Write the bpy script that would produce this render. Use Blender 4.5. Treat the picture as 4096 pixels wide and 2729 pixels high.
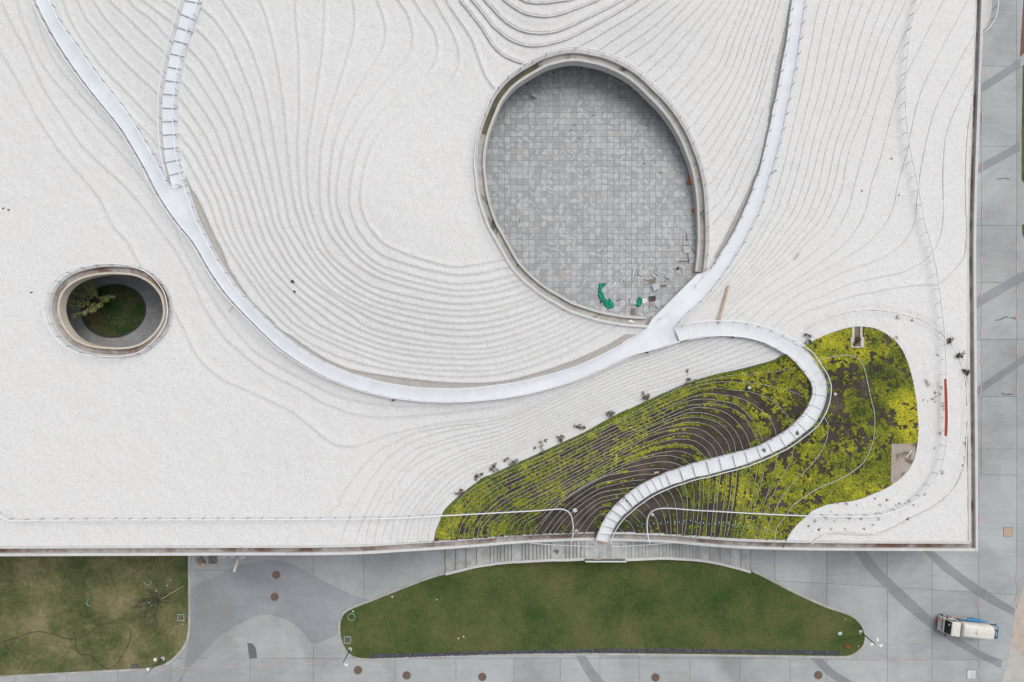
import bpy, bmesh, math, random
import numpy as np
from mathutils import Vector, Matrix
from mathutils.geometry import tessellate_polygon

for o in list(bpy.data.objects):
    bpy.data.objects.remove(o, do_unlink=True)
random.seed(7)
rng = np.random.default_rng(11)
scene = bpy.context.scene
COL = scene.collection
R = math.radians

# ------------------------------------------------------------------ camera, sky, sun, exposure
H = 94.0                      # drone height above the street, metres
FPX = 4096 * 24.0 / 36.0
CX, CY = 2048.0, 1364.5
cam_d = bpy.data.cameras.new('camera')
cam = bpy.data.objects.new('camera', cam_d)
COL.objects.link(cam)
cam.location = (0, 0, H)
cam.rotation_euler = (0, 0, 0)
cam_d.sensor_width = 36.0
cam_d.lens = 24.0
cam_d.clip_start = 0.5
cam_d.clip_end = 2000
scene.camera = cam
scene.render.resolution_x = 1024
scene.render.resolution_y = 682

SUN_EL, SUN_AZ = 56.0, 42.0     # soft sun behind cloud, from the upper right of the picture
world = bpy.data.worlds.new('World')
scene.world = world
world.use_nodes = True
nt = world.node_tree
nt.nodes.clear()
wo = nt.nodes.new('ShaderNodeOutputWorld')
wb = nt.nodes.new('ShaderNodeBackground')
sk = nt.nodes.new('ShaderNodeTexSky')
sk.sky_type = 'NISHITA'
sk.sun_disc = False
sk.sun_elevation = R(SUN_EL)
sk.sun_rotation = R(SUN_AZ)
sk.air_density = 1.0
sk.dust_density = 4.0
hs = nt.nodes.new('ShaderNodeHueSaturation')
hs.inputs['Saturation'].default_value = 0.22
wb.inputs['Strength'].default_value = 0.142
nt.links.new(sk.outputs[0], hs.inputs['Color'])
nt.links.new(hs.outputs[0], wb.inputs['Color'])
nt.links.new(wb.outputs[0], wo.inputs['Surface'])
sun_d = bpy.data.lights.new('sun', 'SUN')
sun_d.energy = 0.7
sun_d.angle = R(35)
sun_d.color = (1.0, 0.97, 0.93)
sun = bpy.data.objects.new('sun', sun_d)
COL.objects.link(sun)
sun.location = (40, 40, 120)
sun.rotation_euler = (-R(90 - SUN_EL), 0, -R(SUN_AZ))
vs = scene.view_settings
vs.view_transform = 'Standard'
vs.look = 'None'
vs.exposure = 0.14
vs.gamma = 1.0
vs.use_curve_mapping = False

# ------------------------------------------------------------------ helpers
def c_(x0, y0, s):
    return lambda *p: [(x0 + a / s, y0 + b / s) for a, b in p]
S1 = 1.7227
A0, A1, A2, A3 = [c_(x, 0, S1) for x in (0, 1024, 2048, 3072)]
B0, B1, B2, B3 = [c_(x, 910, S1) for x in (0, 1024, 2048, 3072)]
C0, C1, C2, C3 = [c_(x, 1820, S1 * 1.0008) for x in (0, 1024, 2048, 3072)]
def Z(x, y):
    return c_(x, y, 2.5214)
Z_tl, Z_ml, Z_bw, Z_bc = Z(600, 0), Z(600, 600), Z(1200, 1000), Z(1800, 1000)
Z_tr, Z_rr, Z_jn, Z_rm = Z(2500, 150), Z(3100, 150), Z(2700, 750), Z(3300, 750)
Z_gl, Z_gc, Z_gr, Z_fl, Z_en, Z_ge = Z(1300, 1550), Z(1900, 1350), Z(2500, 1250), Z(1750, 1650), Z(2400, 1750), Z(3000, 1450)
Z_a, Z_b, Z_c = c_(840, 950, 3.92), c_(1090, 900, 3.92), c_(1090, 1200, 3.92)
Z_top = c_(1700, 0, 2.6156)
Z_deb = c_(2380, 1080, 3.057)

def W(px, py, z):
    k = (H - z) / FPX
    return Vector(((px - CX) * k, -(py - CY) * k, z))

def smooth(pts, step=8.0, closed=False):
    """Catmull-Rom through the points, resampled to even spacing."""
    P = np.array(pts, float)
    keep = [0]
    for i in range(1, len(P)):
        if np.hypot(*(P[i] - P[keep[-1]])[:2]) > 0.5:
            keep.append(i)
    P = P[keep]
    n = len(P)
    if closed:
        Q = np.vstack([P[-1:], P, P[:2]])
        ns = n
    else:
        Q = np.vstack([2 * P[:1] - P[1:2], P, 2 * P[-1:] - P[-2:-1]])
        ns = n - 1
    out = []
    for i in range(ns):
        p0, p1, p2, p3 = Q[i], Q[i + 1], Q[i + 2], Q[i + 3]
        t0, t1 = 0.0, max(np.linalg.norm(p1 - p0), 1e-3) ** .5
        t2 = t1 + max(np.linalg.norm(p2 - p1), 1e-3) ** .5
        t3 = t2 + max(np.linalg.norm(p3 - p2), 1e-3) ** .5
        t = np.linspace(t1, t2, 14, endpoint=False)[:, None]
        a1 = (t1 - t) / (t1 - t0) * p0 + (t - t0) / (t1 - t0) * p1
        a2 = (t2 - t) / (t2 - t1) * p1 + (t - t1) / (t2 - t1) * p2
        a3 = (t3 - t) / (t3 - t2) * p2 + (t - t2) / (t3 - t2) * p3
        b1 = (t2 - t) / (t2 - t0) * a1 + (t - t0) / (t2 - t0) * a2
        b2 = (t3 - t) / (t3 - t1) * a2 + (t - t1) / (t3 - t1) * a3
        out.append((t2 - t) / (t2 - t1) * b1 + (t - t1) / (t2 - t1) * b2)
    out = np.vstack(out + ([P[:1]] if closed else [P[-1:]]))
    return resample(out, step=step)

def resample(P, step=None, n=None):
    P = np.asarray(P, float)
    d = np.r_[0, np.cumsum(np.linalg.norm(np.diff(P[:, :2], axis=0), axis=1))]
    if n is None:
        n = max(2, int(round(d[-1] / step)) + 1)
    s = np.linspace(0, d[-1], n)
    return np.stack([np.interp(s, d, P[:, j]) for j in range(P.shape[1])], 1)

def inside(px, py, poly):
    """even-odd test of arrays against a polygon"""
    poly = np.asarray(poly, float)
    r = np.zeros(px.shape, bool)
    x0, y0 = poly[:, 0], poly[:, 1]
    x1, y1 = np.roll(x0, -1), np.roll(y0, -1)
    for a, b, c, d in zip(x0, y0, x1, y1):
        if b == d:
            continue
        m = ((b > py) != (d > py)) & (px < (c - a) * (py - b) / (d - b) + a)
        r ^= m
    return r

def offset_path(P, d, closed=False):
    """shift a plan path sideways: +d to the right of travel in world x, y"""
    P = np.asarray(P, float)
    if closed:
        t = np.roll(P[:, :2], -1, 0) - np.roll(P[:, :2], 1, 0)
    else:
        t = np.gradient(P[:, :2], axis=0)
    t /= np.maximum(np.linalg.norm(t, axis=1, keepdims=True), 1e-9)
    Q = P.copy()
    Q[:, 0] += t[:, 1] * d
    Q[:, 1] -= t[:, 0] * d
    return Q

BASE = {}
def empty(name, loc, rz=0.0):
    o = bpy.data.objects.new(name, None)
    COL.objects.link(o)
    o.location = loc
    o.rotation_euler = (0, 0, rz)
    o.empty_display_size = 0.3
    BASE[o.name] = Vector(loc) if rz == 0 else Vector((0, 0, 0))
    return o

def tag(o, label=None, cat=None, group=None, kind=None):
    if label: o['label'] = label
    if cat: o['category'] = cat
    if group: o['group'] = group
    if kind: o['kind'] = kind
    return o

class MB:
    """collects geometry that becomes ONE mesh object"""
    def __init__(s):
        s.v, s.f, s.c = [], [], []
    def add(s, verts, faces, col=None):
        n = len(s.v)
        s.v += [tuple(x) for x in verts]
        s.f += [tuple(i + n for i in f) for f in faces]
        if col is not None:
            s.c += [col] * len(faces)
        return s
    def box(s, c, size, rz=0.0, tilt=None):
        x, y, z = [q / 2 for q in size]
        M = Matrix.Rotation(rz, 3, 'Z')
        if tilt: M = M @ Matrix.Rotation(tilt[0], 3, 'X') @ Matrix.Rotation(tilt[1], 3, 'Y')
        c = Vector(c)
        vs_ = [c + M @ Vector((a * x, b * y, d * z)) for d in (-1, 1) for a, b in ((-1, -1), (1, -1), (1, 1), (-1, 1))]
        return s.add(vs_, [(3, 2, 1, 0), (4, 5, 6, 7), (0, 1, 5, 4), (1, 2, 6, 5), (2, 3, 7, 6), (3, 0, 4, 7)])
    def bar(s, a, b, w, h=None):
        """rectangular bar between two points"""
        a, b = Vector(a), Vector(b)
        h = h or w
        t = (b - a).normalized()
        u = t.cross(Vector((0, 0, 1)))
        if u.length < 1e-3: u = Vector((1, 0, 0))
        u.normalize()
        n = u.cross(t)
        q = [u * (i * w / 2) + n * (j * h / 2) for i, j in ((-1, -1), (1, -1), (1, 1), (-1, 1))]
        return s.add([a + d for d in q] + [b + d for d in q],
                     [(0, 1, 2, 3), (7, 6, 5, 4), (0, 4, 5, 1), (1, 5, 6, 2), (2, 6, 7, 3), (3, 7, 4, 0)])
    def tube(s, path, r, n=6, closed=False, caps=True):
        P = [Vector(p) for p in path]
        m = len(P)
        rr = r if hasattr(r, '__len__') else [r] * m
        vs_, fs = [], []
        for i in range(m):
            if closed: t = P[(i + 1) % m] - P[i - 1]
            else: t = P[min(i + 1, m - 1)] - P[max(i - 1, 0)]
            t.normalize()
            u = t.cross(Vector((0, 0, 1)))
            if u.length < 0.05: u = t.cross(Vector((0, 1, 0)))
            u.normalize()
            w = u.cross(t)
            for k in range(n):
                a = 2 * math.pi * k / n
                vs_.append(P[i] + (u * math.cos(a) + w * math.sin(a)) * rr[i])
        for i in range(m if closed else m - 1):
            j = (i + 1) % m
            for k in range(n):
                l = (k + 1) % n
                fs.append((i * n + k, i * n + l, j * n + l, j * n + k))
        if caps and not closed:
            fs.append(tuple(range(n)))
            fs.append(tuple(range(m * n - 1, (m - 1) * n - 1, -1)))
        return s.add(vs_, fs)
    def ribbon(s, path, w, down, closed=False, rise=0.0):
        """rectangular section swept along a plan path; path z is the top"""
        P = np.asarray(path, float)
        L, Q = offset_path(P, -w / 2, closed), offset_path(P, w / 2, closed)
        vs_ = []
        for a, b in zip(L, Q):
            vs_ += [(a[0], a[1], a[2] + rise), (b[0], b[1], b[2] + rise), (b[0], b[1], b[2] - down), (a[0], a[1], a[2] - down)]
        m = len(P)
        fs = []
        for i in range(m if closed else m - 1):
            j = (i + 1) % m
            for k in range(4):
                l = (k + 1) % 4
                fs.append((i * 4 + k, j * 4 + k, j * 4 + l, i * 4 + l))
        if not closed:
            fs += [(0, 1, 2, 3), ((m - 1) * 4 + 3, (m - 1) * 4 + 2, (m - 1) * 4 + 1, (m - 1) * 4)]
        return s.add(vs_, fs)
    def strip(s, L, Q, down=0.0):
        """surface between two edge paths with the same number of points, optional thickness"""
        L, Q = np.asarray(L, float), np.asarray(Q, float)
        m = len(L)
        if down == 0:
            return s.add([tuple(p) for p in L] + [tuple(p) for p in Q], [(i, i + m, i + m + 1, i + 1) for i in range(m - 1)])
        vs_ = []
        for a, b in zip(L, Q):
            vs_ += [tuple(a), tuple(b), (b[0], b[1], b[2] - down), (a[0], a[1], a[2] - down)]
        fs = []
        for i in range(m - 1):
            j = i + 1
            for k in range(4):
                l = (k + 1) % 4
                fs.append((i * 4 + k, j * 4 + k, j * 4 + l, i * 4 + l))
        fs += [(0, 1, 2, 3), ((m - 1) * 4 + 3, (m - 1) * 4 + 2, (m - 1) * 4 + 1, (m - 1) * 4)]
        return s.add(vs_, fs)
    def prism(s, poly, z0, z1):
        """vertical prism over a plan polygon (list of x, y)"""
        n = len(poly)
        tri = tessellate_polygon([[Vector((p[0], p[1], 0)) for p in poly]])
        vs_ = [(p[0], p[1], z1) for p in poly] + [(p[0], p[1], z0) for p in poly]
        fs = []
        for t in tri:
            a, b, c = [Vector((poly[i][0], poly[i][1], 0)) for i in t]
            if (b - a).cross(c - a).z < 0: t = (t[0], t[2], t[1])
            fs.append(tuple(t))
            fs.append(tuple(i + n for i in reversed(t)))
        ar = sum(poly[i][0] * poly[(i + 1) % n][1] - poly[(i + 1) % n][0] * poly[i][1] for i in range(n))
        for i in range(n):
            j = (i + 1) % n
            fs.append((i, i + n, j + n, j) if ar > 0 else (j, j + n, i + n, i))
        return s.add(vs_, fs)
    def lathe(s, c, prof, n=16):
        c = Vector(c)
        vs_ = [c + Vector((r * math.cos(2 * math.pi * k / n), r * math.sin(2 * math.pi * k / n), z)) for r, z in prof for k in range(n)]
        fs = [(i * n + k, i * n + (k + 1) % n, (i + 1) * n + (k + 1) % n, (i + 1) * n + k) for i in range(len(prof) - 1) for k in range(n)]
        fs += [tuple(reversed(range(n))), tuple(range((len(prof) - 1) * n, len(prof) * n))]
        return s.add(vs_, fs)
    def mesh(s, name, mat, off=(0, 0, 0), shade=False, recalc=True):
        me = bpy.data.meshes.new(name)
        off = Vector(off)
        me.from_pydata([(x - off.x, y - off.y, z - off.z) for x, y, z in s.v], [], s.f)
        if mat: me.materials.append(mat)
        if s.c and len(s.c) == len(s.f):
            at = me.color_attributes.new('tint', 'FLOAT_COLOR', 'CORNER')
            buf = np.repeat(np.array([(*q, 1.0) if len(q) == 3 else q for q in s.c], np.float32), [len(f) for f in s.f], axis=0)
            at.data.foreach_set('color', buf.ravel())
        if recalc:
            bm = bmesh.new(); bm.from_mesh(me)
            bmesh.ops.recalc_face_normals(bm, faces=bm.faces)
            bm.to_mesh(me); bm.free()
        if shade:
            me.polygons.foreach_set('use_smooth', [True] * len(me.polygons))
        me.update()
        return me
    def build(s, name, mat, parent=None, shade=False, recalc=True):
        if parent is None:
            A = np.array(s.v)
            off = Vector(((A[:, 0].min() + A[:, 0].max()) / 2, (A[:, 1].min() + A[:, 1].max()) / 2, A[:, 2].min()))
        else:
            off = BASE[parent.name]
        o = bpy.data.objects.new(name, s.mesh(name, mat, off, shade, recalc))
        COL.objects.link(o)
        if parent is None:
            o.location = off
            BASE[o.name] = off
        else:
            o.parent = parent
            BASE[o.name] = off
        return o

def inst(name, me, parent, loc, rz=0.0, scale=None, euler=None):
    """another object that shares mesh data; loc in world coordinates"""
    o = bpy.data.objects.new(name, me)
    COL.objects.link(o)
    if parent is not None:
        o.parent = parent
        o.location = Vector(loc) - BASE[parent.name]
    else:
        o.location = loc
    o.rotation_euler = euler if euler else (0, 0, rz)
    if scale: o.scale = scale
    return o

# ------------------------------------------------------------------ materials
def new_mat(name):
    m = bpy.data.materials.new(name)
    m.use_nodes = True
    t = m.node_tree
    b = t.nodes['Principled BSDF']
    return m, t, b
def nd(t, typ, **kw):
    n = t.nodes.new(typ)
    for k, v in kw.items():
        setattr(n, k, v)
    return n
def pos(t):
    return nd(t, 'ShaderNodeNewGeometry').outputs['Position']
def noise(t, vec, scale, detail=4.0, rough=0.55, dist=0.0):
    n = nd(t, 'ShaderNodeTexNoise')
    n.inputs['Scale'].default_value = scale
    n.inputs['Detail'].default_value = detail
    n.inputs['Roughness'].default_value = rough
    n.inputs['Distortion'].default_value = dist
    if vec is not None: t.links.new(vec, n.inputs['Vector'])
    return n.outputs['Fac']
def ramp(t, fac, stops):
    n = nd(t, 'ShaderNodeValToRGB')
    e = n.color_ramp.elements
    while len(e) > 2: e.remove(e[-1])
    for i, (p, c) in enumerate(stops):
        if i < 2:
            e[i].position = p; e[i].color = (*c, 1)
        else:
            q = e.new(p); q.color = (*c, 1)
    t.links.new(fac, n.inputs['Fac'])
    return n.outputs['Color']
def mixc(t, fac, a, b, mode='MIX'):
    n = nd(t, 'ShaderNodeMix', data_type='RGBA', blend_type=mode)
    for s_, v in ((n.inputs[0], fac), (n.inputs[6], a), (n.inputs[7], b)):
        if hasattr(v, 'default_value'): t.links.new(v, s_)
        elif isinstance(v, (int, float)): s_.default_value = v
        else: s_.default_value = (*v, 1)
    return n.outputs[2]
def math_(t, op, a, b=0.0, clamp=False):
    n = nd(t, 'ShaderNodeMath', operation=op, use_clamp=clamp)
    for s_, v in ((n.inputs[0], a), (n.inputs[1], b)):
        if hasattr(v, 'default_value'): t.links.new(v, s_)
        else: s_.default_value = v
    return n.outputs[0]
def bump(t, b, h, strength, dist):
    n = nd(t, 'ShaderNodeBump')
    n.inputs['Strength'].default_value = strength
    n.inputs['Distance'].default_value = dist
    t.links.new(h, n.inputs['Height'])
    t.links.new(n.outputs[0], b.inputs['Normal'])
MATS = {}
def simple(name, col, rough=0.7, var=0.12, scale=3.0, metal=0.0, bmp=0.0, dirt=None, dscale=0.6, dth=(0.5, 0.75), obj_var=0.0):
    """base colour with gentle blotches, optional dirt of its own shape, optional relief"""
    m, t, b = new_mat(name)
    p = pos(t)
    lo = tuple(x * (1 - var) for x in col)
    hi = tuple(min(x * (1 + var), 0.95) for x in col)
    c = ramp(t, noise(t, p, scale, 5), [(0.3, lo), (0.7, hi)])
    if dirt:
        d = ramp(t, noise(t, p, dscale, 6, 0.65, 0.4), [(dth[0], (0, 0, 0)), (dth[1], (1, 1, 1))])
        c = mixc(t, d, c, dirt)
    if obj_var:
        oi = nd(t, 'ShaderNodeObjectInfo')
        v = math_(t, 'MULTIPLY_ADD', oi.outputs['Random'], obj_var * 2)
        v.node.inputs[2].default_value = 1 - obj_var
        g = nd(t, 'ShaderNodeCombineColor')
        for i in range(3): t.links.new(v, g.inputs[i])
        c = mixc(t, 1.0, c, g.outputs[0], 'MULTIPLY')
    t.links.new(c, b.inputs['Base Color'])
    b.inputs['Roughness'].default_value = rough
    b.inputs['Metallic'].default_value = metal
    if bmp: bump(t, b, noise(t, p, scale * 8, 4), bmp, 0.02)
    MATS[name] = m
    return m

def gravel_mat(name, dark, light, stain, cell=11.0, amount=1.0, bstr=0.5):
    m, t, b = new_mat(name)
    p = pos(t)
    v = nd(t, 'ShaderNodeTexVoronoi')
    v.inputs['Scale'].default_value = cell
    t.links.new(p, v.inputs['Vector'])
    sep = nd(t, 'ShaderNodeSeparateColor')
    t.links.new(v.outputs['Color'], sep.inputs[0])
    a = noise(t, p, 3.2, 3, 0.7)
    f = math_(t, 'MULTIPLY_ADD', sep.outputs[0], 0.62 * amount)
    f.node.inputs[2].default_value = 0.5 - 0.31 * amount
    f2 = math_(t, 'MULTIPLY_ADD', a, 0.26)
    f2.node.inputs[2].default_value = -0.13
    f = math_(t, 'ADD', f, f2, True)
    c = ramp(t, f, [(0.05, dark), (0.95, light)])
    s1_ = ramp(t, noise(t, p, 0.09, 5, 0.6, 0.5), [(0.42, (0, 0, 0)), (0.72, (1, 1, 1))])
    c = mixc(t, math_(t, 'MULTIPLY', s1_, 0.4), c, stain)
    s2_ = ramp(t, noise(t, p, 0.33, 6, 0.68, 0.8), [(0.52, (0, 0, 0)), (0.74, (1, 1, 1))])
    c = mixc(t, math_(t, 'MULTIPLY', s2_, 0.30), c, tuple(x * 0.93 for x in stain))
    # scattered darker and rusty pebbles
    d = ramp(t, sep.outputs[1], [(0.955, (0, 0, 0)), (0.965, (1, 1, 1))])
    c = mixc(t, math_(t, 'MULTIPLY', d, 0.32), c, (0.30, 0.28, 0.26))
    d2 = ramp(t, sep.outputs[2], [(0.975, (0, 0, 0)), (0.985, (1, 1, 1))])
    c = mixc(t, math_(t, 'MULTIPLY', d2, 0.5), c, (0.38, 0.26, 0.16))
    t.links.new(c, b.inputs['Base Color'])
    b.inputs['Roughness'].default_value = 0.92
    b.inputs['Specular IOR Level'].default_value = 0.25
    h = math_(t, 'SUBTRACT', 1.0, v.outputs['Distance'])
    bump(t, b, h, bstr, 0.045)
    MATS[name] = m
    return m
M_gravel = gravel_mat('white_gravel', (0.57, 0.567, 0.56), (0.80, 0.797, 0.79), (0.675, 0.663, 0.642), 14.0, 1.0, 0.35)
M_grtrench_shade = gravel_mat('grey_gravel_and_shade', (0.33, 0.31, 0.29), (0.56, 0.53, 0.50), (0.44, 0.40, 0.36))  # grey trench gravel, also colours the painted shade beside the right walkway
M_cobble = gravel_mat('dark_pebbles', (0.03, 0.035, 0.045), (0.13, 0.14, 0.16), (0.07, 0.075, 0.085), 8.0, 1.2, 0.8)
simple('riser_concrete', (0.62, 0.615, 0.61), 0.85, 0.15, 1.5)
simple('edging_steel', (0.54, 0.54, 0.535), 0.6, 0.15, 2.0)
simple('edging_pale', (0.46, 0.46, 0.41), 0.6, 0.18, 1.6)
simple('deck_paint', (0.71, 0.735, 0.77), 0.55, 0.05, 0.5, dirt=(0.64, 0.66, 0.69), dscale=0.35, dth=(0.45, 0.8))
simple('deck_stone', (0.71, 0.725, 0.75), 0.6, 0.05, 0.8, dirt=(0.55, 0.53, 0.50), dscale=0.5, dth=(0.58, 0.85))
simple('rail_paint', (0.77, 0.79, 0.82), 0.4, 0.05, 1.0)
simple('post_steel', (0.16, 0.16, 0.17), 0.5, 0.1, 1.0)
simple('wire_steel', (0.50, 0.53, 0.57), 0.4, 0.1, 1.0)
simple('coping', (0.56, 0.56, 0.55), 0.8, 0.07, 1.2, dirt=(0.40, 0.38, 0.36), dscale=0.9, dth=(0.6, 0.85), obj_var=0.04)
simple('rim_concrete', (0.50, 0.495, 0.48), 0.85, 0.07, 1.0, dirt=(0.40, 0.385, 0.36), dscale=0.7, dth=(0.55, 0.85))
simple('cream_stone', (0.55, 0.49, 0.41), 0.85, 0.1, 1.4)
simple('channel_dirt', (0.37, 0.335, 0.31), 0.95, 0.25, 1.2, dirt=(0.15, 0.09, 0.065), dscale=0.22, dth=(0.46, 0.62), bmp=0.4)
simple('channel_concrete', (0.42, 0.395, 0.36), 0.9, 0.2, 1.1, dirt=(0.12, 0.105, 0.085), dscale=0.55, dth=(0.56, 0.66), bmp=0.3)
simple('facade', (0.5, 0.5, 0.49), 0.7, 0.06, 0.5)
simple('dark_glass', (0.03, 0.035, 0.04), 0.15, 0.1, 0.5)
simple('wood', (0.47, 0.35, 0.24), 0.8, 0.2, 4.0)
simple('wood_grey', (0.20, 0.165, 0.14), 0.85, 0.25, 4.0)
simple('pink_board', (0.55, 0.33, 0.25), 0.8, 0.15, 3.0)
simple('white_pvc', (0.78, 0.78, 0.76), 0.45, 0.04, 2.0)
simple('red_fabric', (0.62, 0.06, 0.05), 0.7, 0.12, 3.0)
simple('black_plastic', (0.025, 0.025, 0.03), 0.5, 0.2, 3.0)
simple('bark', (0.075, 0.06, 0.048), 0.9, 0.3, 6.0)
simple('net_green', (0.0, 0.24, 0.15), 0.75, 0.35, 7.0, bmp=0.6)
simple('cloth_white', (0.72, 0.69, 0.64), 0.8, 0.1, 8.0, bmp=0.4)
simple('slab_grey', (0.40, 0.415, 0.425), 0.7, 0.22, 2.6, obj_var=0.15)
simple('rubber', (0.03, 0.03, 0.03), 0.8, 0.2, 5.0)
simple('mint_paint', (0.27, 0.52, 0.45), 0.6, 0.1, 5.0)
simple('pit_soil', (0.15, 0.10, 0.075), 0.95, 0.35, 5.0, bmp=0.6)
simple('rust', (0.36, 0.13, 0.07), 0.9, 0.25, 3.0)
simple('sand', (0.45, 0.39, 0.33), 0.9, 0.12, 0.8, dirt=(0.33, 0.27, 0.22), dscale=0.4)
simple('pale_sand', (0.44, 0.42, 0.39), 0.9, 0.1, 0.8)
simple('banner_red', (0.78, 0.10, 0.07), 0.65, 0.1, 3.0)
simple('nosing_pale', (0.60, 0.61, 0.63), 0.6, 0.1, 2.0)
# ------------------------------------------------------------------ roof landform: smooth base heights (picture position -> metres above street)
CTRL = [
 (-260,2235,9.8),(0,2226,9.75),(500,2224,9.55),(1024,2222,9.4),(1256,2222,9.35),(1454,2216,8.85),(1604,2208,8.0),(1779,2197,6.9),
 (1895,2189,6.0),(2048,2176,4.6),(2200,2168,3.7),(2380,2162,3.05),(2444,2164,3.2),(2560,2167,3.6),(2678,2172,4.2),(2836,2186,5.7),(2955,2194,6.6),
 (3100,2199,7.1),(3304,2203,7.45),(3600,2204,7.6),(3914,2205,7.7),(3910,1820,7.6),(3906,1400,7.4),(3906,910,7.33),(3920,450,8.0),
 (3937,0,8.75),(3945,-260,9.0),(-260,1000,9.6),(-260,-260,9.9),(700,-260,12.4),(1500,-260,13.6),(2150,-260,16.0),(3000,-260,13.2),
 (100,1000,9.55),(100,1600,9.6),(600,1900,9.5),(300,600,9.75),(1100,1950,9.35),(900,1600,9.7),(520,1200,9.7),(1250,1750,9.65),
 (100,0,10.1),(400,300,10.25),(640,640,10.2),(740,0,11.9),(700,300,11.2),(690,500,10.6),
 (760,800,10.2),(1000,1230,10.15),(1250,1480,10.1),(1500,1575,10.05),(1800,1595,10.0),(2200,1485,10.0),(2480,1375,10.0),(2620,1290,9.95),
 (889,0,12.2),(1181,0,12.6),(1412,0,13.0),(1620,0,13.4),(1740,20,13.7),(1800,100,13.8),
 (1000,600,11.5),(1200,600,12.7),(1480,620,13.7),(1440,800,13.7),(1600,600,13.75),(1750,850,13.8),(1860,700,13.8),
 (1300,1050,12.4),(1150,1200,11.2),(1540,1250,12.1),(1540,1400,10.9),(1540,1000,13.5),(1800,1065,13.6),(1800,1290,12.2),(1800,1440,11.0),(2100,1120,12.9),(2250,1270,11.4),(2400,1330,10.5),
 (1960,300,13.9),(2050,230,14.0),(2150,100,14.9),(2250,0,15.5),(2400,190,13.7),(2600,250,13.0),(2750,440,12.1),(2800,600,11.4),(2835,800,10.7),(2840,950,10.3),(2835,1060,10.1),
 (2700,0,14.2),(2900,0,13.2),(3000,300,11.6),(2930,700,10.7),(3100,500,10.8),(3200,0,11.6),(3350,450,9.9),(3500,0,10.4),(3650,450,8.9),(3250,900,9.2),
 (3500,900,8.4),(3000,1150,9.4),(3300,1150,8.5),(3600,1250,7.9),(3100,1370,8.5),(3420,1320,8.1),(3640,1500,7.6),(3700,1850,7.5),(3600,1980,7.5),
 (2900,1290,9.3),(2750,1500,8.3),(2500,1610,8.3),(2200,1745,8.3),(1950,1880,8.2),(1800,2020,8.1),(1600,1850,9.1),(1800,1720,9.2),(2300,1600,9.2),
 (2850,1700,6.6),(2600,1800,6.2),(2400,1900,5.9),(2150,2000,6.2),(2350,2060,4.3),(2480,2060,3.9),(2650,2000,4.8),(2800,1900,5.9),
 (2950,2050,6.5),(3100,1800,7.0),(3050,1600,7.3),(3300,1650,7.5),(3450,1500,7.7),(3300,2000,7.5),(3500,2000,7.6),
]
CP = np.array(CTRL, float)
def _tps(r2):
    return np.where(r2 > 1e-9, 0.5 * r2 * np.log(np.maximum(r2, 1e-9)), 0.0)
_n = len(CP)
_X = CP[:, :2] / 1000.0
_K = _tps(((_X[:, None] - _X[None]) ** 2).sum(-1)) + np.eye(_n) * 0.004
_P = np.c_[np.ones(_n), _X]
_sol = np.linalg.solve(np.block([[_K, _P], [_P.T, np.zeros((3, 3))]]), np.r_[CP[:, 2], np.zeros(3)])
def zb(px, py):
    """smooth base height of the roof"""
    px, py = np.atleast_1d(np.asarray(px, float)), np.atleast_1d(np.asarray(py, float))
    sh = px.shape
    x, y = px.ravel() / 1000.0, py.ravel() / 1000.0
    z = _sol[_n] + _sol[_n + 1] * x + _sol[_n + 2] * y
    for (a, b), w in zip(_X, _sol[:_n]):
        z = z + w * _tps((x - a) ** 2 + (y - b) ** 2)
    return np.maximum(z, 2.6).reshape(sh)

def roof_path(P, dz=0.0):
    """picture path lying on the roof -> world path"""
    P = np.asarray(P, float)
    z = zb(P[:, 0], P[:, 1])
    k = (H - z) / FPX
    return np.stack([(P[:, 0] - CX) * k, -(P[:, 1] - CY) * k, z + dz], 1)

# ------------------------------------------------------------------ traced plan lines
# walkway edges
W1L = A0((235,-60),(245,0),(330,180),(430,350),(560,540),(700,720),(830,880),(930,1040),(1010,1180),(1080,1320),(1160,1450))
W1R = A0((340,-60),(365,0),(440,160),(560,330),(700,530),(860,730),(960,880),(1050,1030),(1130,1180),(1190,1300))
W2L = A0((1190,1300),(1165,1200),(1140,1100),(1128,1000),(1120,900),(1118,740),(1125,640),(1140,550),(1160,440),(1185,330),(1215,220),(1250,90),(1275,0),(1295,-60))
W2R = A0((1290,1280),(1262,1180),(1240,1080),(1228,950),(1222,850),(1222,740),(1232,620),(1250,500),(1270,400),(1300,290),(1340,170),(1365,110),(1390,20),(1410,-60))
W3L = Z_ml((180,600),(290,755),(380,860),(450,950),(520,1070),(600,1210),(700,1360),(790,1480)) + Z_c((110,760),(260,865),(410,975),(580,1075),(750,1170),(930,1252)) \
    + Z_bw((550,1395),(670,1430),(795,1460),(915,1488),(1040,1503),(1160,1517),(1285,1528),(1410,1532),(1530,1533)) \
    + Z_bc((140,1530),(265,1522),(390,1510),(515,1497),(635,1478),(755,1457),(875,1430),(995,1398),(1115,1363),(1230,1328),(1345,1285),(1460,1235),(1575,1182),(1690,1128)) \
    + Z_gr((90,425),(220,390),(330,360),(430,330),(530,298))
W3R = A0((1290,1280)) + Z_ml((400,430),(450,580),(510,740),(600,920),(700,1110),(810,1280),(920,1430)) + Z_c((130,500),(300,630),(450,745),(620,850),(790,950),(960,1030)) \
    + Z_bw((570,1257),(690,1290),(810,1322),(930,1346),(1050,1366),(1180,1382),(1300,1390),(1430,1393),(1550,1395)) \
    + Z_bc((155,1392),(280,1383),(405,1368),(530,1353),(650,1335),(770,1310),(890,1280),(1010,1250),(1130,1215),(1250,1175),(1360,1130),(1475,1078),(1585,1023),(1695,965)) \
    + Z_gr((0,285),(120,220),(235,140))
PLAT = B2((937,680),(965,632),(1275,322),(1335,305))
NOTCH2 = Z_gr((495,155))
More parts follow.
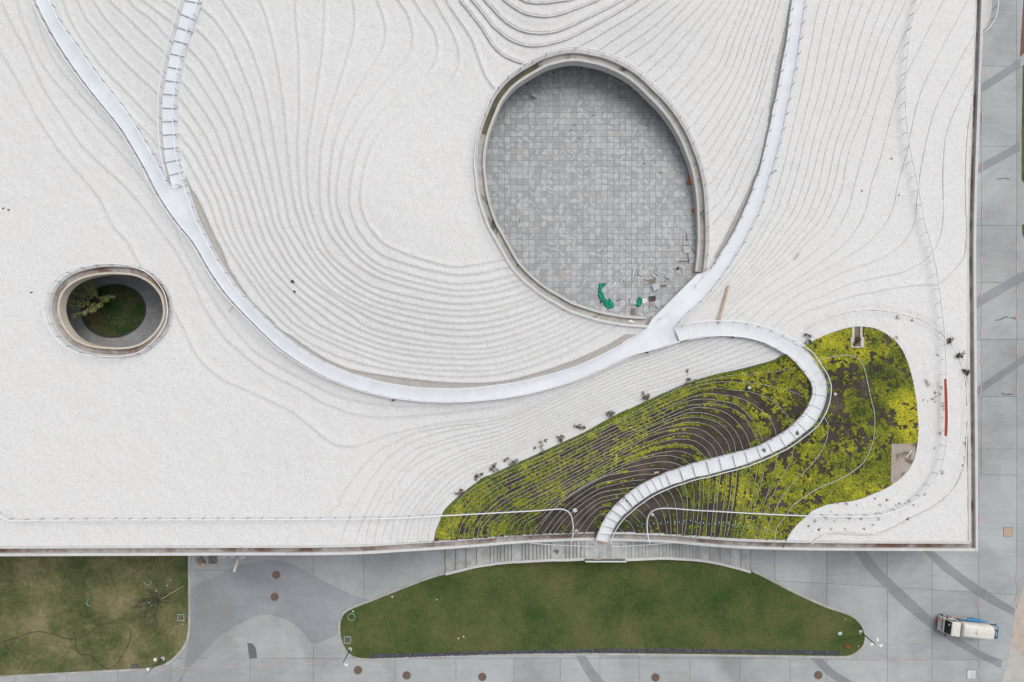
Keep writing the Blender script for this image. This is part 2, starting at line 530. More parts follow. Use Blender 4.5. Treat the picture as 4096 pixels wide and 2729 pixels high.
W4R = Z_jn((130,1265),(230,1180),(325,1085),(400,990),(470,900),(540,800),(610,690),(675,595),(735,480),(790,370),(850,250),(895,135)) \
    + Z_tr((1460,1420),(1500,1300),(1540,1150),(1570,1040),(1595,930),(1620,800),(1645,680),(1675,550),(1700,410),(1725,290),(1745,170)) + A3((262,0),(280,-60))
W4L = Z_jn((425,720),(485,620),(550,520),(610,410),(665,295),(715,180),(765,65)) \
    + Z_tr((1310,1450),(1355,1340),(1385,1215),(1415,1090),(1440,970),(1470,850),(1490,720),(1520,600),(1545,475),(1570,340),(1590,220),(1620,75)) + A3((165,0),(182,-60))
W5O = Z_gr((495,155),(560,140),(640,120),(720,105),(800,97),(900,92),(1000,92),(1100,97),(1210,112),(1310,134),(1420,167),(1530,212),(1640,267)) \
    + Z_ge((600,-90),(660,0),(700,60),(745,135),(775,230),(770,330),(745,440),(700,540),(630,640),(530,720),(440,790),(340,855),(230,910),(120,960)) \
    + Z_en((1520,250),(1405,290),(1290,320),(1180,350),(1070,380),(960,400),(850,435),(740,470),(630,515),(525,565),(425,630),(345,690),(280,745),(230,790),(190,840),(150,900),(120,960),(100,1010),(82,1062))
W5I = Z_gr((530,298),(650,268),(770,245),(880,235),(980,232),(1080,238),(1190,250),(1280,270),(1380,300),(1480,345),(1570,395),(1650,440)) \
    + Z_ge((460,0),(510,55),(560,120),(610,190),(632,260),(628,330),(605,400),(570,470),(510,550),(440,620),(360,690),(270,745),(170,800),(80,845)) \
    + Z_en((1480,125),(1375,150),(1260,180),(1140,210),(1030,238),(915,270),(800,310),(690,345),(575,395),(460,450),(350,515),(250,590),(180,650),(120,720),(70,780),(30,850),(0,910),(-30,990),(-48,1055))

LINES = []   # dicts: pts, h (step height), hi (+1/-1 side), kind soft/edge, w strip width, L decay in px, mat
def line(pts, h, hi, kind, L, w=0.0, mat=None, top=0.03, where='gravel'):
    P = smooth(pts, 7.0)
    LINES.append(dict(P=P, h=h, hi=hi, kind=kind, L=L, w=w, mat=mat, top=top, where=where))
    return P

# big bowl, nineteen soft gravel terraces
st = {
 1: Z_tl((300,1500),(325,1568)), 2: Z_tl((290,1340),(370,1450)), 3: Z_tl((285,1150),(360,1240),(440,1350),(500,1450)),
 4: Z_tl((295,985),(370,1080),(440,1180),(510,1280),(580,1400)), 5: Z_tl((315,815),(390,900),(470,1010),(550,1120),(620,1230),(680,1340)),
 6: Z_tl((350,645),(430,720),(500,830),(580,950),(650,1060),(720,1180),(780,1300),(830,1440)),
 7: Z_tl((395,495),(480,580),(560,680),(620,780),(700,910),(770,1040),(830,1180),(880,1300),(925,1430)),
 8: Z_tl((455,285),(570,390),(650,490),(720,610),(790,760),(860,910),(920,1040),(965,1180),(1010,1330)),
 9: Z_tl((515,75),(640,190),(740,320),(820,450),(890,610),(950,750),(1010,900),(1060,1060),(1110,1260),(1140,1440)),
 10: Z_tl((700,-60),(730,0),(870,210),(980,400),(1060,600),(1110,740),(1160,900),(1195,1080),(1230,1270)),
 11: Z_tl((1080,-60),(1105,0),(1160,130),(1220,340),(1260,520),(1310,780),(1345,1010),(1370,1260)),
 12: Z_tl((1460,-60),(1465,0),(1475,200),(1495,400),(1505,600),(1507,900),(1505,1200)),
 13: Z_tl((1764,-60),(1762,0),(1755,350),(1730,600),(1690,870),(1650,1120),(1615,1330)),
 14: A1((660,-60),(668,0),(683,120),(670,250),(620,430),(560,620),(510,780),(470,940)),
 15: A1((800,-60),(835,0),(885,150),(893,230),(870,340),(800,460),(700,620),(630,750),(570,900)),
 16: A1((930,-60),(975,0),(1040,90),(1075,200),(1080,300),(1050,390),(960,490),(830,640),(740,760),(680,860),(620,980)),
 17: A1((1040,-60),(1085,0),(1150,100),(1230,220),(1255,350),(1230,440),(1170,520),(1000,640),(900,740),(800,850),(740,950)),
 18: A1((1180,-60),(1225,0),(1300,130),(1370,260),(1400,400),(1380,500),(1330,570),(1150,660),(1030,740),(900,860),(830,950)),
}
y600 = dict(zip(range(1, 15), [310,425,530,635,740,850,950,1060,1165,1270,1390,1492,1592,1732]))
y600 = {k: 600 + v / 2.5214 for k, v in y600.items()}
y600.update({15: 1331.6, 16: 1375, 17: 1433, 18: 1480})
y798 = dict(zip(range(0, 15), [490,590,680,765,850,935,1025,1105,1190,1275,1365,1455,1530,1605,1717]))
y798 = {k: 600 + v / 2.5214 for k, v in y798.items()}
y798.update({15: 1319, 16: 1347, 17: 1398, 18: 1442})
y950 = {0: 95, 1: 205, 2: 320, 3: 440, 4: 570, 5: 710, 6: 850}
zbm = {1: [(0,1340),(210,1568)], 2: [(0,1180),(200,1390),(380,1568)], 3: [(0,1030),(200,1240),(380,1430),(540,1568)], 4: [(0,880),(200,1080),(400,1270),(600,1440),(760,1568)],
 5: [(0,690),(150,850),(300,1010),(500,1190),(700,1340),(1000,1568)], 6: [(0,450),(100,600),(230,790),(340,910),(480,1040),(700,1210),(900,1350),(1240,1568)],
 7: [(0,200),(110,380),(220,560),(350,750),(500,890),(700,1060),(950,1230),(1250,1420),(1440,1568)], 8: [(40,0),(80,90),(160,220),(230,380),(340,560),(500,740),(640,880),(900,1070),(1250,1300)],
 9: [(150,0),(260,190),(380,390),(500,580),(680,790),(860,970),(1200,1190)], 10: [(290,0),(400,190),(520,370),(640,560),(800,760),(1000,950),(1300,1140)],
 11: [(455,0),(540,200),(620,380),(740,560),(900,740),(1100,920),(1350,1070)], 12: [(565,0),(640,180),(730,370),(850,520),(1000,680),(1200,840),(1450,1000)],
 13: [(685,0),(750,180),(850,380),(960,520),(1100,640),(1300,790),(1500,920)], 14: [(840,0),(930,180),(1080,370),(1250,560),(1450,710)],
 15: [(980,0),(1060,150),(1200,330),(1400,530),(1600,680)], 16: [(1130,0),(1220,180),(1400,400),(1600,570)], 17: [(1310,0),(1420,180),(1580,360)], 18: [(1500,0),(1600,130)]}
x1540 = [1501,1475,1451,1428,1401,1379,1353,1329,1294,1266,1240,1216,1190,1160,1119,1094,1066,1025,976]
x1800 = [1335,1275,1215,1158,1093,1043,990,940,865,800,733,660,605,537,458,398,335,240,165]
ends = [[(500,1325),(900,1230),(1300,1090),(1600,950),(1765,850)],[(500,1250),(900,1140),(1200,1020),(1700,750)],[(500,1195),(1100,985),(1620,730)],[(500,1140),(1100,925),(1540,700)],
 [(450,1075),(1000,900),(1460,680)],[(450,1025),(950,860),(1390,660)],[(450,975),(900,830),(1310,645)],[(400,920),(900,765),(1240,610)],[(400,850),(850,715),(1170,575)],
 [(400,780),(800,668),(1110,545)],[(400,715),(750,622),(1040,510)],[(350,650),(700,560),(960,465)],[(350,590),(650,525),(900,430)],[(300,530),(600,468),(850,395)],
 [(300,450),(550,405),(790,330)],[(300,395),(500,362),(740,290)],[(300,325),(500,288),(680,240)],[(250,240),(430,205),(610,165)],[(200,155),(400,122),(555,90)]]
L0 = None
for k in range(0, 19):
    pts = list(st.get(k, Z_ml((350,250),(430,400))))
    if k in y600: pts.append((y600[k], 600.0))
    pts.append((y798[k], 798.3))
    if k in y950: pts += Z_a((y950[k], 0))
    if k == 0: pts += Z_a((180,160),(250,330),(310,480),(400,620),(540,830),(650,980)) + Z_c((0,330),(120,450),(320,580),(520,715),(700,835),(900,945),(1100,1037),(1300,1098))
    else: pts += Z_b(*zbm[k])
    if k == 1: pts += Z_c((300,460),(450,580),(600,680),(800,780),(1050,890),(1300,965))
    pts.append((1540.0, float(x1540[k])))
    pts.append((1800.0, 1000 + x1800[k] / 2.5214))
    pts += Z_bc(*ends[k])
    P = line(pts, 0.165, -1, 'soft', 22.0, 0.022, 'edging_steel')
    if k == 0: L0 = P
# between the two upper left walkways
for p in ([(400,-40),(435,0),(480,120),(560,260),(680,430),(800,560),(920,680),(1020,790),(1100,880)], [(490,-40),(530,0),(600,130),(720,270),(830,400),(950,520),(1050,610),(1115,680)],
          [(600,-40),(640,0),(740,140),(860,270),(980,390),(1080,480),(1130,530)], [(720,-40),(780,30),(880,120),(1000,240),(1100,330),(1150,375)],
          [(860,-30),(930,50),(1050,140),(1140,240),(1190,290)], [(930,-40),(980,0),(1100,90),(1215,175)], [(1080,-40),(1130,0),(1245,80)],
          [(380,100),(470,300),(620,480),(760,650),(900,800),(1000,900),(1110,1030)]):
    line(A0(*p), 0.15, -1, 'soft', 20.0, 0.02, 'edging_steel')
# left flank, long soft lines that run on below the walkway
line(A0((-60,240),(0,350),(70,460),(160,620),(240,780),(330,920),(420,1050),(520,1170),(620,1280),(700,1390),(790,1568)) + B0((880,100),(950,230),(985,290)), 0.13, -1, 'soft', 34.0, 0.018, 'edging_steel')
line(B0((1200,575),(1280,720),(1350,870),(1430,960),(1560,1060),(1700,1120)) + B1((130,1210),(250,1270)) + Z_gl((0,510),(80,560),(160,590),(240,595),(340,580),(450,545),(560,500),(700,460),(850,425),(1000,395),(1150,365),(1400,335),(1600,310),(1765,285))
     + Z_gr((0,470),(300,385),(560,290)), 0.13, -1, 'soft', 30.0, 0.018, 'edging_steel')
line(A0((-40,-100),(35,60),(100,200),(170,320),(230,450),(300,600),(400,760),(480,880),(590,1030),(720,1150),(850,1270),(960,1390),(1090,1568)) + B0((1200,140),(1270,260),(1330,380),(1400,530),(1470,640),(1560,770),(1650,850)) + B1((0,945),(150,1040),(300,1110),(450,1200))
     + Z_gl((120,205),(250,255),(400,285),(560,298),(800,292),(1000,275),(1300,250),(1500,220),(1765,190)) + Z_gc((400,650),(850,490),(1000,445)), 0.13, -1, 'soft', 30.0, 0.018, 'edging_steel')
line(A0((90,-60),(120,0),(150,120),(210,260),(280,420),(350,520),(470,660),(600,800),(720,930),(840,1060),(960,1200),(1080,1350),(1190,1510)) + B0((1260,130),(1320,240),(1400,380),(1480,500),(1560,620),(1680,770)) + B1((0,860),(150,950)) + Z_gl((20,40),(160,95),(300,130),(450,155),(600,175),(800,188),(1050,188),(1300,172)), 0.12, -1, 'soft', 24.0, 0.02, 'edging_steel')
line(A0((215,-60),(230,30),(310,280),(380,420),(470,540),(560,650),(680,780),(780,880),(860,960),(960,1090),(1080,1250)), 0.12, -1, 'soft', 18.0, 0.02, 'edging_steel')
# hill at the top centre: upright concrete risers
for p in ([(370,-60),(370,0),(450,105),(540,220),(600,300),(660,400),(740,510),(820,580),(920,630),(1050,672)],
          [(460,-50),(490,0),(560,80),(640,180),(710,270),(790,340),(880,410),(980,455),(1080,480),(1170,482),(1290,465),(1420,432),(1530,392),(1650,330),(1780,262),(1920,185),(2060,105),(2210,10),(2300,-50)],
          [(590,-50),(625,0),(700,80),(780,170),(860,240),(950,295),(1060,335),(1180,350),(1300,345),(1400,325),(1500,285),(1640,220),(1780,150),(1900,90),(2060,5),(2150,-50)],
          [(780,-50),(830,0),(890,50),(960,95),(1040,140),(1140,165),(1250,175),(1340,168),(1440,145),(1560,100),(1680,55),(1800,5),(1900,-50)],
          [(960,-40),(1020,0),(1070,22),(1140,32),(1240,32),(1350,22),(1440,10),(1520,0),(1620,-40)]):
    line(Z_top(*p), 0.24, -1, 'edge', 26.0, 0.14, 'riser_concrete', 0.0)
line(A1((1310,-60),(1310,0),(1400,140),(1480,260),(1530,390),(1580,520),(1640,610)), 0.24, -1, 'soft', 24.0, 0.022, 'edging_steel')
# thin edged terraces from the courtyard rim to the right walkway
RL = [
 Z_top((1555,518),(1640,475),(1800,390),(1960,290),(2120,200),(2354,40)) + A2((980,0),(1040,-60)),
 Z_top((1790,550),(1900,475),(2050,375),(2200,270),(2354,150)) + A2((1080,0),(1130,-60)),
 Z_top((1940,597),(2050,520),(2180,430),(2354,310)) + A2((1180,0),(1230,-60)),
 Z_tr((0,205),(150,110),(300,0)) + A2((1240,0),(1290,-60)),
 Z_tr((125,300),(300,155),(440,0)) + A2((1330,0),(1370,-60)),
 Z_tr((215,360),(400,190),(590,0)) + A2((1400,0),(1440,-60)),
 Z_tr((310,445),(500,260),(690,0)) + A2((1460,0),(1490,-60)),
 Z_tr((420,540),(640,300),(830,0)) + A2((1512,0),(1535,-60)),
 Z_tr((500,620),(700,390),(880,150),(940,0)) + A2((1560,0),(1580,-60)),
 Z_tr((570,700),(760,480),(940,280),(1050,0)) + A2((1605,0),(1620,-60)),
 Z_tr((640,790),(830,530),(1000,300),(1115,0)) + A2((1645,0),(1660,-60)),
 Z_tr((690,890),(900,600),(1070,330),(1190,0)) + A2((1692,0),(1705,-60)),
 Z_tr((740,1000),(980,650),(1150,320),(1260,0)) + A2((1735,0),(1748,-60)),
 Z_tr((780,1100),(1040,720),(1220,350),(1330,0)) + A3((20,0),(30,-60)),
 Z_tr((805,1220),(1000,920),(1180,600),(1300,320),(1400,0)) + A3((55,0),(65,-60)),
 Z_tr((830,1340),(1050,990),(1250,610),(1380,250),(1455,0)) + A3((85,0),(95,-60)),
 Z_tr((845,1500),(1000,1280),(1200,910),(1340,560),(1450,150),(1500,0)),
 Z_tr((900,1568),(1090,1230),(1270,880),(1400,500),(1500,180)),
 Z_jn((370,230),(520,60)) + Z_tr((1150,1300),(1300,1000),(1400,700)),
 Z_jn((380,380),(560,150)) + Z_tr((1220,1330),(1340,1080)),
]
for p in RL:
    line(p, 0.09, -1, 'edge', 12.0, 0.03, 'edging_steel')
# right of the right walkway
SX461 = [3181,3217,3276,3298,3326,3362,3395,3429,3465,3500,3548,3588,3655,3703,3770]
S9 = [(3475,0),(3440,230)]
outer = {
 9: [(3395,610)] + Z_rm((175,0),(130,130),(60,270),(0,380)) + Z_jn((1330,560),(1100,800),(950,905),(800,1020),(640,1150),(500,1290),(440,1345)),
 10: [(3452,620)] + Z_rm((290,0),(250,170),(170,350),(40,530)) + Z_jn((1512,560),(1300,740),(1000,950),(760,1130),(520,1340)),
 11: [(3525,620)] + Z_rm((460,0),(420,200),(370,330),(270,490),(130,630),(0,730)) + Z_jn((1240,920),(900,1130),(600,1330)),
 12: [(3625,620)] + Z_rm((730,0),(690,200),(620,350),(490,510),(330,640),(150,740),(0,830)) + Z_jn((1200,1010),(940,1170),(740,1350)),
 13: [(3690,640)] + Z_rm((935,55),(925,150),(915,310),(860,460),(750,600),(560,720),(370,790),(150,870),(0,950)) + Z_jn((1250,1080),(1100,1190),(860,1390)),
 14: [(3775,620)] + Z_rm((1190,0),(1190,330),(1160,500),(1090,650),(980,755),(800,850),(560,905),(280,965),(100,1040),(0,1090)) + Z_jn((1300,1170),(1150,1260),(980,1420)),
 15: Z_rm((1415,0),(1425,500),(1400,700),(1340,790),(1200,940),(1150,975),(900,990),(680,1020),(500,1055),(270,1100),(0,1190)) + Z_jn((1300,1265),(1100,1390)),
}
upper = {9: [(3640,-30),(3545,180),(3478,400)], 10: [(3700,-20),(3600,180),(3520,380)], 11: [(3790,-30),(3690,170),(3590,380)], 12: [(3890,-30),(3770,190),(3680,380)],
         13: [(3895,140),(3820,280),(3740,440)], 14: [(3893,300),(3840,400),(3790,520)], 15: [(3885,420),(3868,560)]}
SL = {k: upper[k] + v for k, v in outer.items()}
s9 = smooth(SL[9], 7.0)
w4 = smooth(W4R, 7.0)[::-1]
n9 = 160
a9, b9 = resample(s9, n=n9), resample(w4, n=n9)
for k in range(1, 9):
    f = (k + 0.25) / 9.25
    mix = b9 * (1 - f) + a9 * f
    wob = 2.2 * np.sin(np.linspace(0, 9, n9) * (1 + 0.13 * k) + k * 1.7)
    mix[:, 0] += wob
    SL[k] = [tuple(q) for q in mix[::10]]
for k in sorted(SL):
    line(SL[k], 0.06, +1, 'edge', 12.0, 0.026, 'edging_steel')
line(Z_jn((1300,1440)) + Z_rm((0,1330),(240,1255),(430,1235),(600,1245),(760,1275),(960,1330),(1130,1440),(1230,1530)) + B3((1290,850),(1330,950),(1360,1050),(1370,1180),(1375,1300),(1365,1450)) + C3((1360,0),(1345,90),(1310,180),(1250,270),(1180,330),(1080,390),(960,450),(850,510),(760,540),(640,545),(500,538),(420,545),(350,570),(300,612)), 0.22, +1, 'edge', 24.0, 0.16, 'riser_concrete', 0.02)
# between the main walkway and the planting
GF = {3: [(45,1310),(60,1250),(100,1205),(155,1190),(165,1100),(200,1040),(290,920),(380,800),(470,705),(560,630),(680,565),(800,505),(920,460),(1100,420),(1300,385),(1765,320)],
 4: [(160,1568),(245,1310),(320,1170),(400,1030),(460,930),(540,830),(640,710),(760,620),(900,540),(1050,490),(1240,440),(1500,395),(1765,350)],
 5: [(310,1568),(380,1340),(440,1220),(520,1060),(600,920),(690,810),(800,710),(930,615),(1100,560),(1300,500),(1500,450),(1765,390)],
 6: [(410,1568),(450,1380),(540,1160),(640,1010),(720,900),(840,780),(980,660),(1150,590),(1400,520),(1765,435)],
 7: [(500,1568),(530,1400),(620,1170),(680,1145),(695,1060),(800,890),(920,780),(1060,700),(1250,620),(1500,545),(1765,478)],
 8: [(570,1560),(640,1330),(740,1150),(880,980),(1000,850),(1150,750),(1300,680),(1500,600),(1765,520)],
 9: [(660,1560),(700,1360),(800,1170),(950,985),(1100,850),(1300,730),(1500,645),(1765,560)],
 10: [(725,1560),(770,1350),(890,1150),(1050,960),(1200,840),(1400,725),(1600,655),(1765,600)],
 11: [(780,1560),(850,1310),(980,1130),(1150,940),(1300,830),(1500,720),(1765,638)],
 12: [(830,1560),(905,1310),(1060,1080),(1250,890),(1450,770),(1765,668)],
 13: [(930,1560),(970,1310),(1130,1090),(1330,900),(1550,780),(1765,700)],
 14: [(970,1560),(1030,1300),(1200,1075),(1400,915),(1600,815),(1765,735)],
 15: [(1040,1555),(1085,1300),(1250,1095),(1450,940),(1620,850)]}
GE = {3: [(0,510),(300,410),(680,262)], 4: [(0,550),(400,410),(790,243)], 5: [(0,590),(450,430),(890,236)], 6: [(0,630),(500,440),(990,236)], 7: [(0,670),(500,490),(1090,242)], 8: [(0,710),(600,490),(1190,255)],
      9: [(0,745),(600,540),(1280,275)], 10: [(0,785),(600,590),(1370,300)], 11: [(0,820),(600,640),(1450,335)], 12: [(0,860),(500,700),(1000,560),(1520,375)], 13: [(0,895),(400,780),(800,640),(1300,510)], 14: [(0,930),(300,840),(600,740)]}
for k, p in GF.items():
    line(Z_gl(*p) + (Z_gr(*GE[k]) if k in GE else []), 0.075, -1, 'edge', 9.0, 0.026, 'edging_steel')

# planting bed boundary
GREEN = Z_gl((1085,1610),(1100,1550),(1120,1450),(1160,1350),(1200,1250),(1290,1150),(1400,1060),(1500,980),(1620,900)) + Z_gc((150,1390),(350,1300),(600,1190),(850,1075),(1100,960),(1350,820),(1550,720)) \
    + Z_gr((0,995),(250,880),(500,765),(700,690),(900,630),(1150,575),(1350,525),(1500,480),(1600,430)) \
    + B3((130,885),(250,820),(340,770),(450,725),(560,692),(650,685),(740,700),(820,740),(880,790),(930,860),(970,960),(1000,1080),(1020,1200),(1030,1320)) \
    + Z_ge((1695,650),(1680,850),(1640,1000),(1560,1120),(1430,1230),(1250,1320),(1050,1390),(900,1410),(750,1440),(600,1510)) + C3((290,395),(240,440),(180,500),(140,560),(118,605),(105,640))
GREENP = smooth(GREEN, 7.0)
LINES.append(dict(P=GREENP, h=0.0, hi=1, kind='edge', L=9.0, w=0.07, mat='edging_dark', top=0.05, where='soil'))
# planting terraces left of the loop stair
VR = {2: [(1765,550),(1500,600),(1200,628),(1000,645),(800,690),(600,750),(500,790),(0,1050)], 3: [(1765,830),(1600,770),(1400,730),(1200,708),(1000,700),(850,712),(700,750),(550,820),(300,930),(0,1075)],
 4: [(1680,1120),(1620,1020),(1520,920),(1400,850),(1250,800),(1100,785),(950,765),(830,758),(720,780),(600,840),(400,925),(0,1110)],
 5: [(1525,1240),(1500,1150),(1450,1060),(1350,970),(1250,905),(1130,855),(1000,835),(870,820),(750,830),(600,880),(300,1010),(0,1150)],
 6: [(1385,1300),(1350,1200),(1300,1110),(1220,1010),(1120,930),(1000,900),(850,875),(700,880),(550,925),(300,1050),(0,1185)],
 7: [(1335,1325),(1290,1200),(1220,1080),(1140,1000),(1030,950),(900,922),(750,925),(600,950),(300,1090),(0,1218)],
 8: [(1265,1355),(1220,1230),(1150,1130),(1070,1050),(960,990),(830,962),(700,960),(550,1010),(300,1120),(0,1250)],
 9: [(1190,1380),(1150,1270),(1090,1170),(1000,1090),(880,1035),(760,1010),(640,1015),(450,1080),(200,1180),(0,1285)],
 10: [(1115,1400),(1095,1300),(1040,1200),(950,1120),(850,1080),(700,1055),(600,1065),(400,1130),(200,1220),(0,1320)],
 11: [(1060,1415),(1030,1310),(960,1220),(870,1150),(760,1115),(640,1105),(520,1130),(300,1200),(0,1350)],
 12: [(1000,1435),(970,1370),(900,1280),(830,1220),(740,1175),(620,1163),(480,1180),(250,1250),(0,1380)],
 13: [(935,1455),(890,1360),(800,1280),(700,1230),(600,1215),(480,1225),(250,1300),(0,1410)], 14: [(875,1470),(810,1370),(720,1305),(620,1280),(500,1280),(300,1325),(0,1445)],
 15: [(820,1480),(760,1410),(680,1350),(560,1328),(440,1335),(250,1390),(0,1478)], 16: [(730,1500),(640,1425),(530,1398),(420,1405),(250,1440),(0,1512)],
 17: [(650,1530),(570,1475),(460,1445),(350,1445),(200,1475),(0,1540)], 18: [(580,1550),(480,1515),(370,1505),(250,1520),(0,1575)]}
VR2 = {19: [(700,325),(600,315),(400,330),(200,362),(0,402)], 20: [(560,370),(400,375),(200,420),(0,465)], 21: [(455,425),(300,440),(150,475),(0,515)], 22: [(350,500),(200,520),(0,560)],
       23: [(270,560),(130,580),(0,612)], 24: [(190,605),(90,630),(0,655)], 25: [(120,690),(0,705)], 26: [(60,770),(0,775)]}
FX = [65,110,150,210,265,300,355,400,440,500,540,600,670,735,800,860,905,960,1040,1100,1155,1240,1320,1400,1480]
VX = [95,125,155,180,210,245,280,330,380,425,465,505,555,625,690,735,790,855,930,985,1045,1090,1130,1170,1200]
for k in range(2, 27):
    i = k - 2
    pts = Z_gr(*VR[k]) if k in VR else Z_en(*VR2[k])
    fy = 1300 - FX[i] / 1765 * 82
    tail = []
    if k <= 17:
        tail.append((1200 - max(0, k - 12) * 12, 365 + i * 38 + max(0, k - 12) * 3))
        tail.append((250 + i * 54, 850 + i * 12))
        tail.append((FX[i] + 22 + i * 0.6, fy - 130))
    else:
        # short arcs: ease straight from the last traced point to the foot
        q0 = np.array(pts[-1]); q0 = ((q0[0] - 1750) * 2.5214, (q0[1] - 1650) * 2.5214)
        u = (k - 18) / 8.0
        for f_, g_ in ((0.35, 0.22 + 0.03 * u), (0.7, 0.55 + 0.05 * u)):
            tail.append((q0[0] + (FX[i] - q0[0]) * f_, q0[1] + (fy - q0[1]) * g_))
    tail.append((FX[i], fy))
    line(pts + Z_fl(*tail), 0.12, +1, 'edge', 8.0, 0.042, 'edging_pale', 0.02, 'soil')
# planting terraces right of the loop stair
XL = [[(175,905),(270,975)],[(235,820),(300,860),(340,930),(352,965)],[(315,765),(390,840),(425,900),(447,970)],[(345,710),(430,770),(480,850),(510,920),(535,985)],[(430,645),(500,710),(560,810),(590,900),(605,990)],
 [(525,590),(590,670),(640,790),(670,920),(678,995)],[(600,560),(660,640),(695,740),(712,880),(717,1000)],[(685,525),(740,610),(770,740),(780,880),(783,1000)],[(760,495),(815,590),(838,720),(835,860),(822,1005)],
 [(850,465),(875,580),(880,720),(868,870),(845,1005)],[(922,425),(945,560),(945,720),(930,900),(918,1010)],[(1000,425),(1005,560),(990,740),(975,900),(965,1015)],[(1045,405),(1040,600),(1025,780),(1010,920),(998,1020)],
 [(1112,390),(1095,600),(1080,800),(1065,1028)],[(1175,375),(1155,600),(1135,800),(1112,1028)],[(1215,365),(1190,570),(1170,800),(1148,1030)],[(1280,350),(1255,600),(1225,830),(1200,1035)],[(1335,335),(1310,600),(1280,800),(1245,1040)],
 [(1380,320),(1360,560),(1320,800),(1270,1042)],[(1440,305),(1420,520),(1370,820),(1335,1048)],[(1520,280),(1480,540),(1410,830),(1370,1050)],[(1590,250),(1560,480),(1470,820),(1415,1052)],[(1665,215),(1640,400),(1540,760),(1480,1056)],
 [(1788,174),(1765,300),(1690,560),(1600,820),(1545,1060)],[(1953,74),(1943,164),(1903,274),(1823,414),(1743,574),(1680,760),(1635,900),(1592,1062)]]
for p in XL:
    line(Z_en(*p), 0.12, -1, 'edge', 10.0, 0.045, 'edging_pale', 0.02, 'soil')
line(Z_ge((745,540),(785,640),(770,780),(700,920),(600,1050),(480,1170),(360,1300),(280,1430),(220,1560)) + Z_en((1700,880),(1655,1062)), 0.14, -1, 'edge', 16.0, 0.06, 'edging_pale', 0.02, 'soil')
line(B3((330,925),(360,915),(450,890),(540,880),(590,890),(640,930),(670,1010),(700,1150),(720,1230)) + Z_ge((1245,470),(1255,560),(1245,760),(1200,900),(1130,1020),(1000,1120),(850,1200),(700,1260),(560,1350),(420,1450),(350,1560)) + C3((60,500),(40,610)), 0.14, -1, 'edge', 20.0, 0.07, 'edging_pale', 0.06, 'soil')

# rims: traced along the handrails, which stand over the kerbs
OVAL_H = 9.66
RIMRAIL = B2((1345,305),(1358,200),(1365,80)) + A2((1365,1568),(1362,1470),(1358,1380),(1350,1290),(1335,1200),(1315,1115),(1285,1030),(1250,940),(1215,870),(1170,795),(1120,725),(1060,655),(1000,595),(940,535),(870,475),(800,430),(720,390),(640,360),(555,340),(465,325),(380,327),(290,345),(200,375),(120,420),(45,465)) \
    + A1((1730,525),(1680,580),(1630,650),(1590,740),(1555,830),(1525,930),(1510,1030),(1505,1120),(1515,1220),(1525,1310),(1545,1400),(1575,1490)) + B1((1605,0),(1640,60),(1690,150)) \
    + B2((0,275),(100,380),(200,460),(300,520),(400,575),(500,610),(600,640),(700,660),(780,672),(860,678),(935,682))
OVALRAIL = B0((300,570),(305,500),(330,425),(385,355),(460,305),(560,270),(680,252),(800,252),(890,262),(960,285),(1030,325),(1090,385),(1130,450),(1150,530),(1152,600),(1135,670),(1095,740),(1040,800),(970,850),(890,880),(800,892),(700,890),(600,880),(500,850),(430,810),(370,745),(325,670))
def lift(P, z):
    P = np.asarray(P, float)
    k = (H - z) / FPX
    return np.stack([(P[:, 0] - CX) * k, -(P[:, 1] - CY) * k, np.full(len(P), z)], 1)
_rp = smooth(RIMRAIL, 9.0)
_rz = zb(_rp[:, 0], _rp[:, 1])
_rz = np.convolve(np.r_[[_rz[0]] * 10, _rz, [_rz[-1]] * 10], np.ones(21) / 21, 'valid') + 0.05
def lift_v(P, z):
    k = (H - z) / FPX
    return np.stack([(P[:, 0] - CX) * k, -(P[:, 1] - CY) * k, z], 1)
rim_top = lift_v(_rp, _rz + 1.1)            # handrail, world
oval_top = lift(smooth(OVALRAIL, 9.0, True), OVAL_H + 1.25)[:-1]
def at_z(P, z):
    Q = np.array(P); Q[:, 2] = z
    return Q
rim0 = rim_top - np.array([0, 0, 1.1])
oval0 = at_z(oval_top, OVAL_H)
def to_px(P):
    P = np.asarray(P, float)
    k = FPX / (H - P[:, 2])
    return np.stack([CX + P[:, 0] * k, CY - P[:, 1] * k], 1)

# roof outline: the outer coping traced with its real heights
EDGE_B = np.array([(-420,2230,9.9),(0,2226,9.75),(1024,2222,9.4),(1256,2222,9.35),(1454,2216.5,8.9),(1604,2207.8,8.0),(1779,2197,6.9),(1895,2188.6,6.0),(2048,2176,4.6),(2200,2168,3.7),(2380,2161.6,3.05),(2444,2164,3.25),(2678,2172,4.2),(2836,2186,5.7),(2955,2194,6.6),(3100,2199.5,7.1),(3304,2203,7.45),(3594,2204,7.6),(3914,2205,7.7)])
EDGE_R = np.array([(3914,2205,7.7),(3912,1820,7.6),(3906,1364,7.4),(3906,910,7.33),(3918,500,7.9),(3937,0,8.75),(3950,-420,9.3)])
def edge_world(E):
    E = smooth(E, 12.0)
    k = (H - E[:, 2]) / FPX
    return np.stack([(E[:, 0] - CX) * k, -(E[:, 1] - CY) * k, E[:, 2]], 1)
YB = float(np.mean(edge_world(EDGE_B)[:, 1]))
XR = float(np.mean(edge_world(EDGE_R)[:, 0]))
eb = edge_world(EDGE_B); eb[:, 1] = YB
er = edge_world(EDGE_R); er[:, 0] = XR
eb = eb[eb[:, 0] < XR]; eb = np.vstack([eb, [XR, YB, 7.7]])
er = er[er[:, 1] > YB]; er = np.vstack([[XR, YB, 7.7], er])

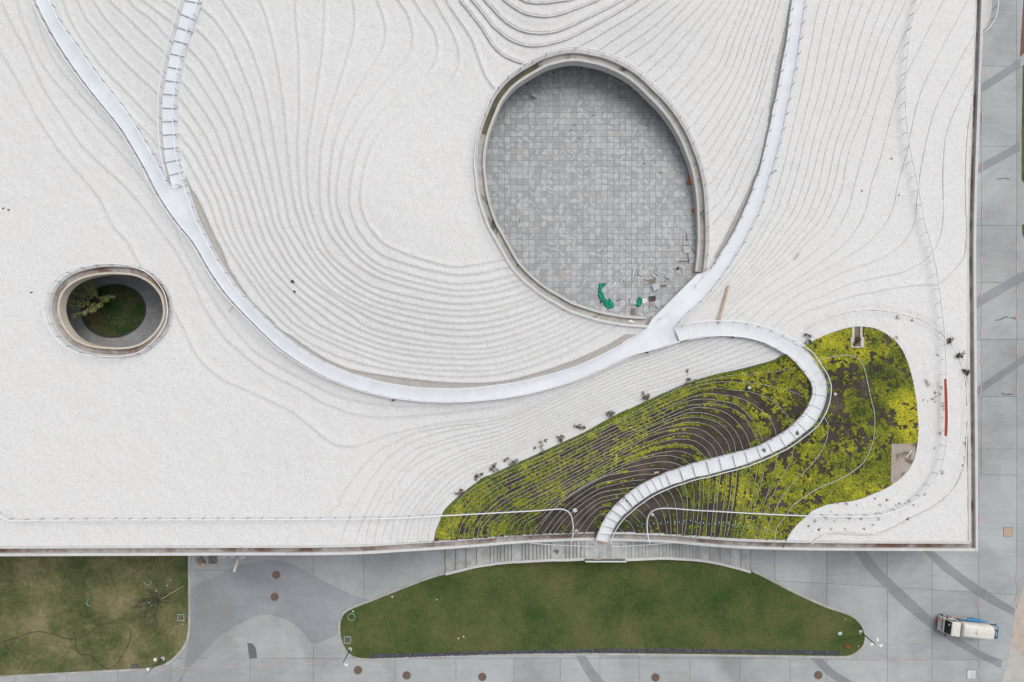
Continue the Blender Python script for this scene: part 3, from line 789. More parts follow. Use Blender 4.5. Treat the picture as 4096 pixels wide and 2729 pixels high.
# ------------------------------------------------------------------ roof surface grid with real terraces
G = 4.6
gx = np.arange(-420, 3960, G)
gy = np.arange(-420, 2260, G)
PX, PY = np.meshgrid(gx, gy)
def snap(P, r=0.62):
    """pull grid points that lie next to a line onto it"""
    P = resample(P, step=1.0)
    i = np.round((P[:, 0] - gx[0]) / G).astype(int); j = np.round((P[:, 1] - gy[0]) / G).astype(int)
    ok = (i >= 0) & (i < len(gx)) & (j >= 0) & (j < len(gy))
    i, j, P = i[ok], j[ok], P[ok]
    d = np.hypot(gx[i] - P[:, 0], gy[j] - P[:, 1])
    for q in np.argsort(-d):
        if d[q] < r * G:
            PX[j[q], i[q]], PY[j[q], i[q]] = P[q]
snap(GREENP); snap(L0)
ZBASE = zb(PX, PY)
TERR = np.zeros_like(ZBASE)
def signed_dist(P, band):
    """signed distance (px) from the grid to a polyline, nan outside the band"""
    D = np.full(PX.shape, 1e9); Sg = np.zeros(PX.shape)
    # chunks of the polyline
    m = len(P)
    for a in range(0, m - 1, 6):
        b = min(a + 6, m - 1)
        seg = P[a:b + 1]
        x0, x1 = seg[:, 0].min() - band, seg[:, 0].max() + band
        y0, y1 = seg[:, 1].min() - band, seg[:, 1].max() + band
        i0, i1 = max(0, int((x0 - gx[0]) / G)), min(len(gx), int((x1 - gx[0]) / G) + 2)
        j0, j1 = max(0, int((y0 - gy[0]) / G)), min(len(gy), int((y1 - gy[0]) / G) + 2)
        if i1 <= i0 or j1 <= j0: continue
        X, Y = PX[j0:j1, i0:i1], PY[j0:j1, i0:i1]
        Dv, Sv = D[j0:j1, i0:i1], Sg[j0:j1, i0:i1]
        for q in range(a, b):
            dx, dy = P[q + 1] - P[q]
            l2 = dx * dx + dy * dy
            if l2 < 1e-6: continue
            vx, vy = X - P[q, 0], Y - P[q, 1]
            t = (vx * dx + vy * dy) / l2
            if q > 0 and q < m - 2: t = np.clip(t, 0, 1)
            else:
                bad = (t < 0) if q == 0 else (t > 1)
                t = np.clip(t, 0, 1)
            d = np.hypot(vx - t * dx, vy - t * dy)
            if q == 0 or q == m - 2: d = np.where(bad, 1e9, d)
            s = np.sign(dx * vy - dy * vx)
            k = d < Dv
            Dv[k] = d[k]; Sv[k] = s[k]
    return D, Sg
for ln in LINES:
    if ln['h'] == 0: continue
    L = ln['L']
    D, Sg = signed_dist(ln['P'], L + 3)
    m = D < L
    d = D[m] * Sg[m] * ln['hi']
    h = ln['h']
    if ln['kind'] == 'soft':
        up = 0.5 * h * (1 - d / L)
        dn = (-0.5 * h + h * 0.80 * np.exp(d / 8.0)) * (1 + d / L)
        v = np.where(d > 0, up, dn)
    else:
        e = d - 2.0
        v = np.where(e > 0, 0.5 * h * np.clip(1 - e / L, 0, 1), -0.5 * h * np.clip(1 + e / L, 0, 1))
    TERR[m] += v
# gentle unevenness of the laid gravel
def vnoise(x, y, s, seed):
    r = np.random.default_rng(seed)
    t = r.random((97, 97))
    u, v = x / s, y / s
    i, j = np.floor(u).astype(int), np.floor(v).astype(int)
    fu, fv = u - i, v - j
    fu, fv = fu * fu * (3 - 2 * fu), fv * fv * (3 - 2 * fv)
    g = lambda a, b: t[a % 97, b % 97]
    return (g(i, j) * (1 - fu) + g(i + 1, j) * fu) * (1 - fv) + (g(i, j + 1) * (1 - fu) + g(i + 1, j + 1) * fu) * fv - 0.5
TERR += 0.05 * vnoise(PX, PY, 46.0, 1) + 0.03 * vnoise(PX, PY, 17.0, 2) + 0.02 * vnoise(PX, PY, 8.0, 3)
def zs(px, py, only=False):
    """roof surface height including terraces (bilinear)"""
    u, v = (px - gx[0]) / G, (py - gy[0]) / G
    i, j = int(min(max(u, 0), len(gx) - 2)), int(min(max(v, 0), len(gy) - 2))
    fu, fv = u - i, v - j
    T = (TERR[j, i] * (1 - fu) + TERR[j, i + 1] * fu) * (1 - fv) + (TERR[j + 1, i] * (1 - fu) + TERR[j + 1, i + 1] * fu) * fv
    if only: return T
    return float(zb(px, py)[0]) + T
def on_roof(px, py, dz=0.0):
    b = float(zb(px, py)[0])
    p = W(px, py, b)
    p.z = zs(px, py) + dz
    return p
K = (H - ZBASE) / FPX
GXW, GYW, GZW = (PX - CX) * K, -(PY - CY) * K, ZBASE + TERR
# which cells belong where (tested in world plan)
cxw = (GXW[:-1, :-1] + GXW[1:, 1:]) / 2; cyw = (GYW[:-1, :-1] + GYW[1:, 1:]) / 2
cpx = (PX[:-1, :-1] + PX[1:, 1:]) / 2; cpy = (PY[:-1, :-1] + PY[1:, 1:]) / 2
rim_in = offset_path(rim0, -0.25)
rim_out_poly = rim0[:, :2]
hole = inside(cxw, cyw, offset_path(rim0, -0.2)[:, :2] if False else rim0[:, :2]) | inside(cxw, cyw, oval0[:, :2])
inroof = (cxw < XR - 1.22) & (cyw > YB + 1.22) & ~hole
green_poly = np.vstack([GREENP, [(3135, 2230)], [(1730, 2230)]])
ingreen = inside(cpx, cpy, green_poly) & inroof
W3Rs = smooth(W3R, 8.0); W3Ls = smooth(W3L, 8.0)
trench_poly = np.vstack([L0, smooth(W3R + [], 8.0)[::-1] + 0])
trench_and_shade = inside(cpx, cpy, np.vstack([L0, ((resample(W3Rs, n=200) + resample(W3Ls, n=200)) / 2)[::-1]])) & inroof & ~ingreen
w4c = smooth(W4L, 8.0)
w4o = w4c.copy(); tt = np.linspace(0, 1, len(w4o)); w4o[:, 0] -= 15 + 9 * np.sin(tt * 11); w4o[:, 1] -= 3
trench_and_shade |= inside(cpx, cpy, np.vstack([w4o, (w4c + [14, 0])[::-1]])) & inroof  # deck's shade on the gravel left of the right walkway, painted as a darker strip
ids = np.arange(PX.size).reshape(PX.shape)
quads = np.stack([ids[:-1, :-1], ids[1:, :-1], ids[1:, 1:], ids[:-1, 1:]], -1)
ALLV = np.stack([GXW.ravel(), GYW.ravel(), GZW.ravel()], 1)
def grid_object(name, mask, mats, midx=None):
    q = quads[mask]
    used, inv = np.unique(q, return_inverse=True)
    v = ALLV[used]
    f = inv.reshape(-1, 4).astype(np.int32)
    me = bpy.data.meshes.new(name)
    me.vertices.add(len(v)); me.vertices.foreach_set('co', v.astype(np.float32).ravel())
    me.loops.add(f.size); me.loops.foreach_set('vertex_index', f.ravel())
    me.polygons.add(len(f)); me.polygons.foreach_set('loop_start', np.arange(0, f.size, 4, dtype=np.int32))
    me.polygons.foreach_set('loop_total', np.full(len(f), 4, np.int32))
    for m in mats: me.materials.append(m)
    if midx is not None: me.polygons.foreach_set('material_index', midx[mask].astype(np.int32))
    me.update(calc_edges=True)
    me.validate()
    o = bpy.data.objects.new(name, me)
    COL.objects.link(o)
    BASE[o.name] = Vector((0, 0, 0))
    return o
roof = grid_object('roof_gravel', inroof & ~ingreen, [M_gravel, M_grtrench_shade], trench_and_shade.astype(int))
tag(roof, 'white gravel terraces covering the sloping roof', None, None, 'structure')
M_soil = simple('planting_soil', (0.046, 0.036, 0.030), 0.95, 0.4, 2.5, bmp=0.8, dirt=(0.105, 0.080, 0.063), dscale=0.3, dth=(0.47, 0.66))
soil = grid_object('planting_soil', ingreen, [M_soil])
tag(soil, 'dark brown soil of the terraced planting bed', None, None, 'structure')
if True: simple('edging_dark', (0.11, 0.11, 0.10), 0.6, 0.2, 2.0)
# terrace edges, each a piece of its own
for ln in LINES:
    if not ln['w']: continue
    P = roof_path(ln['P'])
    P[:, 2] += (0.5 * ln['h'] + ln['top']) if ln['kind'] == 'edge' else 0.0
    if ln['kind'] == 'soft':
        P[:, 2] += [zs(a, b, True) + 0.014 for a, b in ln['P']]
    else: P[:, 2] += 0.05 * vnoise(ln['P'][:, 0], ln['P'][:, 1], 46.0, 1)
    MB().ribbon(P, ln['w'], ln['h'] + 0.22).build('terrace_edge', MATS[ln['mat']], soil if ln['where'] == 'soil' else roof)
# ------------------------------------------------------------------ building edge: copings, channel between them, facade
bld = empty('landscaped_building', (0, 0, 0))
tag(bld, 'pale concrete building edge with double coping around the gravel roof', 'building')
def seg_objects(path, w, down, name, mat, parent, seglen, gap=0.012, rise=0.0):
    """a coping or kerb laid as separate stones"""
    P = resample(path, step=0.25)
    n = max(1, int(round(0.25 * (len(P) - 1) / seglen)))
    cut = np.linspace(0, len(P) - 1, n + 1).round().astype(int)
    for a, b in zip(cut[:-1], cut[1:]):
        S = P[a:b + 1].copy()
        t0 = (S[1] - S[0]) / max(np.linalg.norm(S[1] - S[0]), 1e-6); t1 = (S[-1] - S[-2]) / max(np.linalg.norm(S[-1] - S[-2]), 1e-6)
        S[0] += t0 * gap / 2; S[-1] -= t1 * gap / 2
        k = max(1, len(S) // 4)
        S = np.vstack([S[:-1:k], S[-1:]])
        MB().ribbon(S, w, down, rise=rise).build(name, MATS[mat], parent)
def side(P, dx, dy, dz=0.0):
    Q = np.array(P, float); Q[:, 0] += dx; Q[:, 1] += dy; Q[:, 2] += dz
    return Q
CW = 0.34
seg_objects(side(eb[:-1], 0, CW / 2), CW, 0.7, 'coping_stone', 'coping', bld, 3.2)
seg_objects(side(er, -CW / 2, 0), CW, 0.7, 'coping_stone', 'coping', bld, 3.2)
ib = side(eb, 0, 0.95 + CW / 2, 0.07); ib = ib[(ib[:, 0] < XR - 1.0)]
entry_gap = lambda q: (q[:, 0] > W(2375, 2160, 3)[0]) & (q[:, 0] < W(2440, 2160, 3)[0])
m = entry_gap(ib)
i0, i1 = np.where(m)[0][[0, -1]]
for part in (ib[:i0 + 1], ib[i1:]):
    seg_objects(part, CW, 0.75, 'coping_stone', 'coping', bld, 2.6)
ir = side(er, -0.95 - CW / 2, 0, 0.07); ir = ir[ir[:, 1] > YB + 1.0]
seg_objects(ir, CW, 0.75, 'coping_stone', 'coping', bld, 2.6)
mb = MB().strip(side(eb, 0, 0.2, -0.42), side(eb, 0, 1.1, -0.40))
mb.build('drain_channel', MATS['channel_dirt'], bld)
MB().strip(side(er, -1.1, 0, -0.40), side(er, -0.2, 0, -0.42)).build('drain_channel', MATS['channel_dirt'], bld)
fw = MB()
lo = np.array(eb); lo[:, 2] = -0.3
fw.strip(side(eb, 0, 0.06, -0.6), side(lo, 0, 0.06))
lo = np.array(er); lo[:, 2] = -0.3
fw.strip(side(er, -0.06, 0, -0.6), side(lo, -0.06, 0))
fw.build('facade_wall', MATS['facade'], bld)

# ------------------------------------------------------------------ railings
POST = MB().box((0, 0, 0.52), (0.07, 0.03, 1.04)).mesh('railing_post', MATS['post_steel'])
def railing(parent, base, spacing=1.8, height=1.1, r=0.055, wires=3, closed=False, first=0.4, bars=False):
    """base: world path at deck level"""
    B = resample(base, step=0.45)
    top = B.copy(); top[:, 2] += height
    MB().tube(top, r, 6, closed).build('handrail', MATS['rail_paint'], parent, True)
    wm = MB()
    for q in range(wires):
        t = B.copy(); t[:, 2] += 0.12 + (height - 0.25) * q / max(wires - 1, 1)
        wm.tube(t[::2] if len(t) > 6 else t, 0.008, 3, closed, False)
    wm.build('railing_wires', MATS['wire_steel'], parent)
    d = np.r_[0, np.cumsum(np.linalg.norm(np.diff(B[:, :2], axis=0), axis=1))]
    s = first
    while s < d[-1] - 0.05:
        p = [np.interp(s, d, B[:, j]) for j in range(3)]
        i = min(max(np.searchsorted(d, s), 1), len(B) - 1)
        t = B[i] - B[i - 1]
        inst('railing_post', POST, parent, p, math.atan2(t[1], t[0]) + math.pi / 2, (1, 1, height / 1.06))
        s += spacing

# ------------------------------------------------------------------ walkways
def deck_world(P, lift_):
    P = np.asarray(P, float)
    z = lift_
    k = (H - z) / FPX
    return np.stack([(P[:, 0] - CX) * k, -(P[:, 1] - CY) * k, z], 1)
def deck_pair(L, Rr, n, dz):
    L, Rr = resample(smooth(L, 4.0), n=n), resample(smooth(Rr, 4.0), n=n)
    Cc = (L + Rr) / 2
    z = zb(Cc[:, 0], Cc[:, 1])
    ker = np.ones(9) / 9
    z = np.convolve(np.r_[[z[0]] * 4, z, [z[-1]] * 4], ker, 'valid') + dz
    return deck_world(L, z), deck_world(Rr, z)
def lip(parent, E, inward, h=0.09, w=0.07):
    Q = offset_path(E, inward)
    MB().ribbon(Q, w, 0.10, rise=h).build('kerb', MATS['deck_paint'], parent)
DZ = 0.42
simple('panel_joint', (0.62, 0.637, 0.665), 0.6, 0.05, 2.0)
walk = empty('roof_walkway', roof_path([(1560, 1580)])[0])
tag(walk, 'long pale curved walkway sweeping round the gravel bowl from top left to top right', 'walkway')
# stretch 1: top left to the fork, 2: fork along the curve to the landing, 3: landing up to the top right
n1 = 90
a1, b1 = deck_pair(W1L, W1R, n1, DZ)
L2 = W1L[-1:] + W3L
R2 = W1R[-1:] + W3R
a2, b2 = deck_pair(L2, R2, 230, DZ)
a2[0], b2[0] = a1[-1], b1[-1]
R3 = Z_gr((530, 298)) + NOTCH2 + W4R
L3 = Z_gr((235, 140)) + PLAT + B2((1400, 250)) + W4L
R3w, L3w = np.array(NOTCH2 + W4R), np.array(L3)
Rr3 = resample(np.vstack([Z_gr((530, 298)), resample(smooth(NOTCH2 + W4R, 4.0), step=4.0)]), n=200)
Ll3 = resample(np.vstack([np.array(Z_gr((235, 140)) + PLAT), smooth(B2((1400, 250)) + W4L, 4.0)]), n=200)
c3 = (Rr3 + Ll3) / 2
z3 = zb(c3[:, 0], c3[:, 1])
z3 = np.convolve(np.r_[[z3[0]] * 8, z3, [z3[-1]] * 8], np.ones(17) / 17, 'valid') + DZ
a3, b3 = deck_world(Rr3, z3), deck_world(Ll3, z3)
zj = (a2[-1, 2] + a3[0, 2]) / 2
for q in (a2, b2):
    q[-20:, 2] += np.linspace(0, 1, 20) * (zj - a2[-1, 2]) if q is b2 else 0
a2[-20:, 2] = b2[-20:, 2]
z3off = np.linspace(1, 0, 30) * (zj - a3[0, 2])
a3[:30, 2] += z3off; b3[:30, 2] = a3[:30, 2]
a3[0], b3[0] = a2[-1], b2[-1]
dk = MB()
dk.strip(b1, a1, 0.22); dk.strip(b2, a2, 0.22)
MB.strip(dk, b3, a3, 0.22)
deck = dk.build('deck', MATS['deck_paint'], walk)
for A_, B_, st_ in ((a1, b1, 9), (a2, b2, 8), (a3[40:], b3[40:], 9)):
    for q in range(st_, len(A_) - 3, st_):
        bq = B_[max(0, q - 14):q + 15]; B_q = bq[np.argmin(((bq - A_[q]) ** 2).sum(1))]
        u_ = Vector((0, 0, .004))
        MB().bar(Vector(A_[q]) + u_, Vector(B_q) + u_, .03, .012).build('panel_joint', MATS['panel_joint'], deck)
for E, s_ in ((np.vstack([a1, a2[1:]]), 0.05), (b1, -0.05), (b2[1:], -0.05), (a3[1:], 0.05), (b3[34:], -0.05)):
    lip(walk, E, -s_ if False else s_ * -1)
railing(walk, offset_path(np.vstack([a1, a2[1:]]), -0.04))
railing(walk, offset_path(b1, 0.04))
railing(walk, offset_path(b2[2:], 0.04))
railing(walk, offset_path(a3[2:], -0.04))
railing(walk, offset_path(b3[44:], 0.04))
# short inner rail on the landing
lw = Z_deb((770, 615), (910, 515)); lw2 = Z_deb((1205, 222), (1345, 55))
zl = float(z3[12])
for q in (lw, lw2):
    railing(walk, np.array([W(q[0][0], q[0][1], zl), W(q[1][0], q[1][1], zl)]), 1.2, 0.35, 0.03, 1)

simple('nosing', (0.38, 0.39, 0.415), 0.6, 0.1, 2.0)
def stair(name, label, L, Rr, cuts, z_of, mat, nose=0.045, nmat='nosing'):
    # nose: width of the dark anti-slip strip at each tread edge
    """walkway built of separate treads; cuts are fractions along the length"""
    n = 400
    Ls, Rd = resample(smooth(L, 3.0), n=n), resample(smooth(Rr, 2.0), step=1.0)
    ni = np.array([np.argmin(((Rd - p) ** 2).sum(1)) for p in Ls]).astype(float)
    lin = np.linspace(0, len(Rd) - 1, n)
    edge_ = np.clip(np.minimum(np.arange(n), np.arange(n)[::-1]) / 25.0, 0, 1)
    ni = np.maximum.accumulate(ni * edge_ + lin * (1 - edge_))
    ni = np.convolve(np.r_[[ni[0]] * 7, ni, [ni[-1]] * 7], np.ones(15) / 15, 'valid')
    Rs = np.stack([np.interp(ni, np.arange(len(Rd)), Rd[:, q]) for q in range(2)], 1)
    mid = (Ls + Rs) / 2
    root = empty(name, roof_path(mid[n // 2:n // 2 + 1])[0])
    tag(root, label, 'stair')
    zl_ = []
    ea, eb_ = [], []
    for a, b in zip(cuts[:-1], cuts[1:]):
        i, j = int(a * (n - 1)), int(b * (n - 1))
        z = z_of((a + b) / 2, mid[(i + j) // 2])
        idx = np.unique(np.linspace(i, j, 5).round().astype(int))
        zz = np.full(len(idx), z)
        A, Bq = deck_world(Ls[idx], zz), deck_world(Rs[idx], zz)
        stp = MB().strip(Bq, A, 0.2).build('step', MATS[mat], root)
        if i > 0:
            a_, b_ = Vector(A[0]), Vector(Bq[0]); up = Vector((0, 0, .012))
            MB().bar(a_ + up, b_ + up, nose, .03).build('nosing', MATS[nmat if a > 0.34 or name == 'roof_stair' else 'nosing_pale'], stp)
        ea.append(A); eb_.append(Bq)
    ea, eb_ = np.vstack(ea), np.vstack(eb_)
    def sm(E):
        E = E.copy(); z = E[:, 2]
        E[:, 2] = np.convolve(np.r_[[z[0]] * 7, z, [z[-1]] * 7], np.ones(15) / 15, 'valid')
        return resample(E, step=0.4)
    ea, eb_ = sm(ea), sm(eb_)
    MB().ribbon(offset_path(ea, 0.03), 0.06, 0.35, rise=0.07).build('stringer', MATS['deck_paint'], root)
    MB().ribbon(offset_path(eb_, -0.03), 0.06, 0.35, rise=0.07).build('stringer', MATS['deck_paint'], root)
    return root, ea, eb_
cuts2 = [0.0] + [i / 14.7 for i in range(1, 15)] + [1.0]
zf = float(b1[-1, 2])
def z_w2(f, p):
    return zf - 0.004 - f * (zf - float(zb(740, -20)[0]) - 0.35)
st2, e2a, e2b = stair('roof_stair', 'straight stepped branch rising beside the fork of the walkways at top left', W2L, W2R, cuts2, z_w2, 'deck_paint')
railing(st2, offset_path(e2a[2:], 0.02)); railing(st2, offset_path(e2b, -0.02))
# loop stair: small treads, long treads, small treads
sp = [16] * 7 + [25] * 2 + [42] * 3 + [46] * 22 + [25] * 12
cs = np.r_[0, np.cumsum(sp)]; cs = list(cs / cs[-1])
z_top_, z_bot_ = float(a3[0, 2]) - 0.004, 3.16
def z_w5(f, p):
    b = float(zb(p[0], p[1])[0]) + 0.42
    if f < 0.12: b = z_top_ + (b - z_top_) * f / 0.12
    if f > 0.9: b = b + (z_bot_ - b) * (f - 0.9) / 0.1
    return max(b, zs(p[0], p[1]) + 0.2)
st5, e5o, e5i = stair('loop_stair', 'pale stepped walkway looping over the green planting down to the entrance', W5O, W5I, cs, z_w5, 'deck_stone')
railing(st5, offset_path(e5o, -0.05)[2:], 1.6, 1.1, 0.06); railing(st5, offset_path(e5i, 0.05)[2:], 1.6, 1.1, 0.05)

# ------------------------------------------------------------------ big courtyard: rim, floor, walls
rimr = empty('courtyard_rim', tuple(np.mean(rim0, 0)))
tag(rimr, 'grey concrete double kerb ring with rail round the large tiled courtyard', 'parapet')
def dzp(P, d):
    Q = np.array(P); Q[:, 2] += d
    return Q
MB().ribbon(offset_path(rim0, -0.05), 0.42, 0.8, rise=0.10).build('outer_kerb', MATS['rim_concrete'], rimr)
ch0, ch1 = offset_path(rim0, -0.2), offset_path(rim0, -1.0)
MB().strip(dzp(ch1, -0.28), dzp(ch0, -0.25)).build('gutter', MATS['channel_concrete'], rimr)
inner = offset_path(rim0, -1.06)
MB().ribbon(inner, 0.3, 1.3, rise=0.10).build('inner_parapet', MATS['rim_concrete'], rimr)
railing(rimr, rim0, 1.7, 1.1)
# standing water and moss in the upper left of the gutter
simple('gutter_water', (0.085, 0.075, 0.035), 0.6, 0.4, 0.8)
rpx = to_px(rim0)
wq = np.array([i for i, p in enumerate(rpx) if 1915 < p[0] < 2150 and p[1] < 545 and p[1] > 230])
MB().strip(dzp(ch1, -0.22)[wq], dzp(ch0, -0.22)[wq]).build('gutter_water', MATS['gutter_water'], rimr)
FLOOR = 9.65
und = offset_path(rim0, 0.9)
wl = MB().strip(dzp(und, -0.9), at_z(und, FLOOR - 0.2))
wl.build('courtyard_wall', MATS['dark_glass'], rimr)
MB().strip(dzp(offset_path(rim0, -1.2), -1.18), dzp(offset_path(rim0, 0.95), -1.18)).build('soffit', MATS['rim_concrete'], rimr)

def tile_mat(name, pitch, org, base, light, warm, vein=1.0):
    m, t, b = new_mat(name)
    p = pos(t)
    o = nd(t, 'ShaderNodeVectorMath', operation='SUBTRACT'); t.links.new(p, o.inputs[0]); o.inputs[1].default_value = (org[0], org[1], 0)
    s = nd(t, 'ShaderNodeVectorMath', operation='SCALE'); t.links.new(o.outputs[0], s.inputs[0]); s.inputs['Scale'].default_value = 1 / pitch
    fl = nd(t, 'ShaderNodeVectorMath', operation='FLOOR'); t.links.new(s.outputs[0], fl.inputs[0])
    sx = nd(t, 'ShaderNodeSeparateXYZ'); t.links.new(fl.outputs[0], sx.inputs[0])
    cb = nd(t, 'ShaderNodeCombineXYZ'); t.links.new(sx.outputs[0], cb.inputs[0]); t.links.new(sx.outputs[1], cb.inputs[1])
    wn = nd(t, 'ShaderNodeTexWhiteNoise', noise_dimensions='3D'); t.links.new(cb.outputs[0], wn.inputs['Vector'])
    sc = nd(t, 'ShaderNodeSeparateColor'); t.links.new(wn.outputs['Color'], sc.inputs[0])
    rot = nd(t, 'ShaderNodeVectorRotate', rotation_type='Z_AXIS')
    t.links.new(o.outputs[0], rot.inputs['Vector'])
    ang = math_(t, 'MULTIPLY_ADD', math_(t, 'ROUND', math_(t, 'MULTIPLY', sc.outputs[0], 3.0)), math.pi / 2)
    ang.node.inputs[2].default_value = 0.6
    t.links.new(ang, rot.inputs['Angle'])
    mp = nd(t, 'ShaderNodeVectorMath', operation='MULTIPLY'); t.links.new(rot.outputs[0], mp.inputs[0]); mp.inputs[1].default_value = (0.8, 2.6, 1.0)
    off = nd(t, 'ShaderNodeVectorMath', operation='SCALE'); t.links.new(wn.outputs['Color'], off.inputs[0]); off.inputs['Scale'].default_value = 31.0
    ad = nd(t, 'ShaderNodeVectorMath', operation='ADD'); t.links.new(mp.outputs[0], ad.inputs[0]); t.links.new(off.outputs[0], ad.inputs[1])
    v = ramp(t, noise(t, ad.outputs[0], 0.62, 1.0, 0.4, 1.2), [(0.55, (0, 0, 0)), (0.58, (1, 1, 1))])
    tone = ramp(t, sc.outputs[1], [(0.0, tuple(x * 0.9 for x in base)), (0.75, tuple(x * 1.05 for x in base)), (1.0, tuple(x * 1.22 for x in base))])
    wm = ramp(t, sc.outputs[2], [(0.97, (0, 0, 0)), (0.975, (1, 1, 1))])
    tone = mixc(t, math_(t, 'MULTIPLY', wm, 0.5), tone, warm)
    c = mixc(t, math_(t, 'MULTIPLY', v, 0.85 * vein), tone, light)
    c = mixc(t, math_(t, 'MULTIPLY', ramp(t, noise(t, p, 0.28, 5, 0.6, 0.6), [(0.58, (0, 0, 0)), (0.76, (1, 1, 1))]), 0.3), c, warm)
    t.links.new(c, b.inputs['Base Color'])
    b.inputs['Roughness'].default_value = 0.55
    MATS[name] = m
    return m
PITCH = 24.19 * (H - FLOOR) / FPX
org = W(2048 + 32 / S1, 567 / S1, FLOOR)
M_tile = tile_mat('slate_tile', PITCH, org, (0.325, 0.335, 0.34), (0.45, 0.46, 0.465), (0.42, 0.38, 0.33))
simple('joint_dark', (0.10, 0.102, 0.105), 0.9, 0.1, 2.0)
floor_poly = offset_path(rim0, 0.9)[:, :2]
pf = MB().prism([tuple(q) for q in floor_poly[::3]], FLOOR - 0.3, FLOOR - 0.035).build('plaza_floor', MATS['joint_dark'])
tag(pf, 'grey slate paved floor of the large courtyard', None, None, 'structure')
cen = np.mean(rim0[:, :2], 0)
TILE = MB().box((0, 0, -0.03), (PITCH - 0.026, PITCH - 0.026, 0.06)).mesh('paving_tile', M_tile)
cand = []
for i in range(-40, 50):
    for j in range(-50, 40):
        x, y = org.x + (i + .5) * PITCH, org.y + (j + .5) * PITCH
        cand.append((x, y))
cand = np.array(cand)
ok = inside(cand[:, 0], cand[:, 1], floor_poly)
cand = cand[ok]
cand = cand[np.argsort(np.hypot(cand[:, 0] - cen[0], cand[:, 1] - cen[1]))]
for x, y in cand[:295]:
    inst('paving_tile', TILE, pf, (x, y, FLOOR - random.random() * 0.004))
rest = MB()
for x, y in cand[295:]:
    rest.box((x, y, FLOOR - 0.03 - random.random() * 0.004), (PITCH - 0.026, PITCH - 0.026, 0.06))
tag(rest.build('paving_tiles', M_tile, pf), kind='stuff')

# ------------------------------------------------------------------ small oval courtyard, deep and dark
ov = empty('oval_courtyard', tuple(np.mean(oval0, 0)[:2]) + (0.0,))
tag(ov, 'small deep oval lightwell with brown gutter ring and rail in the left gravel', 'lightwell')
sgn = 1.0 if inside(np.array([offset_path(oval0, 0.5, True)[0, 0]]), np.array([offset_path(oval0, 0.5, True)[0, 1]]), oval0[:, :2])[0] else -1.0
def ring(d, z):
    return at_z(offset_path(oval0, sgn * d, True), z)
def closed_strip(A, Bq):
    return MB().strip(np.vstack([A, A[:1]]), np.vstack([Bq, Bq[:1]]))
MB().ribbon(ring(0.05, OVAL_H), 0.34, 0.8, True, 0.08).build('outer_kerb', MATS['rim_concrete'], ov)
closed_strip(ring(0.2, OVAL_H - 0.3), ring(0.98, OVAL_H - 0.3)).build('gutter', MATS['channel_dirt'], ov)
MB().ribbon(ring(1.02, OVAL_H), 0.24, 1.25, True, 0.06).build('inner_parapet', MATS['cream_stone'], ov)
closed_strip(ring(0.9, OVAL_H - 1.15), ring(-5.4, OVAL_H - 1.15)).build('soffit', MATS['rim_concrete'], ov)
closed_strip(ring(-5.3, OVAL_H - 1.15), ring(-5.3, -0.3)).build('well_wall', MATS['facade'], ov)
railing(ov, np.vstack([oval0, oval0[:1]]), 1.75, 1.25)
OP = 0.775
simple('oval_joint', (0.05, 0.05, 0.055), 0.9, 0.1, 2.0)
of = MB().prism([tuple(q[:2]) for q in ring(-5.25, 0)[::3]], -0.3, -0.03).build('oval_floor', MATS['oval_joint'])
tag(of, 'dark paved floor of the oval lightwell', None, None, 'structure')
M_dtile = tile_mat('dark_tile', OP, (0.0, 0.0), (0.38, 0.383, 0.39), (0.46, 0.463, 0.47), (0.37, 0.365, 0.36), 0.15)
DT = MB().box((0, 0, -0.03), (OP - 0.012, OP - 0.012, 0.06)).mesh('paving_tile', M_dtile)
oc = W(455, 1244, 0.0)
rx, ry = 212 / S1 * H / FPX, 180 / S1 * H / FPX
ovp = np.array([g_[:2] for g_ in (W(225, 1060, 0), W(700, 1060, 0), W(700, 1420, 0), W(225, 1420, 0))])
for i in range(-88, -56):
    for j in range(-14, 26):
        x, y = (i + .5) * OP, (j + .5) * OP
        if inside(np.array([x]), np.array([y]), ovp)[0] and inside(np.array([x]), np.array([y]), ring(-5.1, 0)[:, :2])[0] and ((x - oc.x) / (rx - .6)) ** 2 + ((y - oc.y) / (ry - .6)) ** 2 > 1:
            inst('paving_tile', DT, of, (x, y, -random.random() * 0.003))
M_lawn = None
def lawn_mat(name, a, b_, c, sc=0.1, spec=0.2):
    m, t, b = new_mat(name)
    p = pos(t)
    f = noise(t, p, sc, 7, 0.66, 0.12)
    g = noise(t, p, 2.2, 4, 0.7)
    h = noise(t, p, 14.0, 3, 0.7)
    k = math_(t, 'ADD', math_(t, 'MULTIPLY', f, 0.62), math_(t, 'ADD', math_(t, 'MULTIPLY', g, 0.24), math_(t, 'MULTIPLY', h, 0.14)))
    col = ramp(t, k, [(0.40, a), (0.5, b_), (0.62, c)])
    sp_ = ramp(t, noise(t, p, 0.9, 5, 0.7), [(0.66, (0, 0, 0)), (0.78, (1, 1, 1))])
    col = mixc(t, math_(t, 'MULTIPLY', sp_, 0.45), col, tuple(x * 1.25 for x in c))
    t.links.new(col, b.inputs['Base Color'])
    b.inputs['Roughness'].default_value = 0.95
    b.inputs['Specular IOR Level'].default_value = spec
    bump(t, b, h, 0.8, 0.05)
    MATS[name] = m
    return m
lawn_mat('grass_left', (0.050, 0.074, 0.026), (0.128, 0.136, 0.058), (0.27, 0.225, 0.125), 0.16)
lawn_mat('grass_mid', (0.045, 0.078, 0.021), (0.086, 0.112, 0.034), (0.15, 0.14, 0.055), 0.13)
lawn_mat('grass_oval', (0.026, 0.060, 0.020), (0.045, 0.085, 0.028), (0.20, 0.145, 0.09), 0.16)
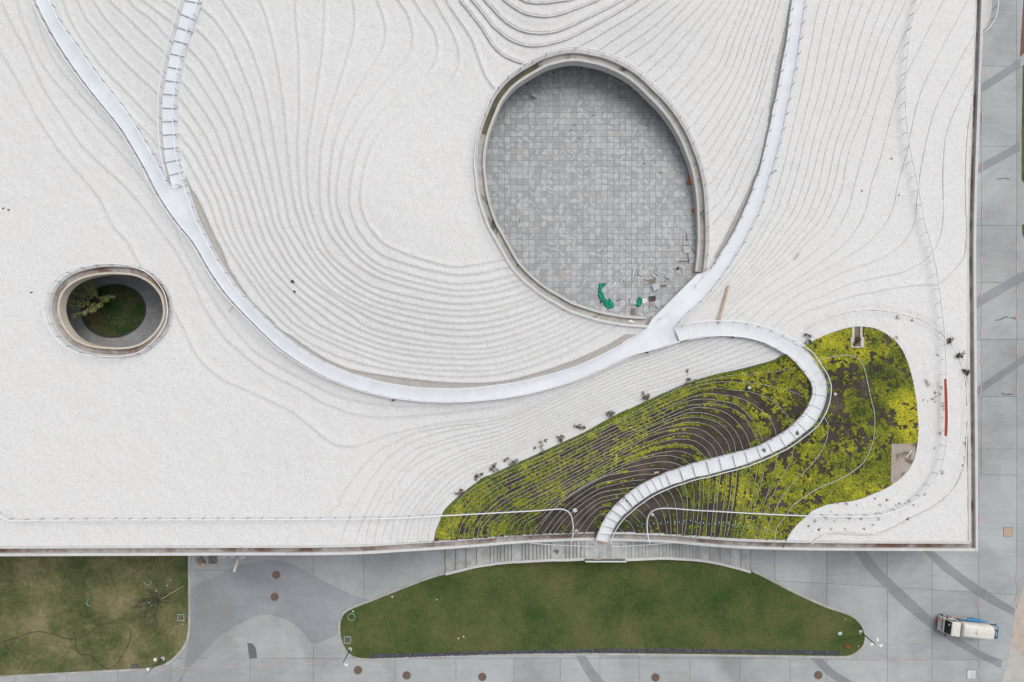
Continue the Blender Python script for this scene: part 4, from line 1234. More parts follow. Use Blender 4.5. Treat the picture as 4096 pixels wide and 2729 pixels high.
# grassy mound in the oval with its dark edging
n_ = 64
mp_ = MB()
vs_, fs_ = [], []
rings = [(1.0, 0.06), (0.8, 0.22), (0.55, 0.4), (0.28, 0.5), (0.0, 0.55)]
for r_, z_ in rings[:-1]:
    for k in range(n_):
        a = 2 * math.pi * k / n_
        e = 1 + 0.03 * math.sin(2 * a + 0.6)
        vs_.append((oc.x + rx * r_ * e * math.cos(a), oc.y + ry * r_ * e * math.sin(a), z_))
vs_.append((oc.x, oc.y, 0.55))
for i in range(3):
    for k in range(n_):
        l = (k + 1) % n_
        fs_.append((i * n_ + k, i * n_ + l, (i + 1) * n_ + l, (i + 1) * n_ + k))
for k in range(n_):
    fs_.append((3 * n_ + k, 3 * n_ + (k + 1) % n_, 4 * n_))
mp_.add(vs_, fs_)
mound = mp_.build('grass_mound', MATS['grass_oval'], None, True)
tag(mound, 'round dark grass mound on the floor of the oval lightwell', None, None, 'structure')
pp = np.array([(oc.x + (rx + .06) * (1 + 0.03 * math.sin(2 * a + .6)) * math.cos(a), oc.y + (ry + .06) * (1 + 0.03 * math.sin(2 * a + .6)) * math.sin(a), 0.12) for a in np.linspace(0, 2 * math.pi, n_, endpoint=False)])
simple('edge_stone', (0.07, 0.075, 0.085), 0.85, 0.35, 4.0)
seg_objects(np.vstack([pp, pp[:1]]), 0.2, 0.2, 'edge_stone', 'edge_stone', mound, 0.8)

# ------------------------------------------------------------------ roof railings along the lower and right edges
def px_rail(name, label, pts, extra=None):
    Pq = smooth(pts, 8.0)
    z = zb(Pq[:, 0], Pq[:, 1]) + 1.1
    k = (H - z) / FPX
    Wd = np.stack([(Pq[:, 0] - CX) * k, -(Pq[:, 1] - CY) * k, z - 1.1 - 0.02], 1)
    root = empty(name, tuple(Wd[len(Wd) // 2]))
    tag(root, label, 'railing')
    railing(root, Wd, 1.8, 1.1, 0.07)
    return root
px_rail('roof_railing', 'straight white railing along the lower left roof edge curling down beside the entrance',
        C0((-60,400),(0,425),(50,450),(300,451),(700,450),(1764,448)) + C1((400,445),(900,440),(1300,420)) + C2((0,395),(180,385),(290,376),(350,376),(392,395),(416,445),(421,540),(408,612)))
rail_r = px_rail('roof_railing', 'white railing from the entrance round the lower right gravel and up the right side',
        C2((950,612),(936,545),(934,450),(955,400),(1005,373),(1300,385),(1764,410)) + C3((300,422),(600,425),(750,420),(900,380),(1030,310),(1130,200),(1190,100),(1220,0)) + B3((1240,1400),(1240,1200),(1232,1000),(1222,760),(1200,540),(1160,270),(1110,60)) + A3((1090,1568),(1060,1400),(1020,1200),(985,1040),(960,860),(950,700),(955,500),(970,340),(990,200),(1015,80),(1035,0),(1050,-70)))

# ------------------------------------------------------------------ entrance stairs
ent = empty('entrance_stairs', W(2420, 2215, 0))
tag(ent, 'stone entrance stairs rising from both sides to a landing before the lawn', 'stairs')
simple('step_stone', (0.40, 0.405, 0.40), 0.8, 0.16, 0.9, dirt=(0.28, 0.26, 0.235), dscale=0.8, dth=(0.5, 0.75), obj_var=0.12, bmp=0.15)
LZ = 3.0
simple('step_joint', (0.17, 0.165, 0.16), 0.85, 0.2, 2.0)
exl = [80,185,290,395,537,572,605,640,680,713,748,855,890,925,965,1005,1037,1075,1110,1145,1297,1335,1372,1408,1447,1487]
exl = [1750 + v / 2.5214 for v in exl]
exr = [1520,1415,1313,1210,1105,1000,968,935,905,870,830,800,765,735,700,668,632,600,495,460,425,390,355,318,285,250]
exr = [2400 + v / 2.5214 for v in exr]
lo_l = np.array(sorted(Z_fl((60,1625),(80,1618),(290,1568),(400,1540),(600,1510),(800,1495),(1100,1480),(1480,1470),(1600,1470))))
lo_r = np.array(sorted(Z_en((150,1228),(250,1225),(500,1210),(700,1208),(1000,1225),(1200,1260),(1400,1310),(1520,1345),(1560,1360))))
def flight(ex, lo_, sg):
    n = len(ex)
    for i in range(n - 1):
        z = LZ * (i + 1) / n
        # vertical faces: take plan positions from the step's own height
        xa, xb = ex[i], ex[i + 1]
        A = W(xa, np.interp(xa, lo_[:, 0], lo_[:, 1]), z); Bq = W(xb, np.interp(xb, lo_[:, 0], lo_[:, 1]), z)
        ytop = YB - 0.02
        MB().prism([(A.x, A.y), (Bq.x, Bq.y), (Bq.x, ytop), (A.x, ytop)] if sg > 0 else [(Bq.x, Bq.y), (A.x, A.y), (A.x, ytop), (Bq.x, ytop)], -0.05, z).build('step', MATS['step_stone'], ent)
        MB().bar((A.x, A.y + .02, z + .004), (A.x, ytop - .02, z + .004), .06, .02).build('nosing', MATS['step_joint'], ent)
    path = []
    for i in range(n):
        z = LZ * min(i + 0.6, n) / n
        y = np.interp(ex[i], lo_[:, 0], lo_[:, 1])
        p = W(ex[i], y + 5, z + 0.06)
        path.append(tuple(p))
    path = resample(np.array(path), step=0.8)
    zz = path[:, 2]; path[:, 2] = np.convolve(np.r_[[zz[0]] * 2, zz, [zz[-1]] * 2], np.ones(5) / 5, 'valid')
    MB().ribbon(path, 0.34, 3.4, rise=0.05).build('side_wall', MATS['coping'], ent)
flight(exl, lo_l, 1)
flight(exr, lo_r, -1)
la, lb = W(exl[-1], 2236, LZ), W(exr[-1], 2238, LZ)
wdt = (lb.x - la.x) / 9
for i in range(9):
    x0, x1 = la.x + i * wdt, la.x + (i + 1) * wdt - 0.015
    MB().prism([(x0, la.y), (x1, la.y), (x1, YB - 0.03), (x0, YB - 0.03)], -0.05, LZ + 0.01 - random.random() * 0.004).build('landing_slab', MATS['step_stone'], ent)
m_g, t_g, b_g = new_mat('rail_glass')
b_g.inputs['Base Color'].default_value = (0.7, 0.76, 0.78, 1); b_g.inputs['Roughness'].default_value = 0.08
b_g.inputs['Transmission Weight'].default_value = 0.9; b_g.inputs['IOR'].default_value = 1.3
MATS['rail_glass'] = m_g
fx0, fx1 = la.x - 0.05, lb.x + 0.05
MB().box(((fx0 + fx1) / 2, la.y - 0.05, LZ + 0.5), (fx1 - fx0, 0.025, 0.95)).build('glass_panel', m_g, ent)
MB().box(((fx0 + fx1) / 2, la.y - 0.05, LZ + 1.02), (fx1 - fx0, 0.11, 0.06)).build('handrail', MATS['rail_paint'], ent)
for q in range(5):
    inst('railing_post', POST, ent, (fx0 + (fx1 - fx0) * q / 4, la.y - 0.05, LZ), 0)
# rails either side of the bridge mouth along the inner side of the stairs
zr = LZ
for pts in (Z_fl((920,1318),(1200,1340),(1585,1352)), Z_en((90,1103),(330,1095),(500,1082),(780,1062))):
    Pq = resample(np.array(pts), step=10.0)
    Wd = deck_world(Pq, np.full(len(Pq), zr + 1.0)); Wd[:, 2] -= 1.0
    railing(ent, Wd, 1.35, 1.0, 0.03)
# ------------------------------------------------------------------ street level: ground, concrete slabs, bands, lawns, kerbs
def concrete_mat(name, col, warm, ov=0.05):
    m, t, b = new_mat(name)
    p = pos(t)
    c = ramp(t, noise(t, p, 0.11, 7, 0.62, 0.5), [(0.30, tuple(x * 0.78 for x in col)), (0.5, col), (0.70, tuple(x * 1.2 for x in col))])
    w = ramp(t, noise(t, p, 0.16, 6, 0.6, 1.0), [(0.52, (0, 0, 0)), (0.75, (1, 1, 1))])
    c = mixc(t, math_(t, 'MULTIPLY', w, 0.5), c, warm)
    # trowel streaks and scuffs
    mp = nd(t, 'ShaderNodeMapping'); t.links.new(p, mp.inputs['Vector']); mp.inputs['Scale'].default_value = (0.35, 2.4, 1); mp.inputs['Rotation'].default_value = (0, 0, 0.4)
    sx = ramp(t, noise(t, mp.outputs[0], 0.7, 6, 0.7), [(0.35, (0.86, 0.86, 0.87)), (0.7, (1.06, 1.06, 1.05))])
    c = mixc(t, 0.6, c, mixc(t, 1.0, c, sx, 'MULTIPLY'))
    f = ramp(t, noise(t, p, 16, 3, 0.7), [(0.3, (0.93, 0.93, 0.93)), (0.7, (1.05, 1.05, 1.05))])
    c = mixc(t, 1.0, c, f, 'MULTIPLY')
    d = ramp(t, noise(t, p, 0.5, 8, 0.7, 0.3), [(0.66, (0, 0, 0)), (0.80, (1, 1, 1))])
    c = mixc(t, math_(t, 'MULTIPLY', d, 0.32), c, tuple(x * 0.55 for x in col))
    e = ramp(t, noise(t, p, 0.055, 4, 0.55, 1.5), [(0.56, (0, 0, 0)), (0.68, (1, 1, 1))])
    c = mixc(t, math_(t, 'MULTIPLY', e, 0.30), c, (0.20, 0.185, 0.165))
    vo = nd(t, 'ShaderNodeTexVoronoi', feature='DISTANCE_TO_EDGE'); vo.inputs['Scale'].default_value = 0.085
    dv = nd(t, 'ShaderNodeVectorMath', operation='ADD'); t.links.new(p, dv.inputs[0])
    nz = nd(t, 'ShaderNodeTexNoise'); nz.inputs['Scale'].default_value = 0.35; nz.inputs['Detail'].default_value = 5; t.links.new(p, nz.inputs['Vector'])
    sc_ = nd(t, 'ShaderNodeVectorMath', operation='SCALE'); t.links.new(nz.outputs['Color'], sc_.inputs[0]); sc_.inputs['Scale'].default_value = 5.0
    t.links.new(sc_.outputs[0], dv.inputs[1]); t.links.new(dv.outputs[0], vo.inputs['Vector'])
    ck = ramp(t, vo.outputs['Distance'], [(0.0, (1, 1, 1)), (0.006, (0, 0, 0))])
    c = mixc(t, math_(t, 'MULTIPLY', ck, 0.22), c, tuple(x * 0.6 for x in col))
    oi = nd(t, 'ShaderNodeObjectInfo')
    v = math_(t, 'MULTIPLY_ADD', oi.outputs['Random'], ov * 2); v.node.inputs[2].default_value = 1 - ov
    g = nd(t, 'ShaderNodeCombineColor')
    for i in range(3): t.links.new(v, g.inputs[i])
    c = mixc(t, 1.0, c, g.outputs[0], 'MULTIPLY')
    t.links.new(c, b.inputs['Base Color'])
    b.inputs['Roughness'].default_value = 0.75
    MATS[name] = m
    return m
concrete_mat('street_concrete', (0.355, 0.374, 0.378), (0.43, 0.415, 0.375), 0.08)
concrete_mat('band_concrete', (0.25, 0.265, 0.275), (0.28, 0.283, 0.28), 0.06)
concrete_mat('blue_concrete', (0.28, 0.30, 0.315), (0.305, 0.31, 0.31), 0.02)
simple('kerb_stone', (0.40, 0.395, 0.37), 0.85, 0.1, 1.2, dirt=(0.30, 0.28, 0.25), dscale=0.9, dth=(0.5, 0.8), obj_var=0.10)
def g2(p, z=0.0):
    q = W(p[0], p[1], z)
    return (q.x, q.y)
GR = MB()
GR.add([(-400, -400, -0.07), (400, -400, -0.07), (400, 400, -0.07), (-400, 400, -0.07)], [(0, 1, 2, 3)])
ground = GR.build('ground', MATS['joint_dark'])
tag(ground, 'ground under the street paving', None, None, 'structure')
pav = empty('pavement', (0, 0, 0))
tag(pav, 'pale grey concrete street paving in large slabs', None, None, 'structure')
def clip(poly, a, b, keep):
    """half-plane clip; keep = +1 left of a->b in picture coordinates"""
    out = []
    f = lambda p: ((b[0] - a[0]) * (p[1] - a[1]) - (b[1] - a[1]) * (p[0] - a[0])) * keep
    for i in range(len(poly)):
        p, q = poly[i], poly[(i + 1) % len(poly)]
        fp, fq = f(p), f(q)
        if fp >= 0: out.append(p)
        if (fp < 0) != (fq < 0):
            t = fp / (fp - fq)
            out.append((p[0] + (q[0] - p[0]) * t, p[1] + (q[1] - p[1]) * t))
    return out
def split(polys, a, b):
    r = []
    for p in polys:
        for s in (1, -1):
            q = clip(p, a, b, s)
            if len(q) > 2:
                ar = abs(sum(q[i][0] * q[(i + 1) % len(q)][1] - q[(i + 1) % len(q)][0] * q[i][1] for i in range(len(q)))) / 2
                if ar > 60: r.append(q)
    return r
def shrink(poly, d):
    """inset a convex polygon by d pixels"""
    n = len(poly)
    c = (sum(p[0] for p in poly) / n, sum(p[1] for p in poly) / n)
    out = poly
    for i in range(n):
        a, b = poly[i], poly[(i + 1) % n]
        l = math.hypot(b[0] - a[0], b[1] - a[1])
        if l < 1e-6: continue
        nx, ny = -(b[1] - a[1]) / l, (b[0] - a[0]) / l
        if (c[0] - a[0]) * nx + (c[1] - a[1]) * ny < 0: nx, ny = -nx, -ny
        a2, b2 = (a[0] + nx * d, a[1] + ny * d), (b[0] + nx * d, b[1] + ny * d)
        s = 1 if ((b2[0] - a2[0]) * (c[1] - a2[1]) - (b2[1] - a2[1]) * (c[0] - a2[0])) > 0 else -1
        out = clip(out, a2, b2, s)
        if len(out) < 3: return None
    return out
rect = lambda x0, y0, x1, y1: [(x0, y0), (x1, y0), (x1, y1), (x0, y1)]
vert = lambda x: ((x, 0), (x, 100))
horz = lambda y: ((0, y), (100, y))
REG = [
 (rect(-900, 1900, 1254, 2634), [horz(2280)] + [vert(x) for x in (-500, 60, 520, 1000)][:0]),
 (rect(-900, 2634, 1254, 3300), [vert(x) for x in (-500, 60, 266, 470, 685, 1000)] + [horz(2960)]),
 (rect(1254, 1900, 3100, 2634), [vert(1455), vert(1780), vert(2400)]),
 (rect(1254, 2634, 3160, 3300), [vert(x) for x in (1580, 1824, 2056, 2241, 2400, 2555, 2760, 2960)] + [horz(2960)]),
 (rect(3100, 1900, 4067, 2640), [vert(x) for x in (3307, 3550, 3728, 3915)] + [((3100, 2322), (4070, 2380))]),
 (rect(3160, 2640, 4067, 3300), [vert(x) for x in (3307, 3550, 3728, 3915)] + [horz(2960)]),
 (rect(3600, -900, 3925, 1900), [horz(y) for y in (-600, -200, 265, 585, 902, 1130, 1358, 1587, 1797)]),
 (rect(3925, -900, 4067, 1900), [horz(y) for y in (-600, -200, 265, 585, 902, 1130, 1358, 1587, 1797)]),
 (rect(4067, -900, 4420, 3300), [horz(y) for y in (-600, -200, 265, 902, 1358, 1797, 2165, 2640)]),
]
for poly, cuts in REG:
    ps = [poly]
    for a, b in cuts: ps = split(ps, a, b)
    for q in ps:
        s = shrink(q, 0.55)
        if s is None: continue
        MB().prism([g2(p) for p in s], -0.06, -0.002 * random.random()).build('concrete_slab', MATS['street_concrete'], pav)
def band(L, Rr, mat='band_concrete', z=0.006, step=6.0):
    L, Rr = smooth(L, step), smooth(Rr, step)
    n = max(len(L), len(Rr))
    L, Rr = resample(L, n=n), resample(Rr, n=n)
    MB().strip(lift(L, z), lift(Rr, z)).build('paving_band', MATS[mat], pav)
band(C3((560,600),(595,662),(680,790),(800,910),(920,1030),(1060,1150),(1200,1250),(1400,1370),(1605,1470)), C3((640,600),(675,662),(760,770),(860,870),(980,980),(1130,1120),(1330,1270),(1480,1360),(1618,1415)))
band(C3((1010,600),(1075,665),(1190,780),(1330,890),(1450,975),(1560,1040),(1695,1110)), C3((1085,600),(1145,665),(1260,760),(1380,850),(1500,930),(1620,1010),(1705,1060)))
band(A3((1380,640),(1440,600),(1740,400)), A3((1380,700),(1440,660),(1740,465)))
band(A3((1380,1180),(1437,1145),(1735,980)), A3((1380,1240),(1437,1205),(1735,1040)))
band(B3((1380,515),(1440,480),(1764,300),(1800,280)), B3((1380,590),(1440,555),(1764,370),(1800,350)))
band(B3((1380,1140),(1440,1100),(1764,880),(1800,858)), B3((1380,1200),(1440,1160),(1764,935),(1800,913)))
band(C2((440,1385),(490,1480),(560,1580),(620,1640)), C2((510,1385),(560,1470),(640,1568),(700,1640)))
band(C3((290,1400),(400,1510),(480,1568),(560,1620)), C3((370,1400),(450,1480),(590,1568),(670,1615)))
DK = smooth(C0((1305,912),(1400,878),(1540,812),(1650,762),(1764,738)) + C1((100,725),(220,745),(320,785),(430,850),(560,915),(700,975),(790,1000)), 8.0)
DK2 = smooth(C1((560,1242),(385,1300),(330,1230),(260,1165),(180,1125),(60,1100)) + C0((1764,1112),(1660,1165),(1580,1210),(1500,1270),(1400,1372),(1270,1505),(1180,1600)), 8.0)
poly = [g2(p) for p in np.vstack([DK, C1((640,1062)), C1((600,1110)), C1((575,1200)), DK2, C0((1250,1600)), C0((1305,1250))])]
MB().prism(poly, -0.03, 0.005).build('paving_band', MATS['blue_concrete'], pav)
simple('wet_patch', (0.13, 0.135, 0.14), 0.5, 0.1, 2.0)
MB().prism([g2(p) for p in C0((1705,1295),(1740,1300),(1764,1330)) + C1((8,1400)) + C0((1720,1405))], -0.03, 0.009).build('paving_patch', MATS['wet_patch'], pav)
MB().prism([g2(p) for p in C0((1305,1500),(1440,1390),(1560,1310),(1700,1220),(1764,1195)) + C1((120,1180),(260,1260),(330,1360),(330,1400)) + C0((1500,1405))][::1], -0.04, 0.0035).build('paving_band', MATS['street_concrete'], pav)
# sandy verge and planting strip at the right margin
MB().prism([g2(p) for p in C3((1700,1110),(1764,880),(1830,860),(1830,1500),(1764,1390),(1675,1300))], -0.03, 0.010).build('sandy_verge', MATS['sand'], pav)
MB().prism([g2(p) for p in C3((1675,1300),(1764,1390),(1830,1500),(1830,1620),(1600,1620))], -0.03, 0.0085).build('sandy_verge', MATS['pale_sand'], pav)
simple('red_brick', (0.16, 0.075, 0.055), 0.85, 0.3, 3.0)
MB().prism([g2(p) for p in A3((1760,0),(1735,395),(1764,370),(1850,330),(1850,-80),(1762,-80))], -0.03, 0.012).build('brick_strip', MATS['red_brick'], pav)
MB().prism([g2(p) for p in A3((1757,450),(1748,900),(1748,1240),(1764,1260),(1830,1260),(1830,440))], -0.03, 0.02).build('grass_verge', MATS['grass_mid'], pav)
MB().prism([g2(p) for p in B3((1750,-20),(1752,40),(1764,75),(1830,90),(1830,-20))], -0.03, 0.024).build('grass_verge', MATS['grass_mid'], pav)

LAWN_L = C0((-700,690),(1295,690),(1297,1190),(1280,1280),(1220,1370),(1130,1440),(1030,1468),(0,1522),(-700,1560))
LAWN_Ls = np.array(C0((-700,600),(1295,600))); 
lp_curve = smooth(C0((1295,690),(1297,1100),(1294,1200),(1278,1285),(1220,1370),(1130,1440),(1030,1468)), 8.0)
lawn_l_poly = np.vstack([C0((-700,560)), C0((1295,560)), lp_curve, C0((0,1522)), C0((-700,1560))])
LM_low = smooth(C2((0,1362),(-100,1366)) + C1((1000,1392),(780,1400),(700,1395),(650,1372),(610,1318),(586,1240),(584,1170),(600,1110),(640,1075),(800,1010),(1000,930),(1200,855),(1300,826)), 8.0)
LM_top = smooth(C1((1300,826),(1400,790),(1764,640)) + C2((300,600),(1300,600),(1650,790)), 8.0)
LM_r = smooth(C2((1650,800),(1764,860)) + C3((150,940),(300,1010),(400,1055),(580,1120),(640,1180),(662,1240),(655,1300),(620,1345),(560,1380),(520,1385)), 8.0)
lawn_m_poly = np.vstack([LM_low, LM_top[1:], LM_r, C3((0,1378))])
def lawn_obj(name, poly, mat, label, z=0.05):
    """grass sheet on a grid with gentle unevenness"""
    P = np.array([g2(p) for p in poly])
    o = MB().prism([tuple(p) for p in P], -0.05, z).build(name, MATS[mat])
    tag(o, label, None, None, 'structure')
    return o, P
lawn_l, PL = lawn_obj('lawn', lawn_l_poly, 'grass_left', 'patchy green lawn at lower left')
lawn_m, PM = lawn_obj('lawn', lawn_m_poly, 'grass_mid', 'long green lawn below the entrance stairs')
# grass tufts that break up the sheet
def tufts(name, poly, n, mat, z, label, hmin=0.05, hmax=0.10):
    x = rng.uniform(poly[:, 0].min(), poly[:, 0].max(), n * 2); y = rng.uniform(poly[:, 1].min(), poly[:, 1].max(), n * 2)
    k = inside(x, y, poly) & (np.abs(x) < 76) & (y > -52)
    x, y = x[k][:n], y[k][:n]
    m = len(x)
    a = rng.uniform(0, 2 * np.pi, m); l = rng.uniform(0.05, 0.13, m); h = rng.uniform(hmin, hmax, m)
    dx, dy = np.cos(a), np.sin(a)
    V = np.empty((m, 3, 3), np.float32)
    V[:, 0] = np.stack([x - dy * l * .35, y + dx * l * .35, np.full(m, z - .01)], 1)
    V[:, 1] = np.stack([x + dy * l * .35, y - dx * l * .35, np.full(m, z - .01)], 1)
    V[:, 2] = np.stack([x + dx * l, y + dy * l, z + h], 1)
    me = bpy.data.meshes.new(name)
    me.vertices.add(m * 3); me.vertices.foreach_set('co', V.ravel())
    me.loops.add(m * 3); me.loops.foreach_set('vertex_index', np.arange(m * 3, dtype=np.int32))
    me.polygons.add(m); me.polygons.foreach_set('loop_start', np.arange(0, m * 3, 3, dtype=np.int32)); me.polygons.foreach_set('loop_total', np.full(m, 3, np.int32))
    me.materials.append(MATS[mat]); me.update(calc_edges=True)
    o = bpy.data.objects.new(name, me); COL.objects.link(o)
    tag(o, label, 'grass', None, 'stuff')
tufts('grass', PL, 45000, 'grass_left', 0.05, 'short patchy grass blades of the lower left lawn')
tufts('grass', PM, 60000, 'grass_mid', 0.05, 'short green grass blades of the long lawn below the stairs')
# kerb stones
kl = empty('lawn_kerb', W(745, 2450, 0)); tag(kl, 'pale stone kerb round the lower left lawn', 'kerb')
kc = np.vstack([smooth(C0((1304,690),(1306,1100),(1303,1200),(1287,1290),(1228,1378),(1136,1449),(1032,1477)), 8.0), C0((0,1531)), C0((-600,1565))])
seg_objects(lift(kc, 0.075), 0.30, 0.12, 'kerb_stone', 'kerb_stone', kl, 0.95)
km = empty('lawn_kerb', W(2300, 2620, 0)); tag(km, 'pale stone kerb round the long lawn below the stairs', 'kerb')
kmc = np.vstack([smooth(C3((0,1388)) + C2((1000,1378),(0,1374)) + C1((1000,1402),(780,1411),(700,1405),(642,1380),(600,1322),(576,1240),(574,1165),(592,1105),(634,1066),(800,1000),(1000,921),(1200,846),(1300,818)), 8.0)])
seg_objects(lift(kmc, 0.075), 0.28, 0.12, 'kerb_stone', 'kerb_stone', km, 0.9)
kmr = smooth(C2((1660,800),(1764,851)) + C3((150,930),(300,1001),(404,1046),(586,1112),(650,1174),(673,1240),(666,1306),(628,1354),(566,1390),(520,1395),(0,1388)), 8.0)
seg_objects(lift(kmr, 0.072), 0.28, 0.12, 'kerb_stone', 'kerb_stone', km, 0.9)
# dark pebble strip at the lower edge of the long lawn
pbl = np.vstack([resample(np.array(C1((785,1378),(1764,1348)) + C2((1000,1336),(1764,1345)) + C3((300,1347),(490,1355))), step=10.0)])
pbr = np.vstack([resample(np.array(C1((785,1404),(1764,1372)) + C2((1000,1362),(1764,1370)) + C3((300,1374),(500,1383))), n=len(pbl))])
ps_ = MB(); ps_.strip(lift(pbl, 0.075), lift(pbr, 0.075), 0.08)
pl0, pr0 = lift(pbl, 0.08), lift(pbr, 0.08)
ico = [(0, 0, 1), (.9, 0, .1), (.2, .85, .1), (-.8, .4, .05), (-.5, -.75, .1), (.5, -.7, .1)]
icof = [(0, 1, 2), (0, 2, 3), (0, 3, 4), (0, 4, 5), (0, 5, 1)]
for q in range(5200):
    f = rng.random() * (len(pl0) - 1); i = int(f); g = rng.random()
    p = (pl0[i] * (1 - g) + pr0[i] * g) * (1 - (f - i)) + (pl0[i + 1] * (1 - g) + pr0[i + 1] * g) * (f - i)
    s = rng.uniform(0.05, 0.11); a = rng.uniform(0, 6.28)
    ca, sa = math.cos(a) * s, math.sin(a) * s
    ps_.add([(p[0] + x * ca - y * sa, p[1] + x * sa + y * ca, p[2] - .01 + z * s * .7) for x, y, z in ico], icof)
tag(ps_.build('dark_pebbles', M_cobble, None, False, False), 'strip of dark grey pebbles along the lower edge of the long lawn', 'pebbles', None, 'stuff')
# ------------------------------------------------------------------ planting: sedum clumps over the soil, shrubs, weeds
DEN = np.array([(1800,2080,.9,.55),(1850,2000,.85,.5),(1950,1950,.9,.42),(2000,2100,.95,.45),(2060,2120,.8,.4),(2150,1900,.9,.45),(2250,1850,.75,.55),(2350,1800,.7,.55),(2450,1750,.7,.5),(2550,1680,.75,.5),(2700,1600,.8,.5),(2830,1540,.75,.5),(2950,1500,.7,.6),(3050,1480,.8,.6),
 (2900,1620,.5,.5),(3000,1600,.6,.65),(3100,1560,.7,.6),(3000,1700,.6,.55),(2900,1690,.1,.4),(2950,1750,.05,.4),(2750,1680,.35,.5),(2700,1700,.45,.6),(2650,1760,.3,.6),(2800,1760,.1,.4),(2900,1770,.25,.4),(2550,1810,.55,.65),(2500,1850,.6,.65),(2400,1870,.6,.6),(2300,1930,.5,.55),(2250,1980,.6,.55),(2150,2030,.5,.5),
 (2200,2080,.15,.3),(2280,2000,.12,.4),(2350,1960,.25,.5),(2450,1920,.35,.6),(2550,1880,.15,.5),(2620,1850,.15,.4),(2380,2030,.08,.4),(2300,2110,.04,.3),(2140,2115,.2,.35),(2420,2010,.2,.4),(2700,1850,.1,.4),
 (2520,2060,.4,.15),(2600,2000,.3,.25),(2680,1980,.45,.2),(2750,1950,.45,.3),(2800,2050,.5,.35),(2880,1950,.75,.65),(2900,2080,.45,.3),(2980,1950,.85,.7),(3000,2080,.85,.55),(3080,2000,.75,.55),(3100,2120,.95,.55),(3030,1880,.75,.55),(3150,1900,.65,.55),(3250,1750,.5,.6),(3250,1650,.55,.4),(3150,1800,.6,.55),
 (3350,1700,.4,.45),(3350,1550,.5,.35),(3200,1420,.92,.7),(3300,1380,.88,.75),(3350,1430,.8,.7),(3420,1400,.75,.7),(3520,1380,.5,.55),(3560,1500,.7,.25),(3450,1550,.5,.25),(3600,1620,.95,.85),(3640,1700,.97,.95),(3560,1750,.9,.5),(3500,1650,.65,.3),(3500,1850,.8,.45),(3420,1950,.92,.75),(3350,2000,.88,.6),(3200,2000,.7,.55),(3300,1850,.6,.5)])
def idw(x, y):
    d2 = (x[:, None] - DEN[:, 0]) ** 2 + (y[:, None] - DEN[:, 1]) ** 2 + 400
    w = 1 / d2 ** 1.6
    w /= w.sum(1, keepdims=True)
    return (w * DEN[:, 2]).sum(1), (w * DEN[:, 3]).sum(1)
NS = 230000
sx_ = rng.uniform(1730, 3680, NS); sy_ = rng.uniform(1300, 2172, NS)
PADP = Z_ge((1425,820),(1672,812),(1700,930),(1640,1080),(1560,1170),(1440,1240),(1413,1200))
k = inside(sx_, sy_, green_poly) & ~inside(sx_, sy_, np.array(PADP))
walk_poly = np.vstack([smooth(W5O, 10.0), smooth(W5I, 10.0)[::-1]])
k &= ~((sx_ > 3408) & (sx_ < 3455) & (sy_ > 1305) & (sy_ < 1392))
k &= (-(sy_ - CY) * (H - zb(sx_, sy_)) / FPX > YB + 1.35)
sx_, sy_ = sx_[k], sy_[k]
soil_lines = [ln['P'][::3] for ln in LINES if ln['where'] == 'soil' and ln['h'] > 0]
LP = np.vstack([np.c_[p, np.full(len(p), i), np.arange(len(p)) * 21.0] for i, p in enumerate(soil_lines)])
near = np.empty(len(sx_), int)
for a in range(0, len(sx_), 3000):
    d = (sx_[a:a + 3000, None] - LP[:, 0]) ** 2 + (sy_[a:a + 3000, None] - LP[:, 1]) ** 2
    near[a:a + 3000] = d.argmin(1)
li = LP[near, 2].astype(int)
nx_ = np.minimum(near + 1, len(LP) - 1)
tx, ty = LP[nx_, 0] - LP[near, 0], LP[nx_, 1] - LP[near, 1]
bad = LP[nx_, 2] != LP[near, 2]
tx[bad], ty[bad] = 1, 0
side_ = (tx * (sy_ - LP[near, 1]) - ty * (sx_ - LP[near, 0])) > 0
band_id = li * 2 + side_
# both sides of one strip between two lines share an id when the lines are neighbours
strip_id = li + side_.astype(int)
rb = np.random.default_rng(5).uniform(-.5, .38, 200)[strip_id % 200]
al = vnoise(LP[near, 3] + strip_id * 977.0, strip_id * 53.0, 85.0, 21) * 1.5
fine = vnoise(sx_, sy_, 8.0, 22) * 0.9 + vnoise(sx_, sy_, 17.0, 23) * 1.1 + vnoise(sx_, sy_, 40.0, 24) * 0.5
tl = np.maximum(np.hypot(tx, ty), 1e-6)
su = LP[near, 3] + ((sx_ - LP[near, 0]) * tx + (sy_ - LP[near, 1]) * ty) / tl
sv = ((sx_ - LP[near, 0]) * ty - (sy_ - LP[near, 1]) * tx) / tl
streak = vnoise(su + li * 311.0, sv * 4.0 + li * 97.0, 34.0, 61) * 1.2 + vnoise(su + li * 131.0, sv * 2.5 + li * 57.0, 15.0, 62) * 0.9
den, yel = idw(sx_, sy_)
left = sx_ < 2980
score = den * 0.92 + np.where(left, 0.62 * rb + 0.48 * al, 0.22 * al) + np.where(left, 0.30 * fine + 0.42 * streak, 0.60 * fine) - 0.04
k = score > 0.50 + rng.uniform(-0.05, 0.05, len(sx_))
